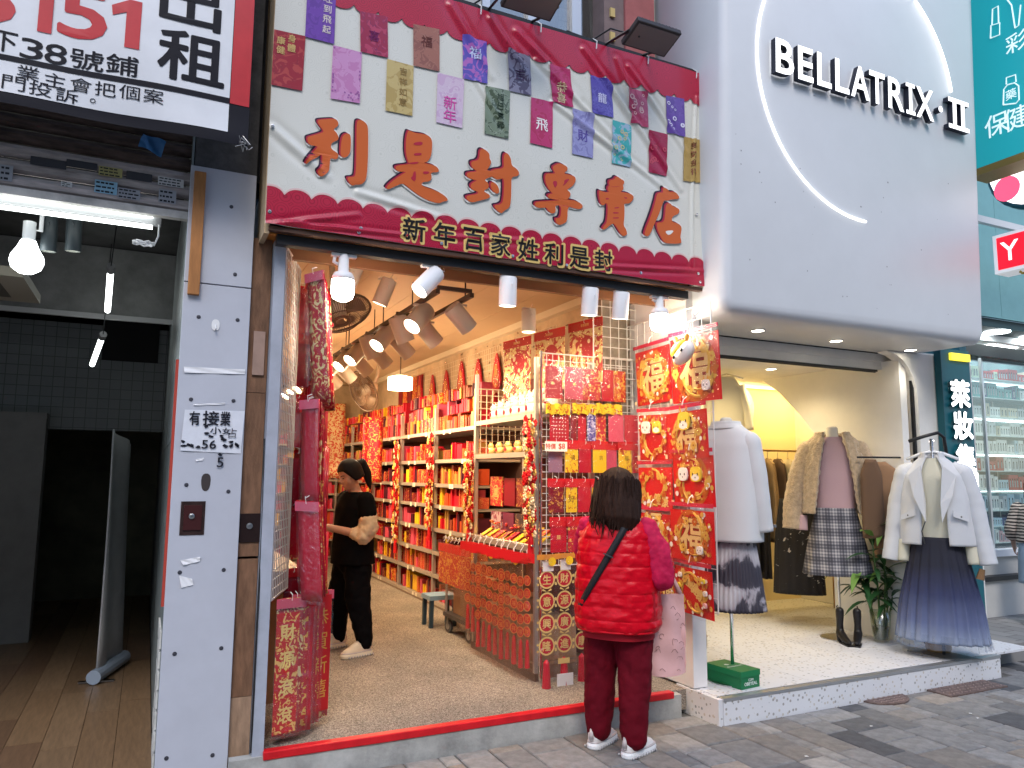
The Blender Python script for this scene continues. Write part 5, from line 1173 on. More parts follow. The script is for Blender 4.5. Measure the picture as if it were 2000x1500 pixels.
for i in range(16):
    y = 4.80+i*.072; fr = Frame((IX0-.05-.016*(i % 3), y, 1.03-.012*(i % 2)), (0.30, -.95, 0)); big = i < 12
    t = thing('bagged_charm', 'bagged red string charm on the stand rail, %s from the street' % ORD[i], 'charm', fr.p(0, 0, 0), 0, 'bagged charms on the stand rail')
    string_charm(t, fr, 5 if big else 4, .037, -.20, None)
    bh = .86 if big else .74
    m = MB(); m.grid(lambda u, v: fr.p(-.085+.17*u, -bh+bh*v, .018+.012*math.sin(3.1*u)*math.sin(3.1*v)+.004*math.sin(9*v+i)), 6, 10); m.build('clear_bag', film_r, t, smooth=True)
    MB().fbox(fr, -.085, .085, -.075, -.01, .020, .023).build('header', hp, t)
    m = MB(); m.tube([fr.p(0, .045, 0), fr.p(.012, .062, .0), fr.p(.02, .045, 0), fr.p(0, .01, .01), fr.p(0, -.02, .012)], .004, 6); m.build('hook', hookm, t)
    if i in (2, 6, 9):
        m = MB(); m.fdisc(Frame(fr.p(0, 0, .0245), fr.u), .03, -.075, .028, 0, 14); m.build('gold_sticker', yellow, t)
# vertical couplet strings at the street end of the stand
for i, (px, tx, lab) in enumerate(((1067, '生意興隆', 'first string of red discs with gold characters hanging in a clear bag by the customer'), (1101, '財源廣進', 'middle string of red discs with gold characters hanging in a clear bag'), (1135, '身體健康', 'string of red discs with gold characters partly behind the customer'))):
    y = 4.60+.03*i; p = ony(px, 1085, y); fr = FY(p.x, y, 1.03); t = thing('couplet_string', lab, 'charm', fr.p(0, 0, 0), 0, 'couplet strings by the entrance')
    string_charm(t, fr, 4, .062, -.17, tx, gold_b, red)
    m = MB(); m.grid(lambda u, v: fr.p(-.088+.176*u, -.88+.88*v, .022+.012*math.sin(3.1*u)+.004*math.sin(11*v+i)), 6, 12); m.build('clear_bag', film, t, smooth=True)
    MB().fbox(fr, -.085, .085, -.035, 0, .024, .028).build('header', M('header_orange', (.62, .25, .04), .4), t)
    MB().fbox(fr, -.03, .05, -.115, -.045, .003, .012).build('white_cord_bundle', M('white_cord', (.8, .78, .74), .6), t)
    if i == 1:
        MB().fbox(fr, -.07, .055, -.93, -.80, .03, .033).build('white_card', M('white_card', (.82, .80, .78), .5), t)
    if i == 1: MB().fbox(fr, -.06, .03, -.735, -.70, .026, .028).build('gold_sticker', gold_b, t)
    MB().fdisc(fr, .03, -.05, .03, .029, 14).build('yellow_sticker', yellow, t)
# smaller rack and trolley further in
rk2 = thing('hanging_rack', 'small rail of bagged red charms above the trolley', 'rack', (2.5, 6.3, FL))
MB().tube([(2.5, 6.0, .985), (2.5, 6.62, .985)], .008, 8).build('rail', chrome, rk2)
for y in (6.0, 6.62): MB().tube([(2.5, y, .985), (2.86, y, .985)], .007, 6).build('bracket', chrome, rk2)
for i in range(7):
    y = 6.05+i*.085; fr = Frame((2.49, y, .95), (.3, -.95, 0)); t = thing('bagged_charm', 'bagged red fringe charm on the small rail, %s from the street' % ORD[i], 'charm', fr.p(0, 0, 0), 0, 'bagged charms on the small rail')
    MB().fbox(fr, -.07, .07, -.36, -.09, 0, .008).build('fringe', redorange, t)
    MB().fbox(fr, -.08, .08, -.08, -.01, .009, .012).build('header', hp, t)
    m = MB(); m.grid(lambda u, v: fr.p(-.09+.18*u, -.44+.44*v, .016+.012*math.sin(3.1*u)*math.sin(3.1*v)), 6, 8); m.build('clear_bag', film_r, t, smooth=True)
    m = MB(); m.tube([fr.p(0, .045, 0), fr.p(.012, .062, .0), fr.p(.02, .045, 0), fr.p(0, .01, .01)], .004, 6); m.build('hook', hookm, t)
tr = thing('trolley', 'dark platform trolley with a brown carton under the hanging charms', 'trolley', (2.68, 6.25, FL))
MB().box(2.5, 2.84, 5.98, 6.6, .29, .325).build('deck', M('trolley_dark', (.055, .05, .05), .5), tr)
for y in (5.99, 6.57):
    MB().tube([(2.52, y, .32), (2.52, y, .75)], .012, 8).build('post', steel, tr)
for x, y in ((2.53, 6.03), (2.53, 6.52), (2.81, 6.03), (2.81, 6.52)):
    w_ = MB().lathe([(.05, -.014), (.055, -.01), (.055, .01), (.05, .014)], (x, y, FL+.056), (1, .2, 0), 18).build('wheel', M('grey_rubber', (.10, .10, .10), .6), tr)
    MB().lathe([(.028, -.017), (.028, .017)], (x, y, FL+.056), (1, .2, 0), 14).build('hub', steel, w_)
    MB().box(x-.02, x+.02, y-.012, y+.012, FL+.058, .29).build('fork', steel, tr)
MB().box(2.56, 2.80, 6.05, 6.5, .327, .66).solo('carton', M('carton_brown', (.34, .21, .12), .8, var=.1), 'brown carton riding on the trolley', 'carton')
st = thing('step_stool', 'small blue plastic stool behind the trolley', 'stool', (2.55, 6.85, FL))
MB().box(2.42, 2.70, 6.74, 6.98, .40, .44).build('seat', M('blue_plastic_stool', (.22, .36, .50), .4), st)
for x, y in ((2.43, 6.75), (2.66, 6.75), (2.43, 6.94), (2.66, 6.94)): MB().bar((x+.015, y+.015, FL), (x+.02, y+.02, .40), .035).build('leg', M('blue_stool_leg', (.03, .06, .09), .5), st)

# ---------------------------------------------------------------- front grid panel facing the street
GY = 4.74
grid_panel('front_grid', 'tall white wire grid facing the street behind the customer', FY(2.52, GY+.012, .93), .80, 1.52, .05)
MB().tube([(2.515, GY-.004, FL), (2.515, GY-.004, 2.46)], .011, 8).solo('grid_post', chrome, 'chrome post at the left edge of the front wire grid', 'post')
def row(zpx0, zpx1, xs, mats, rowname, **kw):
    z1 = ony(1120, zpx0, GY).z; z0 = ony(1120, zpx1, GY).z; out = []
    for i, ((a, b), mt) in enumerate(zip(xs, mats)):
        xa, xb = ony(a, zpx0, GY).x, ony(b, zpx0, GY).x; mt, cn = mt; hh = kw.get('hh', .035)
        t = thing('hanging_packet', '%s packet, %s from the left, %s of the front grid' % (cn, ORD[i], rowname), 'packet', ((xa+xb)/2, GY, z1), 0, 'packets on the front grid')
        fr = FY((xa+xb)/2, GY-.016-.012*(i % 2)-RND.random()*.01, z1); card(t, fr, xb-xa-.006, z1-z0-hh, mt, **kw); out.append((t, fr, xb-xa, z1-z0))
    return out
glos = dict(hh=.012)
r1 = row(716, 781, [(1062, 1096), (1098, 1133), (1134, 1170), (1169, 1193), (1194, 1218)], [(red, 'red'), (pinkm, 'pinkish red'), (redgold, 'red and gold'), (red, 'red'), (redorange, 'orange red')], 'top row', **glos)
for t, fr, w, h in r1:
    m = MB(); m.fdisc(Frame(fr.p(0, 0, .0068), (1, 0, 0)), RND.uniform(-.02, .03), -h*.55, .012, 0, 10); m.build('gold_seal', gold_b, t)
for i, (a, b) in enumerate(((1066, 1112), (1118, 1162), (1164, 1214))):
    pa, pb = ony(a, 796, GY-.05), ony(b, 796, GY-.05); m = MB(); m.grid(lambda u, v: (pa.x+(pb.x-pa.x)*u, GY-.05-.01*math.sin(u*14), pa.z-.045+.075*v+.006*math.sin(u*17)), 14, 3)
    m.solo('yellow_header', print_mat('yellow_header_print', (.74, .56, .03), [(.50, .30, .01), (.45, .1, .01)], 40, .55), 'crumpled yellow header strip across the front grid, %s from the left' % ORD[i], 'header', 'yellow headers on the front grid', smooth=True)
r2 = row(803, 861, [(1070, 1108), (1109, 1122), (1124, 1141), (1141, 1158), (1160, 1180), (1182, 1212), (1214, 1252)], [(red, 'white-dotted red'), (dred, 'narrow dark red'), (red, 'narrow red'), (print_mat('blue_print', (.06, .06, .30), [(.2, .2, .5), (.5, .5, .7)], 30, .5), 'dark blue'), (redgold, 'narrow red and gold'), (pinkm, 'pinkish red'), (red, 'wide red')], 'second row', **glos)
t, fr, w, h = r2[0]; m = MB()
for i in range(5):
    for j in range(7): m.fdisc(fr, -w*.3+i*w*.15, -h*.16-j*h*.12, .0045, .0068, 6)
m.build('white_dots', M('white_dot', (.85, .8, .75), .5), t)
r3 = row(864, 923, [(1068, 1096), (1098, 1124), (1126, 1151), (1152, 1179), (1180, 1201), (1202, 1228), (1229, 1250)], [(M('mauve_packet', (.28, .15, .22), .5), 'mauve'), (yelred, 'yellow'), (red, 'red'), (yellow, 'bright yellow'), (pinkm, 'pinkish red'), (yelred, 'tall yellow'), (redgold, 'red and gold')], 'third row', header=hp, hh=.05)
for i, chh in ((1, '福'), (3, '吉'), (5, '福')):
    t, fr, w, h = r3[i]; m = MB(); put_text(m, chh, fr, w*.1, -h*.5, .035, .0066, .02); m.build('character', M('olive_ink', (.26, .16, .01), .5), t)
r4 = row(938, 1000, [(1068, 1098), (1100, 1122), (1124, 1150), (1150, 1172), (1174, 1196), (1198, 1222)], [(dredgold, 'dark red'), (yelred, 'yellow'), (red, 'red'), (yellow, 'bright yellow'), (red, 'red'), (redgold, 'red and gold')], 'fourth row', header=hp, hh=.05)
t, fr, w, h = r4[1]; m = MB(); put_text(m, '好', fr, 0, -h*.58, .05, .0066, .04); m.build('character', M('olive_ink', (.26, .16, .01), .5), t)
r5 = row(1012, 1077, [(1072, 1104), (1104, 1124), (1126, 1152), (1154, 1178), (1180, 1205)], [(red, 'red'), (redgold, 'red and gold'), (red, 'red'), (dredgold, 'dark red'), (red, 'red')], 'fifth row', header=hp, hh=.055)
t, fr, w, h = r5[0]; m = MB(); put_text(m, '囍', fr, 0, -h*.55, .03, .0066, .02); m.build('character', gold_b, t)
p = ony(1086, 872, GY-.06); m = MB(); fr = FY(p.x, GY-.06, p.z); m.fbox(fr, -.09, .09, -.035, .035, 0, .003)
t = m.solo('price_card', M('price_card', (.80, .76, .66), .5), 'white price card with red print clipped over the front grid', 'price card')
m = MB(); put_text(m, '特價', fr, -.045, 0, .04, .0036, .03); put_text(m, '$8', fr, .045, 0, .045, .0036, .04); m.build('print', M('price_red', (.55, .05, .02), .5), t)
# three large zip bags with red headers high behind the grid
for i in range(3):
    cxy = Vector((2.76, 5.62)).lerp(Vector((2.97, 4.86)), i/2); fr = Frame((cxy.x, cxy.y, 2.70+.02*i), (.18, -.98, 0)); t = thing('header_bag', 'large decoration bag with a red header above the stand, %s from the street' % ORD[2-i], 'bag', fr.p(0, 0, 0), 0, 'header bags above the stand')
    card(t, fr, .37, .42, print_mat('gold_dragon_print', (.48, .012, .02), [(.70, .42, .08), (.82, .66, .3)], 15, .47), .006, True, hp, None, True, .012, .06)
    m = MB(); put_text(m, '恭喜發財', fr, 0, -.025, .022, .0105, .01); m.build('header_print', gold_b, t)
    m = MB(); m.fdisc(fr, .02, -.2, .09, .0068, 20); m.build('red_disc', red, t)
    m = MB()
    for k in range(14): m.fdisc(fr, RND.uniform(-.14, .14), RND.uniform(-.36, -.12), RND.uniform(.008, .02), .0085+.0002*k, 8)
    m.build('gold_dots', M('pale_gold', (.8, .68, .4), .4), t)
# ================================================================ decoration bags on the right, facing across the entrance
BXX = 3.30
grid_panel('side_grid', 'white wire grid on the pier carrying large decoration bags', FX(BXX+.012, 4.95, .70), 1.12, 2.02, .09)
grid_panel('upper_grid', 'small wire grid against the pier behind the right bulb', FY(2.96, 4.735, 2.3), .38, .62, .075)
cream_f = M('foam_white', (.84, .80, .76), .5); yel_f = M('foam_yellow_bright', (.82, .60, .05), .5); org_f = M('foam_orange', (.70, .30, .04), .5); pink_f = M('foam_pink', (.78, .40, .42), .5); eye_m = M('eye_black', (.02, .015, .015), .3)
lay = [0]
def flower(ms, fr, a, b, r, c, n=6):
    for k in range(n): ms.fdisc(fr, a+r*.62*math.cos(k*6.283/n), b+r*.62*math.sin(k*6.283/n), r*.42, c+.0004*k, 9)
def cub(t, fr, a, b, s, c, face, body=None):
    """small generic cartoon animal head with little horns"""
    m = MB(); m.loft([[fr.p(a+x*s, b+y*s, cc) for x, y in chaikin([(-.5, -.28), (-.34, -.48), (.34, -.48), (.5, -.28), (.5, .2), (.34, .45), (-.34, .45), (-.5, .2)], 2)] for cc in (c, c+.012)]); m.build('animal_head', face, t)
    m = MB(); m.fpoly(fr, [(a+x*s, b+y*s) for x, y in chaikin([(-.42, -.3), (0, -.46), (.42, -.3), (.3, -.06), (0, .0), (-.3, -.06)], 2)], c+.0125); m.build('muzzle', cream_f, t)
    m = MB()
    for d in (-1, 1): m.fdisc(fr, a+d*.24*s, b-.02*s, .065*s, c+.0132, 10, .09*s)
    m.fdisc(fr, a, b-.22*s, .05*s, c+.0132, 8); m.build('eye', eye_m, t)
    m = MB()
    for d in (-1, 1): m.tube([fr.p(a+d*.2*s, b+.42*s, c+.006), fr.p(a+d*.3*s, b+.62*s, c+.006), fr.p(a+d*.26*s, b+.8*s, c+.006)], [.05*s, .045*s, .02*s], 6)
    m.build('horn', org_f, t)
def decor_bag(lab, pts, style, i, tz=None):
    """pts: photo corners TL, TR, BR, BL of the bag, all on the plane of the grid"""
    x = BXX-.02-.013*(i % 4)-.004*i
    q = [onx(px, py, x) for px, py in pts]; y1, y0 = (q[0].y+q[3].y)/2, (q[1].y+q[2].y)/2; z1, z0 = (q[0].z+q[1].z)/2, (q[2].z+q[3].z)/2
    w, h = (y1-y0)*1.07, (z1-z0)*1.04; sw = random.Random(i+40); fr = Frame((x, (y0+y1)/2, z1), (sw.uniform(-.10, .10), -1, sw.uniform(-.035, .035)), (sw.uniform(-.05, .02), 0, 1)); t = thing('decoration_bag', lab, 'bag', fr.p(0, 0, 0), 0, 'decoration bags by the entrance')
    hh = .05
    MB().fbox(fr, -w/2, w/2, -h, -hh, 0, .005).build('red_card', M('glossy_red_card', (.56, .008, .014), .35, rnd=.08), t)
    MB().fbox(fr, -w/2-.01, w/2+.01, -hh*.55, -.002, .012, .016).build('zip_strip', M('zip_red', (.55, .02, .06), .35), t)
    m = MB(); ph = i*1.3
    m.grid(lambda u, v: fr.p(-w/2-.012+(w+.024)*u, -h-.012+(h+.01)*v, .026+.030*math.sin(3.1*u)*math.sin(3.1*v)+.007*math.sin(8*u+ph)*math.sin(6*v+ph)+.004*math.sin(19*u+7*v)), 9, 9); m.build('clear_bag', film, t, smooth=True)
    R_ = min(w, h)*.5; ca, cb_ = 0, -hh-(h-hh)*.5; g = MB(); o_ = MB(); p_ = MB(); rm = random.Random(i*7+3)
    if style in (0, 1, 2, 4):
        o_.fring(fr, ca, cb_, R_*.74, R_*.90, .0062, 30)
    if style in (0, 1, 4, 5):
        big = .74 if style != 5 else .6
        mm = MB(); put_text(mm, '福', fr, ca, cb_+(0 if style != 5 else h*.2), R_*2*big*.94, .0075, .10); mm.build('crest_edge', M('crest_outline', (.26, .02, .012), .45), t)
        mm = MB(); put_text(mm, '福', fr, ca, cb_+(0 if style != 5 else h*.2), R_*2*big*.86, .0095, .035); mm.build('crest', M('crest_gold', (.76, .56, .24), .35, .1, bump=.5, bscale=160), t)
    for k in range(64):
        a = rm.random()*6.283; rr = R_*rm.uniform(.70, 1.25); u, v = ca+rr*math.cos(a), cb_+rr*math.sin(a)*h/w*.9
        if abs(u) > w/2-.012 or v < -h+.012 or v > -hh-.01: continue
        [g, o_, p_][rm.choices([0, 1, 2], [5, 5, 2])[0]].fdisc(fr, u, v, rm.uniform(.006, .018), .0085+.00012*k, 9)
    for k in range(11):
        a = k*.571+i; u, v = ca+R_*.82*math.cos(a), cb_+R_*.72*math.sin(a)*h/w*.85
        if abs(u) < w/2-.03 and -h+.03 < v < -hh-.03: flower([g, o_][k % 2], fr, u, v, R_*.15, .012+.0002*k)
    # curling ribbon clouds
    for k in range(5):
        a0 = rm.random()*6.28; pts_ = [(ca+R_*(.55+.05*j)*math.cos(a0+j*.28), cb_+R_*(.55+.05*j)*math.sin(a0+j*.28)) for j in range(6)]
        pts_ = [(max(-w/2+.01, min(w/2-.01, u)), max(-h+.01, min(-hh-.01, v))) for u, v in pts_]
        g.tube([fr.p(u, v, .008) for u, v in pts_], R_*.045, 5)
    for nm, mm, mt in (('gold_motif', g, M('motif_gold', (.70, .42, .08), .4, .1)), ('orange_motif', o_, M('motif_orange', (.55, .13, .02), .4)), ('pale_motif', p_, cream_f)):
        if mm.v: mm.build(nm, mt, t, kind='stuff')
    if style == 1: cub(t, fr, 0, cb_+h*.26, R_*.72, .018, yel_f)
    if style == 2: cub(t, fr, -R_*.45, cb_+h*.12, R_*.5, .014, cream_f); cub(t, fr, R_*.28, cb_+h*.12, R_*.56, .015, yel_f)
    if style == 3: cub(t, fr, -R_*.4, cb_+h*.2, R_*.6, .014, cream_f); cub(t, fr, R_*.4, cb_+h*.2, R_*.6, .014, yel_f)
    if style in (4, 5): cub(t, fr, R_*.5, -h+R_*.42, R_*.3, .014, cream_f)
    if style == 6:
        mm = MB()
        for k, chh in enumerate('身體健康'): put_text(mm, chh, fr, -w*.26+w*.15*k, -h*.28-h*.11*k, w*.2, .0085, .06, rot=-.35)
        mm.build('character', gold_b, t)
        for k in range(12):
            a = -1.2+k*.42; u, v = R_*.85*math.cos(a), cb_+R_*1.05*math.sin(a)
            if abs(u) < w/2-.03 and -h+.03 < v < -hh-.02: cub(t, fr, u, v, R_*.2, .014, [cream_f, yel_f, pink_f][k % 3])
    if style == 7:
        mm = MB()
        for k, chh in enumerate('身體健康'): put_text(mm, chh, fr, -w*.36+w*.22*k, -h*.82-.015*(k % 2), w*.2, .0085, .05)
        mm.build('character', gold_b, t)
    m = MB(); m.tube([fr.p(0, .05, -.01), fr.p(.005, .03, .02), fr.p(0, -.01, .03)], .003, 5); m.build('tie', hookm, t)
    MB().fbox(fr, -w/2+.01, -w/2+.035, -h+.004, -h+.034, .036, .038).build('price_sticker', M('price_sticker', (.72, .58, .36), .5), t)
    return t, fr, w, h
decor_bag('upper left bag of red and gold fortune cut-outs near the right bulb', [(1242, 678), (1306, 658), (1306, 783), (1245, 784)], 0, 0)
tb_, frb, wb_, hb_ = decor_bag('upper right bag with a gold fortune crest on a round red plaque', [(1312, 648), (1405, 632), (1400, 775), (1312, 783)], 4, 1)
decor_bag('bag of two small animal heads and red cut-outs in the second row', [(1253, 800), (1300, 793), (1300, 893), (1250, 898)], 3, 2)
decor_bag('bag with a yellow animal head above a gold fortune crest', [(1302, 792), (1386, 785), (1380, 890), (1300, 893)], 1, 3)
decor_bag('bag with a curled golden dragon and gold characters in the third row', [(1250, 905), (1312, 893), (1314, 985), (1250, 990)], 7, 4)
decor_bag('bag with two animal heads riding a gold boat in the third row', [(1314, 882), (1396, 868), (1390, 982), (1316, 985)], 2, 5)
decor_bag('bag with an orange fortune crest behind the customer shoulder', [(1244, 992), (1310, 985), (1310, 1082), (1246, 1084)], 5, 6)
decor_bag('bag with the largest gold fortune crest and two tiny animals', [(1312, 985), (1396, 978), (1392, 1098), (1312, 1085)], 4, 7)
decor_bag('narrow red bag low beside the customer elbow', [(1290, 1093), (1316, 1093), (1320, 1186), (1292, 1180)], 0, 8)
decor_bag('lowest red bag with diagonal gold characters ringed by tiny animals', [(1316, 1092), (1394, 1098), (1392, 1206), (1318, 1190)], 6, 9)
# plush toy head hung over the two top bags
t = thing('plush_charm', 'yellow and white plush animal charm tied over the top bags', 'toy', (BXX-.1, 4.12, 2.45)); p = onx(1335, 690, BXX-.13); fr = Frame(p, (.0, -.85, .5), (0, .5, .85))
m = MB(); m.ell(p, (.05, .11, .065), Matrix.Rotation(-.5, 3, 'X')); m.build('head', cream_f, t, smooth=True)
m = MB(); m.ell(p+Vector((-.006, .03, .03)), (.05, .085, .05), Matrix.Rotation(-.5, 3, 'X')); m.build('forehead', yel_f, t, smooth=True)
m = MB()
for d in (-1, 1): m.ell(p+Vector((-.052, d*.04, -.006-d*.02)), (.008, .011, .014), None, 8, 5)
m.build('eye', eye_m, t)
m = MB()
for d in (-1, 1): m.limb([(p+Vector((0, d*.04+.02, .06)), .012), (p+Vector((0, d*.06+.02, .11)), .016)], 8)
m.build('horn', org_f, t, smooth=True)
MB().tube([p+Vector((.02, 0, .06)), p+Vector((.03, -.02, .2)), (BXX, p.y-.02, p.z+.3)], .004, 5).build('string', hookm, t)

# ================================================================ left side of the entrance: grid with stacked bags
grid_panel('left_grid', 'white wire grid seen edge-on at the left of the entrance', Frame((.775, 4.63, .90), (-.16, -.46, 0)), .46, 1.92, .05, wire, .0026)
pl = print_mat('bag_print_dark', (.20, .008, .02), [(.45, .22, .08), (.6, .5, .3)], 28, .56); pl2 = print_mat('bag_print_red', (.45, .012, .025), [(.62, .36, .08), (.75, .6, .3)], 24, .54)
plum = M('plum_bag', (.27, .010, .024), .25, rnd=.2, coat=.5); plum2 = M('crimson_bag', (.42, .008, .026), .25, rnd=.2, coat=.5)
def stack(n, x0, dx, y0, dy, z1, w, h, yaw, mats, lab, flare=.05, hdr=True):
    for i in range(n):
        a = math.radians(yaw)+RND.uniform(-.06, .06); fr = Frame((x0+dx*i, y0+dy*i, z1+RND.uniform(-.012, .012)), (math.cos(a), math.sin(a), 0), (math.sin(a)*flare, -math.cos(a)*flare*(.4+.6*i/n), 1))
        t = thing('hanging_bag', lab % ORD[i], 'bag', fr.p(0, 0, 0), 0, 'bags stacked on the left grid'); mt = mats[i % len(mats)]
        m = MB(); ph = i*.9
        m.grid(lambda u, v: fr.p(w*u, -h+h*v, .012*math.sin(3*v+ph)*(1-v)+.004*math.sin(7*u)), 3, 8); o = m.build('printed_sheet', mt, t, smooth=True); s_ = o.modifiers.new('s', 'SOLIDIFY'); s_.thickness = .006
        m = MB(); m.grid(lambda u, v: fr.p(-.008+(w+.016)*u, -h-.015+(h+.012)*v, .010+.014*math.sin(3.1*u)*math.sin(2*v+ph)+.012*math.sin(3*v+ph)*(1-v)), 4, 8); m.build('clear_bag', film, t, smooth=True)
        if hdr: MB().fbox(fr, -.008, w+.008, -.05, 0, .011, .014).build('header', hp if i % 3 else M('header_pink', (.62, .10, .16), .4), t)
        m = MB(); m.tube([fr.p(w*.5, .03, -.01), fr.p(w*.5, .02, .02), fr.p(w*.5, -.01, .015)], .0025, 5); m.build('hook', hookm, t)
stack(9, .735, .016, 4.16, .058, 2.66, .15, .72, -66, [pl2, redgold, pl, red], 'tall printed bag high on the left grid, %s from the street', .10)
stack(9, .735, .015, 4.16, .055, 1.95, .15, .55, -62, [plum2, pl2, plum, redgold], 'dark plum bag in the middle of the left grid, %s from the street', .04)
stack(9, .73, .016, 4.14, .055, 1.42, .15, .52, -58, [plum2, redorange, pl2, plum], 'crimson glossy bag low on the left grid, %s from the street', .10)
stack(7, .66, .032, 4.22, .035, .90, .15, .70, 12, [pl2, redgold, red, plum2, red], 'long red scroll bag at the foot of the left grid, %s from the left', .0)
# gold writing on the two outermost long scrolls
fr = Frame((.66+.085, 4.22-.02, .90), (math.cos(.314), math.sin(.314), 0)); t = thing('couplet_scroll', 'front red couplet scroll with gold characters at the left entrance', 'scroll', fr.p(0, 0, 0)); fr = Frame((.655, 4.19, .88), (math.cos(.3), math.sin(.3), 0))
MB().fbox(fr, 0, .13, -.66, -.05, 0, .005).build('sheet', print_mat('scroll_dragon_print', (.50, .010, .016), [(.60, .24, .04), (.74, .46, .14)], 26, .55), t); mm = MB(); mm.grid(lambda u, v: fr.p(-.01+.15*u, -.68+.66*v, .012+.008*math.sin(3*u)*math.sin(9*v)), 5, 10); mm.build('clear_bag', film, t, smooth=True); m = MB()
for k, chh in enumerate('財源滾滾'): put_text(m, chh, fr, .065, -.15-.14*k, .085, .0062, .04)
m.build('character', gold_b, t)
fr = Frame((.855, 4.36, .88), (math.cos(.45), math.sin(.45), 0)); t = thing('couplet_scroll', 'rear red couplet scroll with outlined gold characters right of the scroll stack', 'scroll', fr.p(0, 0, 0))
MB().fbox(fr, 0, .15, -.63, 0, 0, .006).build('sheet', M('scroll_red', (.42, .010, .015), .4), t); m = MB()
for k, chh in enumerate('恭賀新禧'): put_text(m, chh, fr, .08, -.12-.13*k, .10, .0068, .0)
m.build('character', M('dull_gold', (.55, .28, .05), .4), t)
# dense packets hung deeper along the left wall, facing the street
dens = [plum2, pl2, red, redgold, plum, pinkm, dred, redorange]; kk = 0
for lv, z1 in enumerate((2.74, 2.40, 2.04, 1.70, 1.36, 1.02)):
    for k in range(4):
        x = .80+.055*k+.01*(lv % 2); y = 4.70+.10*k+RND.uniform(-.02, .02); fr = Frame((x, y, z1+RND.uniform(-.03, .03)), (.93, .36, 0), (RND.uniform(-.04, .04), 0, 1))
        t = thing('wall_packet', 'glossy red packet deep on the left wall, %s row down, %s from the left' % (ORD[lv], ORD[k]), 'packet', fr.p(0, 0, 0), 0, 'glossy packets on the left wall'); card(t, fr, .115, .27, dens[kk % 8], .012, True, hp if kk % 3 else None, None, kk % 2 == 0, .008, .04, .02); kk += 1
# red tasselled bundles further in along the left wall
MB().tube([(.93, 4.6, 2.62), (.93, 7.2, 2.62)], .010, 8).solo('hanging_pole', steel, 'steel pole along the left wall carrying red bundles', 'pole')
for i, (z1, h, y) in enumerate(((2.46, .36, 4.78), (2.10, .52, 4.74), (1.72, .46, 4.66), (1.22, .42, 4.60), (.84, .50, 4.56))):
    t = thing('fringe_bundle', 'bundle of long red fringe tubes on the left wall, %s from the top' % ORD[i], 'fringe', (.925, y, z1), 0, 'red fringe bundles on the left wall'); m = MB()
    for k in range(12):
        a = k*.5236; xx, yy = .925+.055*math.cos(a), y+.085*math.sin(a); m.tube([(xx, yy, z1), (xx*1.0, yy, z1-h)], .020, 6)
    m.build('fringe', red if i % 2 else plum2, t, smooth=True); m = MB()
    for k in range(16): m.ell((.925+RND.uniform(-.07, .07), y+RND.uniform(-.09, .09), z1+RND.uniform(0, .045)), (.02, .02, .016), None, 7, 4)
    m.build('knot', red, t, smooth=True); MB().tube([(.925, y, z1), (.94, y, z1+.06)], .004, 5).build('string', hookm, t)
for i in range(14):
    y = 5.2+i*.22; z = 2.2-.13*(i % 5); MB().box(.64, .70, y, y+.18, z-.62, z).solo('wall_packet_bundle', [redgold, dred, redorange, yelred, pinkm][i % 5], 'packet bundle hung flat on the left wall, %s from the street' % ORD[i], 'packet', 'packet bundles on the left wall')
MB().box(.64, .95, 5.0, 6.6, FL, .95).solo('side_counter', M('counter_wood', (.30, .17, .08), .5, var=.15), 'low brown wooden counter along the left wall', 'counter')
t = thing('black_frame_stack', 'stack of dark framed packets hanging left of the assistant', 'packets', (1.0, 5.1, 1.4))
for i in range(5): MB().box(.98+.02*i, .992+.02*i, 4.95+.012*i, 5.15, 1.22, 1.58).build('frame', M('dark_frame', (.035, .025, .03), .35, rnd=.3), t)

# ================================================================ lamps
lamp_w = M('lamp_white', (.80, .80, .82), .35); bulb_m = M('bulb_glow', (1, 1, 1), .4, emit=9, ecol=(1, .95, .86)); hot = M('spot_glow', (1, 1, 1), .4, emit=14, ecol=(1, .90, .70))
WARM = (1, .71, .41)
def bulb(x, y, z, lab, track=2.79):
    t = thing('bulb_lamp', lab, 'lamp', (x, y, track)); m = MB()
    m.box(x-.07, x+.07, y-.016, y+.016, track-.018, track-.001); m.build('track_adapter', lamp_w, t)
    m = MB(); m.tube([(x-.05, y, track-.02), (x-.055, y, z+.10), (x-.03, y, z+.09)], .010, 8); m.build('bracket', lamp_w, t, smooth=True)
    m = MB(); m.lathe([(.028, .15), (.030, .05), (.05, .042), (.062, .02), (.064, -.0)], (x, y, z), (0, 0, 1), 20); m.build('lamp_holder', lamp_w, t, smooth=True)
    m = MB(); m.lathe([(.0635, 0), (.0635, -.075), (.055, -.10), (.03, -.115), (.004, -.117)], (x, y, z), (0, 0, 1), 20); m.build('bulb', bulb_m, t, smooth=True)
    l = bpy.data.lights.new('bulb_light', 'POINT'); l.energy = 7; l.color = (1, .84, .62); l.shadow_soft_size = .07
    lo = bpy.data.objects.new('bulb_light', l); COL.objects.link(lo); lo.parent = t; lo.location = Vector((x, y-.0, z-.19))-t.location
p = ony(670, 548, 4.09); bulb(p.x, 4.09, p.z, 'bright white bulb hanging at the left end of the front track')
p = ony(1288, 615, 4.09); bulb(p.x, 4.09, p.z, 'bright white bulb hanging at the right end of the front track')
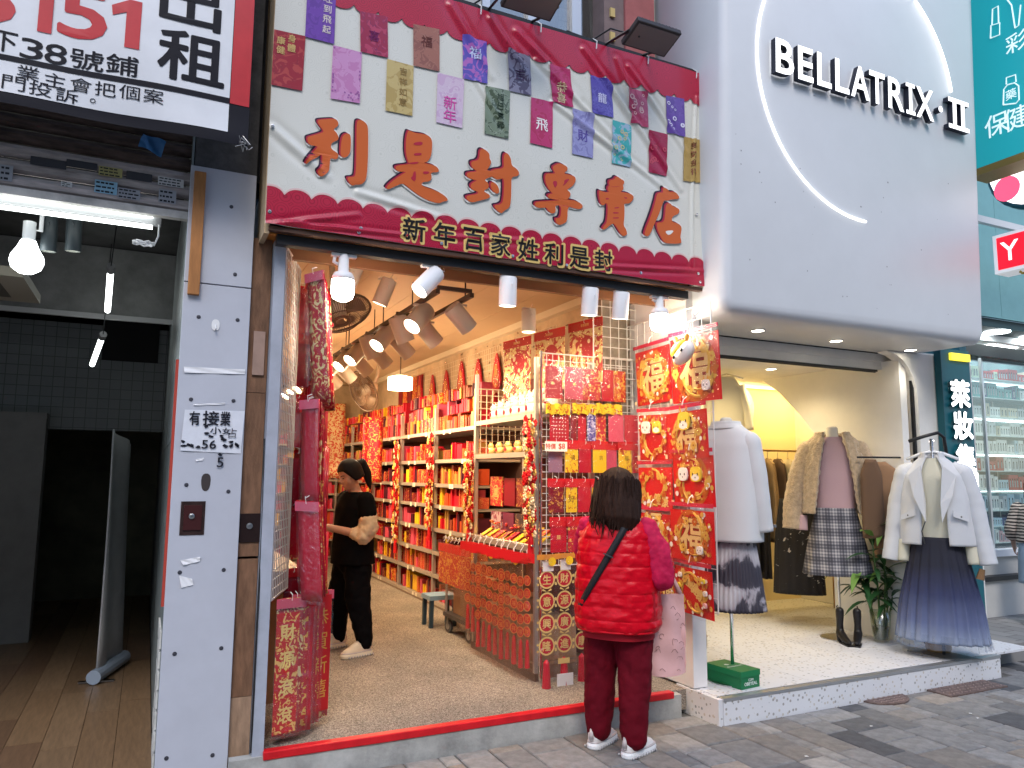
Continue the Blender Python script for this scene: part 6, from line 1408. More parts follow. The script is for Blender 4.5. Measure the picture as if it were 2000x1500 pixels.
def spot(top, d, lab, r=.052, L=.17, energy=0, mat=lamp_w, grp=None, lit=True, size=1.3, color=WARM, cable=True):
    top = Vector(top); d = Vector(d).normalized(); t = thing('spotlight', lab, 'spotlight', top, 0, grp)
    c = top+Vector((0, 0, -.09))
    m = MB(); m.box(top.x-.05, top.x+.05, top.y-.014, top.y+.014, top.z-.016, top.z-.001); m.build('track_adapter', mat, t)
    a = Vector((1, 0, 0)) if abs(d.x) < .6 else Vector((0, 1, 0)); sdv = d.cross(a).normalized()
    m = MB(); m.tube([top+Vector((0, 0, -.015)), c+sdv*(r+.008)+Vector((0, 0, .03)), c+sdv*(r+.008)], .006, 6); m.build('yoke', mat, t)
    m = MB(); m.lathe([(r*.9, -L*.45), (r, -L*.40), (r, L*.55), (r*.9, L*.55), (r*.86, L*.42)], c, d, 22); o = m.build('can', mat, t, smooth=True); e_ = o.modifiers.new('e', 'EDGE_SPLIT'); e_.split_angle = .6
    MB().lathe([(r*.86, L*.40), (r*.86, L*.43)], c, d, 20).build('lens', hot if lit else M('dark_lens', (.1, .1, .1), .3), t)
    if cable:
        m = MB(); q = c-d*L*.45; m.tube([q, q+Vector((.03, .0, .05)), q+Vector((.05, .01, .01)), top+Vector((.03, 0, -.01))], .003, 5); m.build('cable', mat, t)
    if energy:
        l = bpy.data.lights.new('spot_light', 'SPOT'); l.energy = energy; l.color = color; l.spot_size = size; l.spot_blend = .7; l.shadow_soft_size = .04
        lo = bpy.data.objects.new('spot_light', l); COL.objects.link(lo); lo.parent = t; lo.location = c+d*(L*.60)-top; lo.rotation_euler = (-d).to_track_quat('Z', 'Y').to_euler()
YTk = 4.087
for px, py, d, lab in ((838, 505, (-.55, -.1, -.62), 'tilted white spotlight on the front track beside the left bulb'), (992, 520, (.03, .1, -1), 'large upright white spotlight in the middle of the front track'), (1152, 560, (.02, .15, -1), 'white spotlight third from the left on the front track'), (1212, 570, (.03, .2, -1), 'white spotlight nearest the right bulb on the front track')):
    p = ony(px, 560, YTk); spot((p.x, YTk, 2.79), d, lab, .055, .18, 8, lamp_w, 'spotlights on the front track', True, 1.5, (1, .78, .48))
spot((2.42, 4.75, ZC-.36), (0, .0, -1), 'beige spotlight hanging behind the front track', .052, .16, 10, M('lamp_beige', (.55, .47, .38), .4))
for i, (x, y) in enumerate(((1.12, 4.75), (1.42, 5.0))): spot((x, y, ZC-.20), (-.3, .2, -.9), 'pale tilted spotlight under the ceiling left, %s from the left' % ORD[i], .055, .19, 8, M('lamp_beige', (.55, .47, .38), .4))
# suspended double rail running into the shop with two rows of spotlights
rail = thing('lighting_frame', 'dark suspended lighting frame running into the packet shop', 'lighting track', (1.74, 7, 2.75))
RX0, RX1 = 1.63, 1.87; rm_ = M('rail_dark', (.05, .03, .022), .5)
for x in (RX0, RX1): MB().box(x-.014, x+.014, 4.5, 11.8, 2.735, 2.765).build('rail', rm_, rail)
for k in range(9): MB().box(RX0, RX1, 4.5+k*.9, 4.53+k*.9, 2.766, 2.79).build('cross_bar', rm_, rail)
for k in range(7):
    for x in (RX0, RX1): MB().tube([(x, 4.62+k*1.15, 2.765), (x, 4.62+k*1.15, ZC)], .005, 6).build('hanger_rod', rm_, rail)
lampb = M('lamp_taupe', (.46, .38, .31), .4)
for i in range(13):
    y = 4.85+i*.44; spot((RX0, y, 2.735), (-.62, -.25, -.72) if i not in (1, 3) else (.42, .1, -.9), 'pale spotlight on the left rail aimed at the entrance, %s from the street' % ORD[i], .068, .2, 18 if i % 2 == 0 or i in (1, 3) else 0, lampb, 'spotlights on the left rail', cable=False, size=1.7)
for i in range(8):
    y = 4.72+i*.66; spot((RX1, y, 2.735), (.72, .12, -.68), 'taupe spotlight on the right rail aimed at the shelves, %s from the street' % ORD[i], .066, .2, 38 if i % 2 == 0 else 26, lampb, 'spotlights on the right rail', cable=False, size=1.7)
# glowing ceiling fittings deep inside
for i, (x, y) in enumerate(((2.35, 7.6), (1.2, 9.2), (1.9, 10.8))):
    t = thing('pendant_lamp', 'glowing drum lamp deep in the packet shop, %s from the street' % ORD[i], 'lamp', (x, y, 2.62)); m = MB(); m.lathe([(.13, .0), (.13, .13), (.05, .15)], (x, y, 2.45), (0, 0, 1), 22); m.build('shade', M('drum_glow', (1, .9, .7), .5, emit=5, ecol=(1, .80, .48)), t)
    MB().tube([(x, y, 2.6), (x, y, ZC)], .006, 6).build('cord', rm_, t)
    l = bpy.data.lights.new('pendant_light', 'POINT'); l.energy = 30; l.color = (1, .73, .43); l.shadow_soft_size = .14; lo = bpy.data.objects.new('pendant_light', l); COL.objects.link(lo); lo.parent = t; lo.location = (0, 0, -.32)
# wall fans
def fan(c, d, R_, lab):
    c = Vector(c); d = Vector(d).normalized(); t = thing('wall_fan', lab, 'fan', c); fm = M('fan_brown', (.10, .058, .036), .5); fb = M('fan_beige', (.52, .42, .32), .45)
    ref = Vector((0, 0, 1)); a = d.cross(ref).normalized(); b = a.cross(d)
    m = MB()
    for k in range(72):
        th = 2*math.pi*k/72; e = a*math.cos(th)+b*math.sin(th); m.tube([c+e*.04+d*.07, c+e*R_*.6+d*.075, c+e*R_+d*.0], .0022, 4, False); m.tube([c+e*R_, c+e*R_*.6-d*.06, c+e*.07-d*.06], .0022, 4, False)
    m.build('guard', fm, t); m = MB()
    for rr, h_ in ((R_, 0), (R_*.6, .075), (R_*.3, .073), (R_*.6, -.06)): m.tube([c+(a*math.cos(k*.2094)+b*math.sin(k*.2094))*rr+d*h_ for k in range(31)], .004 if rr < R_ else .009, 5, False)
    m.build('guard_rings', fm, t); m = MB()
    for k in range(3):
        th = k*2.094
        def fn(u, v): 
            ang = th+(u-.5)*1.0*(.5+.5*v); r_ = .04+(R_*.85-.04)*v; return c+(a*math.cos(ang)+b*math.sin(ang))*r_+d*(.03*(u-.5))
        m.grid(fn, 6, 5)
    m.build('blades', M('fan_blade', (.15, .095, .06), .35, alpha=1), t, smooth=True)
    m = MB(); m.lathe([(.05, .02), (.075, -.05), (.08, -.15), (.05, -.20)], c, d, 20); m.build('motor', fb, t, smooth=True)
    m = MB(); m.tube([c-d*.15, c-d*.22+Vector((0, 0, .12)), c-d*.25+Vector((0, 0, .3))], .022, 8); m.build('bracket', fb, t, smooth=True)
p = ony(662, 612, 5.3); fan((p.x, 5.3, p.z), (.15, -.35, -.75), .23, 'brown wall fan just inside the entrance at top left')
p = ony(722, 765, 9.0); fan((p.x-.08, 9.0, p.z), (-.85, -.30, -.40), .26, 'dark wall fan high on the right wall deep in the shop')
# ---------------------------------------------------------------- vacant shop lamps
tube_g = M('tube_glow', (1, 1, 1), .4, emit=2.6, ecol=(.93, 1, .98)); cool_b = M('cool_bulb_glow', (1, 1, 1), .4, emit=4, ecol=(.95, 1, 1))
t = thing('fluorescent_lamp', 'long twin fluorescent lamp across the top of the vacant shop', 'lamp', (-.9, 4.36, 2.87))
p = ony(298, 445, 4.36); xe = p.x; MB().box(-2.6, xe+.04, 4.345, 4.40, p.z+.02, p.z+.07).build('housing', M('grey_housing', (.35, .35, .36), .5), t)
for dy, dz in ((0, 0), (-.005, .048)): MB().tube([(-2.6, 4.335+dy, p.z-.005+dz*1.3), (xe, 4.335+dy, p.z-.005+dz*1.3)], .012, 8).build('tube', tube_g, t, smooth=True)
m = MB(); cc = ony(280, 475, 4.34); m.tube([(cc.x+.05*math.cos(k*.5), 4.34+.03*math.sin(k*.5), cc.z+.008*math.sin(k*1.7)) for k in range(26)]+[(cc.x+.07, 4.34, cc.z+.05), (xe+.03, 4.36, p.z+.03)], .005, 5); m.build('cable_coil', M('white_plastic', (.8, .8, .8), .35), t)
p = ony(55, 478, 4.45); t = thing('bulb_lamp', 'glowing round bulb hanging in the vacant shop', 'lamp', (p.x, 4.45, 2.86)); m = MB()
m.lathe([(.03, .12), (.03, .03), (.034, .02)], p, (0, 0, 1), 16); m.tube([(p.x+.05, 4.45, p.z+.2), (p.x+.05, 4.45, p.z+.08), (p.x, 4.45, p.z+.08)], .011, 8); m.build('holder', M('white_plastic', (.8, .8, .8), .35), t)
m = MB(); m.lathe([(.034, .02), (.05, -.02), (.073, -.06), (.078, -.09), (.066, -.125), (.035, -.148), (.003, -.152)], p, (0, 0, 1), 20); m.build('bulb', cool_b, t, smooth=True)
l = bpy.data.lights.new('vacant_bulb', 'POINT'); l.energy = 1.5; l.color = (.93, 1, .98); l.shadow_soft_size = .08; lo = bpy.data.objects.new('vacant_bulb', l); COL.objects.link(lo); lo.parent = t; lo.location = (0, 0, -.42)
for i, px in enumerate((95, 143)):
    p = ony(px, 465, 4.5); spot((p.x, 4.5, p.z+.13), (.02, .1, -1), 'dark slim can spotlight in the vacant shop, %s from the left' % ORD[i], .038, .2, 0, M('charcoal_can', (.04, .05, .055), .4), 'dark can lamps in the vacant shop', True, cable=False)
for i, (a, b, yy) in enumerate((((216, 530), (210, 607), 6.2), ((199, 660), (180, 712), 6.9))):
    a, b = ony(*a, yy), ony(*b, yy+.6); t = thing('tube_lamp', 'bare glowing tube hanging in the vacant shop, %s' % ('upper' if i == 0 else 'lower'), 'lamp', a, 0, 'tube lamps in the vacant shop')
    MB().tube([a, b], .022, 10).build('tube', tube_g, t, smooth=True); MB().tube([a, a+(a-b).normalized()*.08], .028, 10).build('end_cap', M('grey_housing', (.35, .35, .36), .5), t); MB().tube([a+(a-b).normalized()*.08, (a.x+.02, a.y, 3.45)], .004, 5).build('cord', blackm, t)
t = thing('ceiling_cassette', 'beige air-conditioner cassette under the vacant shop ceiling', 'air conditioner', (-1.15, 5.6, 2.9)); p = ony(30, 560, 5.6)
MB().box(p.x-.75, p.x+.08, 5.3, 6.1, p.z, p.z+.06).build('grille_panel', M('cassette_beige', (.42, .38, .30), .5), t)
for k in range(4): MB().box(p.x-.6+k*.15, p.x-.52+k*.15, 5.45, 5.95, p.z-.004, p.z-.001).build('louvre', M('louvre_dark', (.12, .11, .09), .6), t)
# ================================================================ clothes and dummies
def lerp_secs(secs, z):
    for s0, s1 in zip(secs, secs[1:]):
        if (s0[0]-z)*(s1[0]-z) <= 0:
            t = (z-s0[0])/((s1[0]-s0[0]) or 1); t = t*t*(3-2*t) if False else t
            return [a+(b-a)*t for a, b in zip(s0, s1)]
    return list(secs[0] if abs(z-secs[0][0]) < abs(z-secs[-1][0]) else secs[-1])
def shell(parent, name, mat, secs, nz=40, n=56, gap=0., mod=None, thick=.0, smooth=True, gapfn=None, cap=False):
    """garment loft; secs rows: z, cx, cy, rx, ry; theta 0 = front (+y)"""
    m = MB(); rings = []; z0, z1 = secs[0][0], secs[-1][0]
    for i in range(nz+1):
        v = i/nz; z = z0+(z1-z0)*v; _, cx, cy, rx, ry = lerp_secs(secs, z); g = gapfn(v) if gapfn else gap; ring = []
        for k in range(n):
            th = g+(2*math.pi-2*g)*(k/(n if not (gap or gapfn) else n-1)); r = 1+(mod(th, v, z) if mod else 0)
            e = .85; s, c = math.sin(th), math.cos(th)
            ring.append((cx+rx*r*math.copysign(abs(s)**e, s), cy+ry*r*math.copysign(abs(c)**e, c), z))
        rings.append(ring)
    op = bool(gap or gapfn)
    m.loft(rings, cap and not op, not op); o = m.build(name, mat, parent, smooth, local=True)
    if thick: s_ = o.modifiers.new('thickness', 'SOLIDIFY'); s_.thickness = thick; s_.offset = 0
    return o
def sleeve(parent, name, mat, pts, n=16, nz=24, wr=.0, seed=0):
    """pts: list of (xyz, radius) from shoulder to cuff"""
    P = []
    for i in range(nz+1):
        u = i/nz*(len(pts)-1); k = min(int(u), len(pts)-2); f = u-k; f = f*f*(3-2*f)*.5+f*.5
        p = Vector(pts[k][0]).lerp(Vector(pts[k+1][0]), f); r = pts[k][1]+(pts[k+1][1]-pts[k][1])*f; P.append((p, r*(1+wr*math.sin(i*1.9+seed))))
    m = MB(); m.tube([p for p, _ in P], [r for _, r in P], n); return m.build(name, mat, parent, True, local=True)
def face_cam(x, y, turn=0.): return math.atan2(-y, -x)-math.pi/2+math.radians(turn)
def stand(parent, h, base='disc', r=.17, hh=None):
    if base == 'disc': MB().lathe([(r, 0), (r, .008), (.02, .014)], (0, 0, 0), (0, 0, 1), 30).build('base', steel, parent, local=True)
    else: MB().add([(x, y, z) for z in (0, .008) for x, y in ((-.26, 0), (0, -.16), (.26, 0), (0, .16))], [(3, 2, 1, 0), (4, 5, 6, 7), (0, 1, 5, 4), (1, 2, 6, 5), (2, 3, 7, 6), (3, 0, 4, 7)]).build('base', M('grey_plate', (.30, .29, .28), .4, .5), parent, local=True)
    MB().tube([(0, 0, .008), (0, 0, h)], .0125, 10).build('pole', chrome, parent, smooth=True, local=True)
dummy = M('dummy_cloth', (.62, .58, .52), .8)
def neck(parent, z, r=.05):
    MB().lathe([(r*1.5, -.09), (r, -.03), (r*.95, .04), (r*.7, .055), (.004, .058)], (0, 0, z), (0, 0, 1), 18).build('neck_block', dummy, parent, smooth=True, local=True)
def tie_dye():
    m, nt, b, N, L, tc = blank('tie_dye_pleats', .6)
    mp = N('ShaderNodeMapping'); mp.inputs['Scale'].default_value = (7, 7, 5.5); L(tc.outputs['Object'], mp.inputs[0])
    n = N('ShaderNodeTexNoise'); n.inputs['Scale'].default_value = 1.0; n.inputs['Detail'].default_value = 5; n.inputs['Distortion'].default_value = .6; L(mp.outputs[0], n.inputs['Vector'])
    sp = N('ShaderNodeSeparateXYZ'); L(tc.outputs['Object'], sp.inputs[0]); w = N('ShaderNodeMath'); w.operation = 'MULTIPLY_ADD'; w.inputs[1].default_value = 22; w.inputs[2].default_value = 1.2; L(sp.outputs[2], w.inputs[0])
    s = N('ShaderNodeMath'); s.operation = 'SINE'; L(w.outputs[0], s.inputs[0]); a = N('ShaderNodeMath'); a.operation = 'MULTIPLY_ADD'; a.inputs[1].default_value = .13; L(s.outputs[0], a.inputs[0]); L(n.outputs['Fac'], a.inputs[2])
    r = ramp(N, [(.40, (.035, .03, .045)), (.50, (.05, .045, .06)), (.56, (.36, .33, .36)), (.72, (.52, .50, .52))]); L(a.outputs[0], r.inputs[0]); L(r.outputs[0], b.inputs['Base Color']); return m
def plaid():
    m, nt, b, N, L, tc = blank('grey_plaid', .8); sp = N('ShaderNodeSeparateXYZ'); L(tc.outputs['Object'], sp.inputs[0]); outs = []
    for ax, f in ((0, 260.), (2, 230.)):
        k = N('ShaderNodeMath'); k.operation = 'MULTIPLY'; k.inputs[1].default_value = f; L(sp.outputs[ax], k.inputs[0]); s = N('ShaderNodeMath'); s.operation = 'SINE'; L(k.outputs[0], s.inputs[0])
        k2 = N('ShaderNodeMath'); k2.operation = 'MULTIPLY'; k2.inputs[1].default_value = f*.23; L(sp.outputs[ax], k2.inputs[0]); s2 = N('ShaderNodeMath'); s2.operation = 'SINE'; L(k2.outputs[0], s2.inputs[0])
        ad = N('ShaderNodeMath'); ad.operation = 'ADD'; L(s.outputs[0], ad.inputs[0]); L(s2.outputs[0], ad.inputs[1]); outs.append(ad)
    ad = N('ShaderNodeMath'); ad.operation = 'MULTIPLY_ADD'; ad.inputs[1].default_value = .5; L(outs[0].outputs[0], ad.inputs[0]); h = N('ShaderNodeMath'); h.operation = 'MULTIPLY_ADD'; h.inputs[1].default_value = .5; h.inputs[2].default_value = 0; L(outs[1].outputs[0], h.inputs[0]); L(h.outputs[0], ad.inputs[2])
    mr = N('ShaderNodeMapRange'); mr.inputs[1].default_value = -1.6; mr.inputs[2].default_value = 1.6; L(ad.outputs[0], mr.inputs[0])
    r = ramp(N, [(.15, (.04, .04, .055)), (.5, (.11, .11, .135)), (.8, (.30, .29, .31)), (1, (.45, .43, .43))]); L(mr.outputs[0], r.inputs[0]); L(r.outputs[0], b.inputs['Base Color']); return m
def zgrad(name, stops, rough=.7):
    m, nt, b, N, L, tc = blank(name, rough); sp = N('ShaderNodeSeparateXYZ'); L(tc.outputs['Object'], sp.inputs[0])
    nz = N('ShaderNodeTexNoise'); nz.inputs['Scale'].default_value = 9; L(tc.outputs['Object'], nz.inputs['Vector']); ad = N('ShaderNodeMath'); ad.operation = 'MULTIPLY_ADD'; ad.inputs[1].default_value = .08; L(nz.outputs['Fac'], ad.inputs[0]); L(sp.outputs[2], ad.inputs[2])
    r = ramp(N, stops); L(ad.outputs[0], r.inputs[0]); L(r.outputs[0], b.inputs['Base Color']); return m
coat_m = M('grey_wool_coat', (.66, .655, .65), .85, bump=.15, bscale=220, sheen=.2); fur = M('beige_faux_fur', (.50, .37, .24), .95, var=.25, vscale=30, bump=1.0, bscale=90, sheen=.5)
# --- grey coat over a tie-dyed pleated skirt
x, y = 3.72, 4.17
d1 = thing('coat_dummy', 'dummy in a long light grey coat over a dark tie-dyed pleated skirt', 'dummy', (x, y, FC), math.atan2(.30, .95)-math.pi/2)
stand(d1, 1.70); neck(d1, 1.765, .045)
shell(d1, 'coat', coat_m, [(.955, 0, 0, .235, .175), (1.2, 0, 0, .235, .17), (1.45, 0, 0, .225, .155), (1.62, 0, 0, .215, .13), (1.70, 0, 0, .185, .105), (1.75, 0, 0, .12, .085), (1.785, 0, 0, .075, .07)], 44, 60, mod=lambda th, v, z: .018*math.sin(3*th+1)*(1-v)+.01*math.sin(7*th+3*v)*(1-v), cap=False, thick=.012)
shell(d1, 'collar', coat_m, [(1.735, 0, 0, .125, .10), (1.77, 0, 0, .098, .09), (1.80, 0, 0, .088, .085), (1.79, 0, 0, .105, .10)], 8, 40, gap=.5, thick=.014)
for s in (-1, 1):
    sl = sleeve(d1, 'sleeve', coat_m, [((s*.13, 0, 1.695), .045), ((s*.185, 0, 1.645), .072), ((s*.215, .01, 1.45), .072), ((s*.232, .03, 1.22), .066), ((s*.235, .06, 1.03), .064)], seed=s, wr=.015)
    MB().box(s*.26-.035, s*.26+.035, .10, .122, 1.055, 1.075).build('cuff_strap', M('coat_trim', (.16, .16, .17), .5), d1, local=True)
MB().ell((.245, .118, 1.10), (.022, .01, .022), None, 10, 6).build('cuff_buckle', M('buckle_dark', (.10, .10, .11), .3, .8), d1, smooth=True, local=True)
shell(d1, 'pleated_skirt', tie_dye(), [(.49, 0, 0, .235, .20), (.75, 0, 0, .205, .17), (1.0, 0, 0, .17, .13)], 24, 180, mod=lambda th, v, z: .035*math.sin(44*th)*(1-.5*v)+.03*math.sin(5*th)*(1-v), thick=.003)
# --- beige fur jacket, pink top, plaid skirt, facing the street
x, y = 5.56, 4.85
d2 = thing('fur_jacket_dummy', 'dummy in a beige faux fur jacket, pink top and grey plaid skirt', 'dummy', (x, y, FC), face_cam(x, y, 6))
stand(d2, 1.8); neck(d2, 1.80, .052)
shell(d2, 'pink_top', M('mauve_pink_knit', (.52, .34, .36), .8, bump=.2, bscale=200), [(1.08, 0, 0, .165, .12), (1.4, 0, 0, .175, .13), (1.62, 0, 0, .165, .11), (1.76, 0, 0, .08, .07)], 20, 40)
def furmod(th, v, z): return .03*math.sin(23*th+40*v)*math.sin(31*v+5*th)+.02*math.sin(57*th)*math.sin(63*v)
shell(d2, 'fur_jacket', fur, [(1.08, 0, 0, .285, .19), (1.3, 0, 0, .27, .185), (1.55, 0, 0, .25, .165), (1.70, 0, 0, .205, .13), (1.79, 0, 0, .12, .10)], 50, 110, gapfn=lambda v: .62-.28*v if v < .9 else .36+.6*(v-.9)*5, mod=furmod, thick=.035)
shell(d2, 'fur_collar', fur, [(1.70, 0, -.01, .165, .14), (1.79, 0, -.01, .135, .125), (1.84, 0, -.01, .12, .115), (1.80, 0, -.01, .15, .14)], 16, 60, gap=.55, mod=furmod, thick=.03)
for s in (-1, 1):
    o = sleeve(d2, 'fur_sleeve', fur, [((s*.13, 0, 1.70), .06), ((s*.205, 0, 1.64), .095), ((s*.29, .01, 1.42), .092), ((s*.355, .03, 1.15), .086), ((s*.37, .05, .94), .084)], 26, 50, .03, s)
    sleeve(d2, 'pink_cuff', M('mauve_pink_knit', (.52, .34, .36), .8), [((s*.285, .06, 1.06), .045), ((s*.29, .07, .93), .05)], 14, 6)
shell(d2, 'plaid_skirt', plaid(), [(.55, 0, 0, .285, .22), (.8, 0, 0, .24, .18), (1.0, 0, 0, .195, .145), (1.13, 0, 0, .165, .125)], 30, 90, mod=lambda th, v, z: .035*math.sin(9*th)*(1-v), thick=.004)
# --- white biker jacket and ombre tulle skirt
x, y = 5.78, 4.05
d3 = thing('jacket_display', 'white biker jacket over a cream knit and blue ombre tulle skirt on a stand', 'clothes display', (x, y, FC), face_cam(x, y, -4))
stand(d3, 1.72, 'plate')
wj = M('white_jacket', (.58, .585, .60), .6, var=.03, bump=.08, bscale=150)
MB().tube([(-.19, 0, 1.55), (-.08, 0, 1.60), (0, 0, 1.615), (.08, 0, 1.60), (.19, 0, 1.55)], .012, 8).build('hanger', M('white_plastic', (.8, .8, .8), .35), d3, smooth=True, local=True)
MB().tube([(0, 0, 1.61), (0, 0, 1.67), (.02, 0, 1.70), (.0, 0, 1.72), (-.02, 0, 1.70)], .004, 6).build('hanger_hook', chrome, d3, local=True)
MB().tube([(-.10, -.04, 1.60), (-.09, -.04, 1.73), (-.05, -.02, 1.77), (.05, .02, 1.74), (.16, .05, 1.70)], .014, 8).build('arm_bar', blackm, d3, smooth=True, local=True)
shell(d3, 'cream_knit', M('cream_knit', (.68, .64, .50), .9, bump=.5, bscale=120, stretch=(6, 6, .6)), [(.84, 0, 0, .17, .10), (1.2, 0, 0, .165, .105), (1.42, 0, 0, .15, .09), (1.56, 0, 0, .06, .06)], 20, 40)
shell(d3, 'jacket', wj, [(.87, 0, 0, .275, .155), (1.0, 0, 0, .27, .155), (1.25, 0, 0, .25, .145), (1.42, 0, 0, .225, .12), (1.52, 0, 0, .14, .085), (1.58, 0, 0, .07, .07)], 40, 80, gapfn=lambda v: .30-.12*v+.2*v*v, mod=lambda th, v, z: .02*math.sin(4*th)*(1-v)+.012*math.sin(9*th+8*v), thick=.012)
for s in (-1, 1):
    # lapel, pocket flap, cuff and sleeve
    m = MB(); m.add([(s*.075, .150, 1.50), (s*.165, .135, 1.42), (s*.135, .168, 1.26), (s*.055, .185, 1.05), (s*.05, .178, 1.20)], [(0, 1, 2, 3, 4) if s < 0 else (4, 3, 2, 1, 0)]); o = m.build('lapel', wj, d3, local=True); q = o.modifiers.new('s', 'SOLIDIFY'); q.thickness = .012
    m = MB(); m.add([(s*.13, .163, 1.15), (s*.235, .12, 1.10), (s*.235, .122, 1.06), (s*.13, .166, 1.10)], [(0, 1, 2, 3) if s < 0 else (3, 2, 1, 0)]); o = m.build('pocket_flap', wj, d3, local=True); q = o.modifiers.new('s', 'SOLIDIFY'); q.thickness = .010
    MB().ell((s*.185, .15, 1.10), (.008, .006, .008), None, 8, 5).build('snap', M('snap_dark', (.10, .10, .10), .3, .8), d3, local=True)
    sleeve(d3, 'sleeve', wj, [((s*.13, 0, 1.50), .045), ((s*.205, 0, 1.44), .078), ((s*.27, .0, 1.20), .074), ((s*.315, .02, .92), .064), ((s*.345, .04, .73), .064)], 20, 36, .02, s)
    sleeve(d3, 'knit_cuff', M('cream_knit', (.68, .64, .50), .9), [((s*.235, .04, .90), .042), ((s*.245, .05, .73), .045)], 14, 6)
m = MB(); m.tube([(.06, .19, 1.06), (.09, .185, .98), (.075, .175, .88)], .005, 5); m.build('zip', M('snap_dark', (.10, .10, .10), .3, .8), d3, local=True)
shell(d3, 'collar', wj, [(1.53, 0, 0, .10, .085), (1.58, 0, 0, .085, .075), (1.61, 0, 0, .08, .075)], 8, 40, gap=.45, thick=.01)
tul = zgrad('ombre_tulle', [(.16, (.27, .32, .43)), (.32, (.11, .135, .25)), (.54, (.025, .032, .09)), (.74, (.007, .008, .022)), (1, (.006, .006, .014))], .75)
shell(d3, 'tulle_skirt', tul, [(.13, 0, 0, .315, .25), (.4, 0, 0, .285, .215), (.7, 0, 0, .225, .16), (.93, 0, 0, .17, .12)], 40, 160, mod=lambda th, v, z: (.055*math.sin(19*th+.4*math.sin(5*v))+.03*math.sin(41*th+2*v))*(1-v)**.7, thick=.003)
def tulle_film():
    m = bpy.data.materials.new('sheer_tulle'); m.use_nodes = True; nt = m.node_tree; nt.nodes.clear(); N = nt.nodes.new; L = nt.links.new
    o = N('ShaderNodeOutputMaterial'); mx = N('ShaderNodeMixShader'); t = N('ShaderNodeBsdfTransparent'); d = N('ShaderNodeBsdfDiffuse'); d.inputs[0].default_value = (.30, .35, .46, 1); mx.inputs[0].default_value = .22; L(t.outputs[0], mx.inputs[1]); L(d.outputs[0], mx.inputs[2]); L(mx.outputs[0], o.inputs[0]); return m
shell(d3, 'tulle_overlay', tulle_film(), [(.085, 0, 0, .325, .26), (.19, 0, 0, .312, .245)], 10, 160, mod=lambda th, v, z: .06*math.sin(23*th)*(1-.4*v))
MB().lathe([(.085, 0), (.095, .02), (.09, .17), (.085, .20)], (5.86, 4.15, FC+.009), (0, 0, 1), 20).solo('wooden_block', M('log_wood', (.42, .27, .14), .6, var=.2, vscale=8), 'round wooden block under the tulle skirt stand', 'wooden block')
MB().tube([(-.30, .06, .70), (-.28, .07, .62)], [.02, .03], 8).build('tassel_charm', M('brown_tassel', (.20, .11, .05), .7), d3, local=True)
# garments hung right behind the white jacket
rk = thing('wall_rail_clothes', 'brown garments hung on the wall behind the white jacket', 'clothes', (5.74, 4.52, 1.5), face_cam(5.74, 4.52, 25))
shell(rk, 'brown_coat', M('camel_brown', (.27, .15, .08), .85), [(-.62, -.10, 0, .17, .05), (-.2, -.08, 0, .16, .05), (.1, -.05, 0, .14, .04), (.2, 0, 0, .05, .03)], 20, 40, thick=.01)
shell(rk, 'dark_knit', M('dark_knit', (.13, .075, .045), .9), [(-.45, .10, .06, .09, .04), (.1, .10, .06, .085, .04), (.22, .10, .06, .04, .03)], 20, 40, thick=.01)
MB().tube([(-.2, 0, .24), (.2, .03, .24)], .008, 8).build('rail', blackm, rk, local=True)
# --- clothes rail deep in the shop
rl = thing('clothes_rail', 'brass clothes rail at the back of the clothing shop', 'clothes rail', (6.1, 5.95, FC))
MB().tube([(5.30, 5.95, 1.84), (6.75, 5.95, 1.84)], .012, 8).build('rail', M('brass_rail', (.42, .26, .10), .35, .8), rl, smooth=True)
for x in (5.30, 6.75): MB().tube([(x, 5.95, FC), (x, 5.95, 1.84)], .012, 8).build('post', M('brass_rail', (.42, .26, .10), .35, .8), rl, smooth=True)
gcs = [('brown', (.20, .11, .055)), ('black', (.015, .013, .013)), ('black', (.02, .016, .016)), ('camel', (.34, .22, .11)), ('dark brown', (.10, .06, .04)), ('cream', (.60, .52, .38)), ('tan', (.40, .29, .16)), ('grey brown', (.22, .18, .14)), ('black', (.02, .02, .02))]
for i in range(9):
    x = 5.42+i*.145; cn, cc = gcs[i]; t = thing('hung_garment', '%s garment on the back rail, %s from the left' % (cn, ORD[i]), 'garment', (x, 5.95, 1.5), math.radians(70), 'garments on the back rail')
    L_ = [.75, 1.15, 1.2, .85, .8, 1.1, .9, .8, 1.0][i]
    shell(t, 'cloth', M('garment_'+str(i), cc, .85, var=.12), [(.25-L_, 0, 0, .20, .055), (-.1, 0, 0, .19, .05), (.18, 0, 0, .15, .04), (.25, 0, 0, .05, .03)], 16, 40, mod=lambda th, v, z: .12*math.sin(6*th+i)*(1-v), thick=.006)
    MB().tube([(-.15, 0, .2), (0, 0, .26), (.15, 0, .2)], .007, 6).build('hanger', M('wood_hanger', (.55, .40, .22), .5), t, local=True)
    MB().tube([(0, 0, .26), (0, 0, .33), (.02, 0, .35)], .003, 5).build('hanger_hook', chrome, t, local=True)
bsk = thing('black_skirt_hanging', 'long black fringed skirt hanging below the back rail', 'skirt', (5.72, 5.45, 1.0), face_cam(5.5, 5.4))
shell(bsk, 'skirt', print_mat('black_white_skirt', (.014, .012, .014), [(.05, .05, .06), (.5, .45, .42)], 12, .66, .8), [(-.55, 0, 0, .23, .10), (0, 0, 0, .20, .09), (.35, 0, 0, .15, .07)], 20, 80, mod=lambda th, v, z: .04*math.sin(18*th), thick=.004)
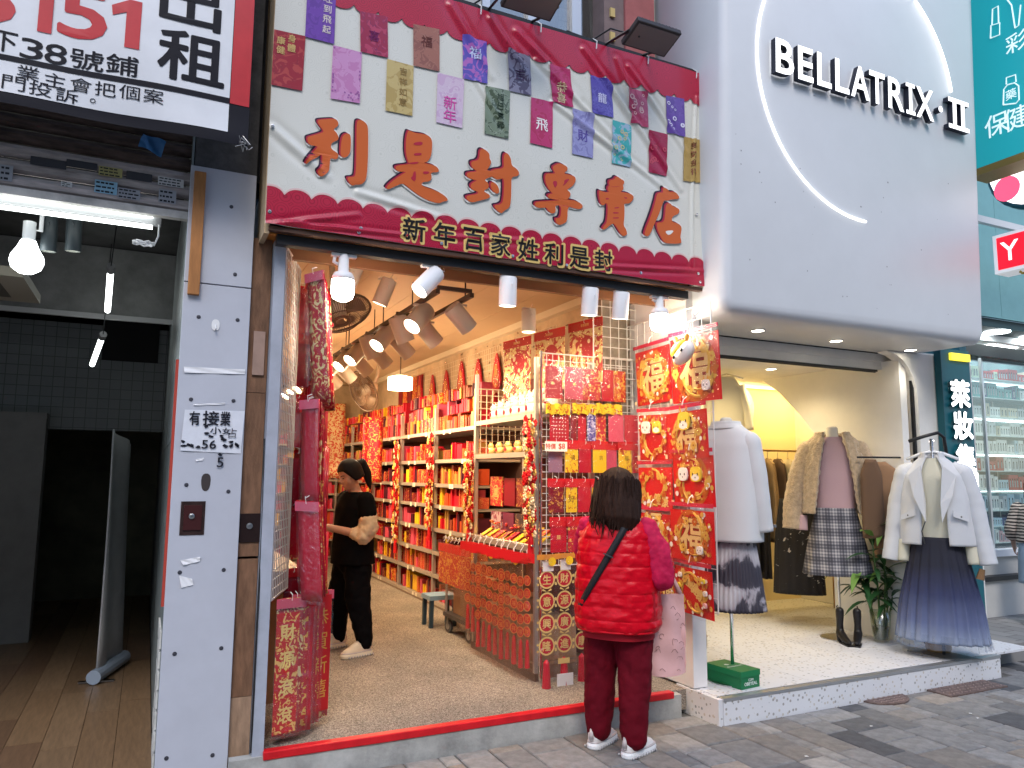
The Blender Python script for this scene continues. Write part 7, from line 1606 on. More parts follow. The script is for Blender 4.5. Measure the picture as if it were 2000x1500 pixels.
# shirt on the left wall of the clothing shop
p = ony(1420, 780, 5.6); t = thing('wall_shirt', 'pale shirt hung high at the back left of the clothing shop', 'shirt', (p.x, 5.6, p.z), face_cam(p.x, 5.6))
shell(t, 'shirt', M('pale_beige_shirt', (.78, .70, .50), .8), [(-.30, 0, 0, .16, .06), (.1, 0, 0, .15, .06), (.22, 0, 0, .06, .04)], 16, 40, thick=.006)
for s in (-1, 1): sleeve(t, 'sleeve', MATS['pale_beige_shirt'], [((s*.12, 0, .13), .05), ((s*.18, 0, -.1), .045), ((s*.2, .02, -.30), .04)], 12, 12)
MB().tube([(-.16, 0, .2), (0, 0, .25), (.16, 0, .2)], .008, 6).build('hanger', chrome, t, local=True)
# mirror arm
t = thing('wall_hook_arm', 'small metal hook arm on the yellow wall of the clothing shop', 'hook', (p.x+.25, 6.5, p.z+.25)); MB().tube([(p.x+.1, 6.0, p.z+.3), (p.x+.45, 6.0, p.z+.3), (p.x+.45, 6.59, p.z+.3)], .008, 6).build('arm', chrome, t)
# boots, plant, box, basket
bm = M('black_boot', (.012, .011, .012), .35)
for i, (px, py) in enumerate(((1646, 1256), (1676, 1258))):
    p = onz(px, py, FC); t = thing('ankle_boot', 'black heeled ankle boot %s on the terrazzo floor' % ('left of the pole' if i == 0 else 'right of the pole'), 'boot', p, face_cam(p.x, p.y, 25-30*i), 'pair of black boots')
    m = MB(); m.limb([((0, -.03, .26), .036), ((0, -.04, .15), .029), ((0, -.04, .085), .033)], 12); m.limb([((0, -.04, .08), .037), ((0, .04, .045), .033), ((0, .12, .024), .022)], 12); remesh(m.build('upper', bm, t, True, local=True), .008, 6)
    MB().tube([(0, -.055, .0), (0, -.05, .06)], [.018, .028], 8).build('heel', bm, t, local=True); MB().box(-.032, .032, .0, .155, .0, .010).build('sole', bm, t, local=True)
    MB().tube([(0, -.07, .25), (0, -.085, .29), (0, -.07, .30)], .005, 5).build('pull_tab', bm, t, local=True)
p = onz(1722, 1254, FC); pv = thing('potted_plant', 'leafy dracaena cuttings in a ribbed glass vase beside the boots', 'plant', p)
m = MB(); m.lathe([(.052, 0), (.062, .02), (.075, .12), (.088, .26), (.085, .26), (.072, .12), (.055, .025), (.004, .022)], p, (0, 0, 1), 24, False); m.build('vase', glass_mat('vase_glass', .16, (.90, .94, .90)), pv, smooth=True)
m = MB(); m.lathe([(.05, .026), (.066, .10), (.070, .13), (.004, .131)], p, (0, 0, 1), 20); m.build('water', M('murky_water', (.14, .14, .07), .1, alpha=.75), pv, smooth=True)
stem = M('plant_stem', (.06, .12, .03), .5); leafm = M('plant_leaf', (.025, .085, .025), .38, var=.3, vscale=12, rnd=.2); leafl = M('plant_leaf_young', (.11, .21, .045), .4, var=.2, rnd=.2)
ms = MB(); tops = []
for k in range(7):
    a = k*.9; b0 = p+Vector((.03*math.cos(a), .03*math.sin(a), .03)); hgt = RND.uniform(.5, .98); sp = .06+.18*RND.random(); t1 = p+Vector((sp*math.cos(a), sp*math.sin(a), hgt)); mid = b0.lerp(t1, .5)+Vector((.01, -.01, 0)); ms.tube([b0, mid, t1], [.008, .007, .005], 7); tops.append((b0, mid, t1))
ms.build('stems', stem, pv, smooth=True)
for b0, mid, t1 in tops:
    for j in range(11):
        f = .45+.55*j/10; base_ = mid.lerp(t1, max(0, (f-.5)*2)) if f > .5 else b0.lerp(mid, f*2); a = j*2.4+RND.random(); L_ = RND.uniform(.17, .31); el = RND.uniform(.2, 1.1); w = L_*.12
        d = Vector((math.cos(a), math.sin(a), 0)); sd = Vector((-math.sin(a), math.cos(a), 0)); m = MB(); cen = []
        for q in range(6):
            u = q/5; cen.append(base_+d*(L_*u*math.cos(el*(1-u*.6)))+Vector((0, 0, L_*(math.sin(el)*u-.75*u*u*(1.3-el*.6)))))
        vs = []; 
        for q, c in enumerate(cen):
            u = q/5; ww = w*math.sin(math.pi*min(1, .08+u*.92))**.8; vs += [c-sd*ww, c+Vector((0, 0, -ww*.35)), c+sd*ww]
        m.add(vs, [(q*3+i_, q*3+i_+1, q*3+i_+4, q*3+i_+3) for q in range(5) for i_ in (0, 1)]); m.build('leaf', leafl if f > .9 else leafm, pv, smooth=True)
# green shoe box
c = (onz(1410, 1322, FC)+onz(1508, 1342, FC))/2; bx = thing('shoe_box', 'green shoe box with white lettering on the step beside the coat stand', 'box', (0, 0, FC))
a = onz(1448, 1349, FC); b = onz(1508, 1336, FC); d_ = onz(1410, 1330, FC)
u = (b-a); u.z = 0; W = .19; u.normalize(); v = Vector((-u.y, u.x, 0)); fr = Frame((a.x, a.y, FC), u, (0, 0, 1)); Lb = .31
gm = M('green_box', (.008, .16, .055), .4, var=.08); gl_ = M('green_lid', (.010, .19, .065), .38)
MB().fbox(fr, .004, W-.004, .002, .085, -Lb+.004, -.004).build('box_body', gm, bx); MB().fbox(fr, 0, W, .078, .115, -Lb, 0).build('lid', gl_, bx)
m = MB(); put_text(m, 'COM', fr, W*.52, .056, .016, .0, .02); put_text(m, 'OBEYEAL', fr, W*.52, .032, .022, .0, .03)
m.v = [tuple(Vector(q)+fr.n*(-.003)) for q in m.v]; m.build('print', M('print_white', (.8, .85, .8), .5), bx)
fr2 = Frame(fr.p(W*.5, .1158, -Lb*.45), u, v); m = MB(); put_text(m, 'obsession', fr2, 0, 0, .026, .0006, .01); flower(m, fr2, -.02, .05, .018, .0008); m.build('lid_print', MATS['print_white'], bx)
p = onz(1392, 1318, FC); bk_ = thing('woven_basket', 'straw basket behind the white pier in the clothing shop', 'basket', (3.60, 4.47, FC)); m = MB()
m.lathe([(.085, 0), (.10, .05), (.12, .20), (.115, .30), (.11, .30), (.112, .2), (.09, .06)], (3.60, 4.47, FC), (0, 0, 1), 26, False); m.build('basket_body', print_mat('straw_weave', (.50, .38, .20), [(.36, .25, .12)], 60, .5, .8), bk_, smooth=True); m = MB()
for k in range(9): m.tube([(3.60+(.094+.003*k)*math.cos(t_*.3142), 4.47+(.094+.003*k)*math.sin(t_*.3142), FC+.02+k*.03) for t_ in range(21)], .006, 5)
m.build('weave_bands', M('straw', (.48, .35, .18), .8), bk_, smooth=True)
# ================================================================ people
skin = M('skin', (.46, .26, .18), .5, var=.06, vscale=20); skin2 = M('skin_pale', (.52, .32, .24), .5, var=.05, vscale=20)
hair_m = M('dark_brown_hair', (.026, .011, .007), .6, spec=.12, var=.5, vscale=40, stretch=(5, 5, .5), bump=.5, bscale=60); hair_b = M('black_hair', (.008, .007, .008), .55, spec=.15, bump=.3, bscale=60, stretch=(5, 5, .5))
def hand_parts(m, wrist, d, palm_n, side, s=1., curl=.6):
    """palm and five separate fingers; d = pointing direction, palm_n = direction the palm faces, side = +1 thumb on the left of d x palm"""
    w = Vector(wrist); d = Vector(d).normalized(); pn = Vector(palm_n).normalized(); ac = d.cross(pn).normalized()*side
    c = w+d*.045*s
    m.limb([(w, .022*s), (c-ac*.018*s, .017*s), (c+d*.03*s-ac*.022*s, .013*s)], 8); m.limb([(w, .022*s), (c+ac*.016*s, .017*s), (c+d*.03*s+ac*.022*s, .013*s)], 8); m.limb([(c, .018*s), (c+d*.035*s, .014*s)], 8)
    for k, (o, L_) in enumerate(((-.028, .062), (-.0095, .075), (.0095, .080), (.028, .070))):
        b = w+d*.085*s+ac*o*s; p1 = b+(d*math.cos(curl*.5)+pn*math.sin(curl*.5))*L_*.42*s; p2 = p1+(d*math.cos(curl*1.3)+pn*math.sin(curl*1.3))*L_*.33*s; p3 = p2+(d*math.cos(curl*2)+pn*math.sin(curl*2))*L_*.25*s
        m.limb([(b-d*.012*s, .0092*s), (b, .009*s), (p1, .0085*s), (p2, .0075*s), (p3, .0065*s)], 7)
    t0 = w+d*.028*s+ac*.026*s; t1 = t0+(d*.6+ac*.6+pn*.4).normalized()*.035*s; t2 = t1+(d*.85+ac*.1+pn*.5).normalized()*.028*s
    m.limb([(t0-d*.008*s, .013*s), (t1, .0105*s), (t2, .0085*s)], 7)
def head_parts(m, c, R_, s=1.):
    """c = centre of head, R_ = 3x3 rotation (local +y is where the face looks)"""
    def P(x, y, z): return c+R_ @ Vector((x*s, y*s, z*s))
    m.ell(P(0, -.012, .025), (.075*s, .092*s, .088*s), R_, 18, 12); m.ell(P(0, .022, -.045), (.056*s, .066*s, .068*s), R_, 16, 10); m.ell(P(0, .055, -.088), (.028*s, .026*s, .022*s), R_, 10, 7)
    m.limb([(P(0, .082, .02), .010*s), (P(0, .102, -.018), .014*s)], 8)
    for d in (-1, 1):
        m.ell(P(d*.011, .094, -.024), (.009*s, .010*s, .008*s), R_, 8, 5); m.ell(P(d*.076, -.008, -.008), (.010*s, .018*s, .028*s), R_, 9, 6); m.ell(P(d*.035, .06, -.03), (.026*s, .026*s, .028*s), R_, 9, 6)
    m.ell(P(0, .083, -.056), (.022*s, .010*s, .007*s), R_, 10, 5); m.ell(P(0, .082, -.066), (.019*s, .010*s, .007*s), R_, 10, 5)
    return P
def sneaker(parent, p, rz, mat_u, mat_s, s=1.):
    R_ = Matrix.Rotation(rz, 3, 'Z'); p = Vector(p); Q = lambda x, y, z: p+R_ @ Vector((x*s, y*s, z*s)); m = MB()
    m.limb([(Q(0, -.055, .085), .040*s), (Q(0, -.06, .05), .040*s), (Q(0, .0, .055), .042*s), (Q(0, .07, .045), .042*s), (Q(0, .125, .035), .034*s)], 12); m.limb([(Q(0, -.04, .09), .038*s), (Q(0, .02, .085), .033*s), (Q(0, .07, .06), .034*s)], 10)
    o = remesh(m.build('shoe', mat_u, parent, True, local=True), .007, 6); m = MB()
    ol = chaikin([(-.036, -.10), (.036, -.10), (.046, -.02), (.05, .07), (.038, .15), (0, .172), (-.038, .15), (-.05, .07), (-.046, -.02)], 2)
    m.loft([[Q(x*sc, y*sc, z) for x, y in ol] for sc, z in ((.97, 0.0), (1.04, .008), (1.05, .024), (1.0, .036))]); 
    m.build('sole', mat_s, parent, False, local=True); m = MB()
    for k in range(10):
        for d in (-1, 1): m.ell(Q(d*.049, -.085+k*.024, .012), (.006*s, .008*s, .008*s), None, 6, 4)
    m.build('tread_lug', M('sole_grey', (.45, .44, .45), .6), parent, True, local=True); m = MB()
    m.loft([[Q(x*sc, y*sc, z) for x, y in ol] for sc, z in ((1.0, .0365), (1.02, .040), (1.0, .044))]); m.build('welt', M('welt_grey', (.52, .46, .45), .6), parent, True, local=True)
    MB().limb([(Q(0, -.094, .06), .016*s), (Q(0, -.092, .11), .012*s)], 8).build('heel_tab', M('welt_grey', (.52, .46, .45), .6), parent, True, local=True); m = MB()
    for k in range(4): m.tube([Q(-.030, .015+k*.024, .098-k*.012), Q(0, .028+k*.024, .108-k*.012), Q(.030, .015+k*.024, .098-k*.012)], .0045*s, 5)
    m.build('lace', mat_s, parent, True, local=True)
shoe_w = M('off_white_shoe', (.72, .68, .66), .55, var=.05); sole_w = M('white_sole', (.82, .82, .82), .5)
# ---------------------------------------------------------------- customer, seen from behind
CU = Vector((2.535, 3.80, 0)); rz = math.atan2(.70, .72)-math.pi/2
cu = thing('person', 'person in a red quilted vest with magenta sleeves browsing bags, back to the street', 'person', CU, rz)
rzm = Matrix.Rotation(-rz, 3, 'Z')
def loc(wx, wy, z): v = rzm @ (Vector((wx, wy, 0))-Vector((CU.x, CU.y, 0))); return Vector((v.x, v.y, z))
fL, fR = loc(2.475, 3.915, 0), loc(2.575, 3.70, 0)
m = MB(); hc = Vector((0, .03, 1.475)); R_ = Matrix.Rotation(-.12, 3, 'Z') @ Matrix.Rotation(-.22, 3, 'X')
head_parts(m, hc, R_, 1.0)
m.limb([((0, 0, 1.42), .05), ((0, -.01, 1.33), .055)], 12); m.ell((0, 0, 1.18), (.17, .105, .17), None, 16, 10); m.ell((0, 0, .95), (.15, .11, .16), None, 16, 10); m.ell((0, -.01, .80), (.16, .12, .12), None, 16, 10)
elR, haR = Vector((.27, -.055, .985)), Vector((.225, .185, 1.075)); elL, haL = Vector((-.205, .13, 1.02)), Vector((-.06, .28, 1.12))
for s, e, h in ((1, elR, haR), (-1, elL, haL)): m.limb([((s*.16, -.01, 1.27), .055), (e, .042), (h, .026)], 12); hand_parts(m, h, (h-e), (-s*.6, .1, -.6), -s, .95, .7)
for s, f in ((-1, fL), (1, fR)): m.limb([((s*.08, 0, .78), .085), ((f.x*.6+s*.03, f.y*.5+.02, .45), .06), ((f.x, f.y-.03, .09), .042), ((f.x, f.y+.06, .045), .03)], 12)
remesh(m.build('body', skin2, cu, True, local=True), .009, 5)
vest = M('red_nylon_vest', (.58, .001, .012), .36, var=.08, vscale=12, bump=.35, bscale=30, spec=.2)
QZ = [.685, .752, .825, .900, .975, 1.05, 1.125, 1.20, 1.27, 1.345]
def puff(th, v, z):
    for a, b in zip(QZ, QZ[1:]):
        if a <= z <= b:
            u = (z-a)/(b-a); base_ = .036*(math.sin(math.pi*u)**.4)
            return base_-.028+.006*math.sin(9*th+z*40)+.010*math.sin(23*th+z*25)*math.sin(math.pi*u)
    return 0
wrinkle(shell(cu, 'vest', vest, [(.685, 0, -.01, .232, .178), (.72, 0, -.01, .245, .188), (.95, 0, -.01, .240, .180), (1.12, 0, -.005, .228, .168), (1.22, 0, 0, .218, .15), (1.275, 0, 0, .190, .128), (1.315, 0, .0, .130, .10), (1.345, 0, .005, .085, .085)], 110, 90, mod=puff, thick=.012), .022, .045)
shell(cu, 'vest_collar', vest, [(1.315, 0, .005, .088, .088), (1.345, 0, .008, .092, .09), (1.375, 0, .012, .082, .082)], 10, 40, mod=lambda th, v, z: .05*math.sin(math.pi*v), thick=.012)
shell(cu, 'red_shirt_hem', M('dark_red_knit', (.34, .005, .015), .8), [(.640, 0, -.01, .205, .155), (.76, 0, -.01, .215, .165)], 6, 60, mod=lambda th, v, z: .03*math.sin(5*th))
m = MB(); m.tube([(.232*math.copysign(abs(math.sin(a))**.85, math.sin(a))*1.0, -.01+.182*math.copysign(abs(math.cos(a))**.85, math.cos(a)), .688) for a in [k*.2094 for k in range(31)]], .007, 6, False); m.build('hem_binding', vest, cu, True, local=True)
m = MB(); m.box(.205, .2355, -.11, -.104, .78, .90); m.build('pocket_seam', M('dark_red_knit', (.34, .005, .015), .8), cu, local=True)
mag = M('magenta_sleeve', (.46, .002, .05), .75, var=.12, vscale=9, bump=.6, bscale=22)
for s, e, h in ((1, elR, haR), (-1, elL, haL)):
    m = MB(); sh_ = Vector((s*.175, -.01, 1.262)); mid = sh_.lerp(e, .5)+Vector((s*.025, -.005, .0)); wr = e.lerp(h, .86)
    m.limb([(sh_, .066), (mid, .073), (e, .072), (e.lerp(h, .4), .062), (wr, .043)], 14); o = wrinkle(remesh(m.build('sleeve', mag, cu, True, local=True), .009, 6), .028, .055)
strap = M('black_strap', (.012, .011, .014), .6)
pts = []
for k in range(25):
    u = k/24; z = 1.325-.56*u**.9; x_ = .10-.33*u; _, cx, cyy, rx, ry = lerp_secs([(.685, 0, -.01, .232, .178), (.95, 0, -.01, .240, .180), (1.12, 0, -.005, .228, .168), (1.22, 0, 0, .218, .15), (1.275, 0, 0, .190, .128), (1.345, 0, .005, .085, .085)], z)
    q = max(0, 1-(abs(x_)/rx)**(2/.85)) if abs(x_) < rx else 0; pts.append(Vector((x_, -ry*q**(.425)*1.03-.022, z)))
m = MB(); vs = []
for i, q in enumerate(pts):
    tdir = (pts[min(i+1, 24)]-pts[max(i-1, 0)]).normalized(); nrm = Vector((q.x*.6, q.y-.0, .02)).normalized(); sd = tdir.cross(nrm).normalized()*.019; vs += [q-sd, q+sd]
m.add(vs, [(2*i, 2*i+1, 2*i+3, 2*i+2) for i in range(24)]); o = m.build('shoulder_strap', strap, cu, True, local=True); q = o.modifiers.new('s', 'SOLIDIFY'); q.thickness = .005
MB().bar(pts[8]+Vector((-.028, -.008, .010)), pts[8]+Vector((.028, -.008, -.012)), .012, .006).build('strap_buckle', M('buckle_dark', (.10, .10, .11), .3, .8), cu, local=True)
trou = M('maroon_trousers', (.12, .003, .010), .8, var=.15, vscale=10, bump=.5, bscale=18, spec=.12); m = MB()
m.ell((0, -.01, .74), (.188, .142, .13), None, 20, 12)
for s, f in ((-1, fL), (1, fR)): m.limb([((s*.088, 0, .70), .112), ((f.x*.5+s*.05, f.y*.45, .47), .100), ((f.x*.85+s*.012, f.y*.8-.02, .30), .090), ((f.x, f.y-.03, .145), .078), ((f.x, f.y-.03, .105), .074)], 16)
wrinkle(remesh(m.build('trousers', trou, cu, True, local=True), .009, 6), .020, .07)
# hair: rounded bob reaching the shoulders, with separate strands at the rim
def bob(parent, c, R_, mat, secs, n=72, seed=0, opening=.85, wave=.03):
    rm = random.Random(seed); m = MB(); rings = []; nz = 34
    for i in range(nz+1):
        v = i/nz; z = secs[0][0]+(secs[-1][0]-secs[0][0])*v; _, cx, cyy, rx, ry = lerp_secs(secs, z); ring = []
        for k in range(n):
            th = 2*math.pi*k/n; r = 1+wave*math.sin(26*th+3*v)*(1-v*.6)+.02*math.sin(11*th+9*v)+.012*math.sin(53*th); front = max(0, math.cos(th)) ** 2
            if v < .66: r *= 1-.42*front*(1-v/.66)
            ring.append(c+R_ @ Vector((cx+rx*r*math.sin(th), cyy+ry*r*math.cos(th), z)))
        rings.append(ring)
    m.loft(rings); m.build('hair', mat, parent, True, local=True)
bob(cu, hc, R_, hair_m, [(-.25, .045, -.060, .086, .064), (-.18, .030, -.058, .130, .108), (-.09, .010, -.044, .138, .124), (-.02, 0, -.028, .130, .130), (.05, 0, -.018, .114, .124), (.100, 0, -.014, .088, .100), (.130, 0, -.012, .050, .060), (.142, 0, -.012, .012, .015)], seed=2, wave=.05)
m = MB(); rm = random.Random(5)
for k in range(260):
    th = rm.uniform(.9, 5.4); z0 = rm.uniform(-.02, .07); rr = .124+rm.uniform(0, .012); p0 = Vector((rr*math.sin(th), -.015+rr*1.04*math.cos(th), z0)); out = Vector((math.sin(th), math.cos(th), 0))
    L_ = rm.uniform(.18, .31); pts = [p0, p0+out*.010+Vector((0, 0, -L_*.4)), p0+out*rm.uniform(-.006, .016)+Vector((rm.uniform(-.012, .012), 0, -L_*.8)), p0+out*rm.uniform(-.03, .028)+Vector((rm.uniform(-.02, .02), rm.uniform(-.01, .01), -L_))]
    m.tube([hc+R_ @ q for q in pts], [.0045, .0045, .0035, .001], 4, False)
m.build('hair_strands', hair_m, cu, True, local=True)
for f, a in ((fL, -.28), (fR, -.45)): sneaker(cu, (f.x, f.y, 0), a, shoe_w, sole_w, 1.0)
# pink printed tote hanging from the customer's right hand
tb = thing('tote_bag', 'pale pink tote bag with line drawings hanging from the customer arm', 'bag', (2.80, 3.72, .42)); tot = M('pink_canvas', (.70, .40, .38), .8, var=.06, vscale=8, bump=.4, bscale=14)
hw = Vector((CU.x, CU.y, 0))+Matrix.Rotation(rz, 3, 'Z') @ haR
q = [ony(*s_, 3.70) for s_ in ((1274, 1163), (1318, 1180), (1338, 1332), (1270, 1320))]
fr = Frame((q[3].x, 3.72, q[3].z), (q[2]-q[3]).normalized() if False else (1, -.12, 0)); W = (q[2].x-q[3].x); H = q[0].z-q[3].z
def tote(u, v, side):
    w = W*(1-.12*v-.18*max(0, v-.75)); x_ = .02*v+W*.05*v+w*u; dd = .035*math.sin(math.pi*u)*(1-.55*v)+.006*math.sin(9*u+5*v)+.004*math.sin(17*v+3*u)
    return fr.p(x_, H*v+.012*math.sin(math.pi*u)*(v-1), side*dd)
for sd_ in (1, -1):
    m = MB(); m.grid(lambda u, v: tote(u if sd_ > 0 else 1-u, v, sd_), 22, 26); m.build('bag_panel', tot, tb, smooth=True)
m = MB(); rm = random.Random(3)
for k in range(16):
    u, v = rm.uniform(.08, .92), rm.uniform(.05, .85); s_ = rm.uniform(.012, .022); pts = [tote(u, v, 1)+fr.n*.003+fr.u*s_*math.cos(a*.7)*rm.uniform(.7, 1.3)+fr.v*s_*math.sin(a*.7)*rm.uniform(.7, 1.3) for a in range(rm.choice([5, 7, 9]))]; m.tube(pts, .0013, 4, False)
m.build('line_drawing', M('drawing_brown', (.22, .09, .08), .7), tb, kind='stuff')
top0, top1 = tote(.1, 1, 0), tote(.9, 1, 0); hw2 = hw+Vector((.01, -.02, -.03))
for a_ in (top0, top1):
    m = MB(); m.tube([a_, a_.lerp(hw2, .5)+Vector((0, 0, .01)), hw2], [.016, .012, .009], 6); m.build('handle', tot, tb, smooth=True)
# ---------------------------------------------------------------- shop assistant looking at a phone
SP = Vector((1.53, 6.12, FL)); rz2 = math.atan2(-.25, -.97)-math.pi/2
sa = thing('person', 'person in black with cream sleeves and ponytail looking at a phone inside the shop', 'person', SP, rz2); m = MB(); rz2m = Matrix.Rotation(-rz2, 3, 'Z')
def loc2(wx, wy, z): v = rz2m @ Vector((wx-SP.x, wy-SP.y, 0)); return Vector((v.x, v.y, z))
f1, f2 = loc2(1.58, 5.98, 0), loc2(1.46, 6.34, 0)
hc2 = Vector((0, .055, 1.405)); R2 = Matrix.Rotation(-.42, 3, 'X') @ Matrix.Rotation(.15, 3, 'Z')
P2 = head_parts(m, hc2, R2, 1.0); m.limb([((0, .03, 1.36), .046), ((0, -.01, 1.25), .054)], 12); m.ell((0, -.01, 1.12), (.165, .10, .17), None, 16, 10); m.ell((0, 0, .92), (.14, .10, .16), None, 16, 10)
eA, hA = Vector((.20, -.02, .93)), Vector((.05, .20, .985)); eB, hB = Vector((-.20, .0, .93)), Vector((-.03, .26, 1.0))
# left arm (side +x is her right); the arm nearer the street is her left
for s, e, h in ((1, eA, hA), (-1, eB, hB)): m.limb([((s*.165, -.01, 1.215), .05), (e, .04), (h, .026)], 12); hand_parts(m, h, (h-e)+Vector((0, .05, .02)), (-s*.5, .2, .75), s, .95, .55)
for s, f in ((1, f1), (-1, f2)):
    if s*(f.x) < 0: pass
    m.limb([((s*.08 if f.x*s > 0 else -s*.08, 0, .76), .08), ((f.x*.8, f.y*.6, .42), .055), ((f.x, f.y-.03, .08), .04)], 12)
remesh(m.build('body', skin, sa, True, local=True), .008, 5)
blk = M('black_cloth', (.004, .004, .005), .9, bump=.3, bscale=25, spec=.06)
shell(sa, 'black_top', blk, [(.70, 0, 0, .195, .150), (.85, 0, 0, .190, .145), (1.02, 0, -.005, .185, .135), (1.15, 0, -.01, .19, .13), (1.22, 0, -.01, .165, .105), (1.265, 0, 0, .09, .075)], 50, 60, mod=lambda th, v, z: .025*math.sin(4*th+6*v)*(1-v)+.012*math.sin(9*th+14*v), thick=.01)
m = MB(); m.ell((0, -.005, .72), (.175, .13, .13), None, 18, 10)
for s, f in ((1, f1), (-1, f2)):
    sx = math.copysign(1, f.x); m.limb([((sx*.085, 0, .68), .112), ((f.x*.75, f.y*.6+.01, .42), .098), ((f.x*.95, f.y*.9-.02, .22), .080), ((f.x, f.y-.035, .10), .062), ((f.x, f.y-.035, .085), .058)], 16)
wrinkle(remesh(m.build('trousers', blk, sa, True, local=True), .010, 6), .03, .08)
crm = M('cream_sleeve', (.62, .50, .33), .8, bump=.5, bscale=20)
for s, e in ((1, eA), (-1, eB)):
    m = MB(); m.limb([((s*.17, -.01, 1.205), .072), (Vector((s*.195, -.015, 1.09)), .080)], 14); remesh(m.build('black_sleeve', blk, sa, True, local=True), .010, 6)
    m = MB(); m.limb([((s*.197, -.016, 1.075), .076), ((s*.205, -.018, .99), .084), (e+Vector((0, .02, .0)), .072), (e.lerp(hA if s > 0 else hB, .25), .056)], 14); wrinkle(remesh(m.build('cream_sleeve', crm, sa, True, local=True), .009, 5), .03, .05)
m = MB(); 
rings = []
for i in range(15):
    v = i/14; ring = []
    for k in range(40):
        th = 2*math.pi*k/40; ph = -.35+1.92*v; fr_ = max(0, math.cos(th)); low = -.05 if fr_ < .3 else -.05+.11*min(1, (fr_-.3)/.4)
        z = low+(.128-low)*math.sin(min(1, v)*math.pi/2); rr = math.sqrt(max(0, 1-((z-.02)/.112)**2)) if z > .02 else 1.0
        ring.append(P2(.090*rr*(1+.025*math.sin(17*th+6*v))*math.sin(th), -.016+.112*rr*(1+.02*math.sin(19*th))*math.cos(th)*(1 if math.cos(th) < 0 else .93), z))
    rings.append(ring)
m.loft(rings); m.build('hair', hair_b, sa, True, local=True)
m = MB(); m.limb([(P2(0, -.105, .055), .030), (P2(0, -.155, .04), .042), (P2(0, -.17, -.06), .040), (P2(0, -.155, -.15), .024), (P2(0, -.15, -.19), .008)], 12); remesh(m.build('ponytail', hair_b, sa, True, local=True), .008, 5)
m = MB(); m.tube([P2(.02*math.cos(a*.7), -.115, .05+.03*math.sin(a*.7)) for a in range(10)], .007, 6); m.build('hair_tie', strap, sa, True, local=True)
m = MB()
for d in (-1, 1): m.ell(P2(d*.030, .083, .004), (.011, .006, .005), R2, 8, 5)
m.build('eye', eye_m, sa, True, local=True); m = MB()
for d in (-1, 1): m.tube([P2(d*.016, .090, .022), P2(d*.032, .087, .027), P2(d*.048, .076, .022)], .003, 5)
m.build('eyebrow', hair_b, sa, local=True)
MB().ell(P2(0, .091, -.060), (.018, .005, .006), R2, 10, 5).build('lips', M('lips', (.38, .12, .11), .4), sa, True, local=True)
shoe_c = M('cream_shoe', (.66, .58, .44), .6); sole_c = M('cream_sole', (.72, .66, .52), .55)
for f, a in ((f1, .1), (f2, .0)): sneaker(sa, (f.x, f.y, 0), a, shoe_c, sole_c, 1.02)
m = MB(); m.tube([(f1.x+.085, f1.y-.02, .42), (f1.x+.078, f1.y-.03, .30), (f1.x+.068, f1.y-.035, .20)], .005, 5); m.build('trouser_stripe', M('grey_stripe', (.4, .4, .4), .6), sa, local=True)
pc = Matrix.Rotation(rz2, 3, 'Z') @ Vector((.0, .335, 1.045))+SP
m = MB(); fr = Frame(pc, (Matrix.Rotation(rz2, 3, 'Z') @ Vector((1, 0, 0))), (Matrix.Rotation(rz2, 3, 'Z') @ Vector((0, .85, .35)))); ph_ = thing('phone', 'black phone held in both hands by the assistant', 'phone', pc)
bevel(MB().fbox(fr, -.038, .038, -.078, .078, -.005, .004).build('body', M('phone_black', (.015, .015, .018), .25), ph_), .004); MB().fbox(fr, -.034, .034, -.073, .073, .0045, .0052).build('screen', M('phone_screen', (.05, .06, .07), .1, emit=.3, ecol=(.6, .7, .8)), ph_)
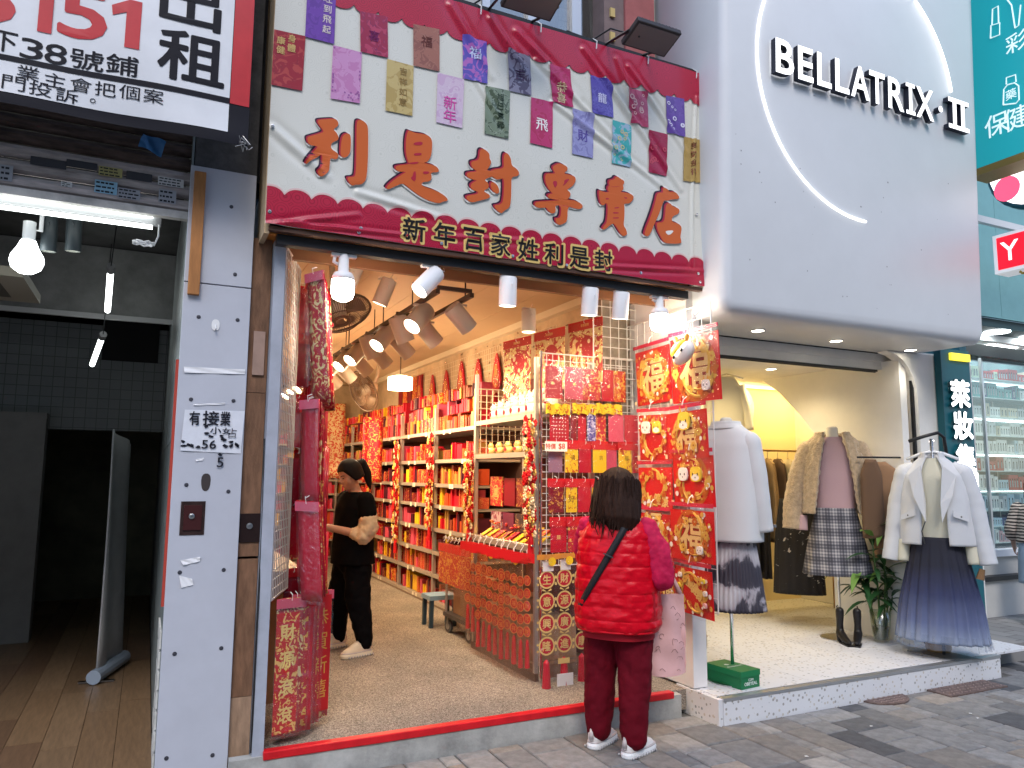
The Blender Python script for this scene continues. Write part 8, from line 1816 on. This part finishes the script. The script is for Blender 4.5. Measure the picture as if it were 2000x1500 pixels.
# ---------------------------------------------------------------- passer-by cut by the right edge
PP = Vector((8.90, 5.05, 0)); pb = thing('person', 'passer-by in a striped top half outside the right edge of the view', 'person', PP, math.radians(-70)); m = MB()
head_parts(m, Vector((0, .02, 1.46)), Matrix.Rotation(.1, 3, 'Z')); m.limb([((0, 0, 1.4), .045), ((0, 0, 1.3), .05)], 10); m.ell((0, 0, 1.12), (.16, .1, .18), None, 14, 9); m.ell((0, 0, .88), (.15, .11, .16), None, 14, 9)
for s in (-1, 1):
    e, h = Vector((s*.24, -.03, 1.0)), Vector((s*.25, .12, .80)); m.limb([((s*.16, 0, 1.24), .05), (e, .038), (h, .025)], 10); hand_parts(m, h, h-e, (-s, 0, 0), s, .9, .6)
    m.limb([((s*.08, 0, .76), .085), ((s*.09, s*.09, .42), .055), ((s*.09, s*.16-.03, .08), .04)], 10)
remesh(m.build('body', skin2, pb, True, local=True), .012, 4)
def stripes():
    m, nt, b, N, L, tc = blank('zebra_stripes', .7); w = N('ShaderNodeTexWave'); w.inputs['Scale'].default_value = 9; w.inputs['Distortion'].default_value = 3; w.bands_direction = 'Z'; L(tc.outputs['Object'], w.inputs['Vector']); r = ramp(N, [(.4, (.03, .02, .02)), (.55, (.68, .58, .50))]); L(w.outputs[0], r.inputs[0]); L(r.outputs[0], b.inputs['Base Color']); return m
stp = stripes(); shell(pb, 'striped_top', stp, [(.86, 0, 0, .2, .14), (1.1, 0, 0, .19, .13), (1.24, 0, 0, .17, .11), (1.3, 0, 0, .08, .07)], 20, 40, thick=.01)
for s in (-1, 1): m = MB(); m.limb([((s*.165, 0, 1.23), .075), ((s*.24, -.03, 1.0), .07), ((s*.245, .02, .93), .065)], 12); remesh(m.build('sleeve', stp, pb, True, local=True), .012, 5)
shell(pb, 'shorts', M('pale_denim', (.36, .46, .58), .8), [(.42, 0, 0, .2, .16), (.7, 0, 0, .19, .15), (.88, 0, 0, .17, .13)], 14, 40, thick=.01)
bob(pb, Vector((0, .02, 1.46)), Matrix.Rotation(.1, 3, 'Z'), hair_b, [(-.2, .0, -.05, .09, .06), (-.09, 0, -.036, .10, .09), (.05, 0, -.012, .095, .106), (.095, 0, -.012, .076, .088), (.134, 0, -.012, .012, .015)], seed=4)
for s in (-1, 1): sneaker(pb, (s*.09, s*.16-.03, 0), 0, shoe_w, sole_w, .95)
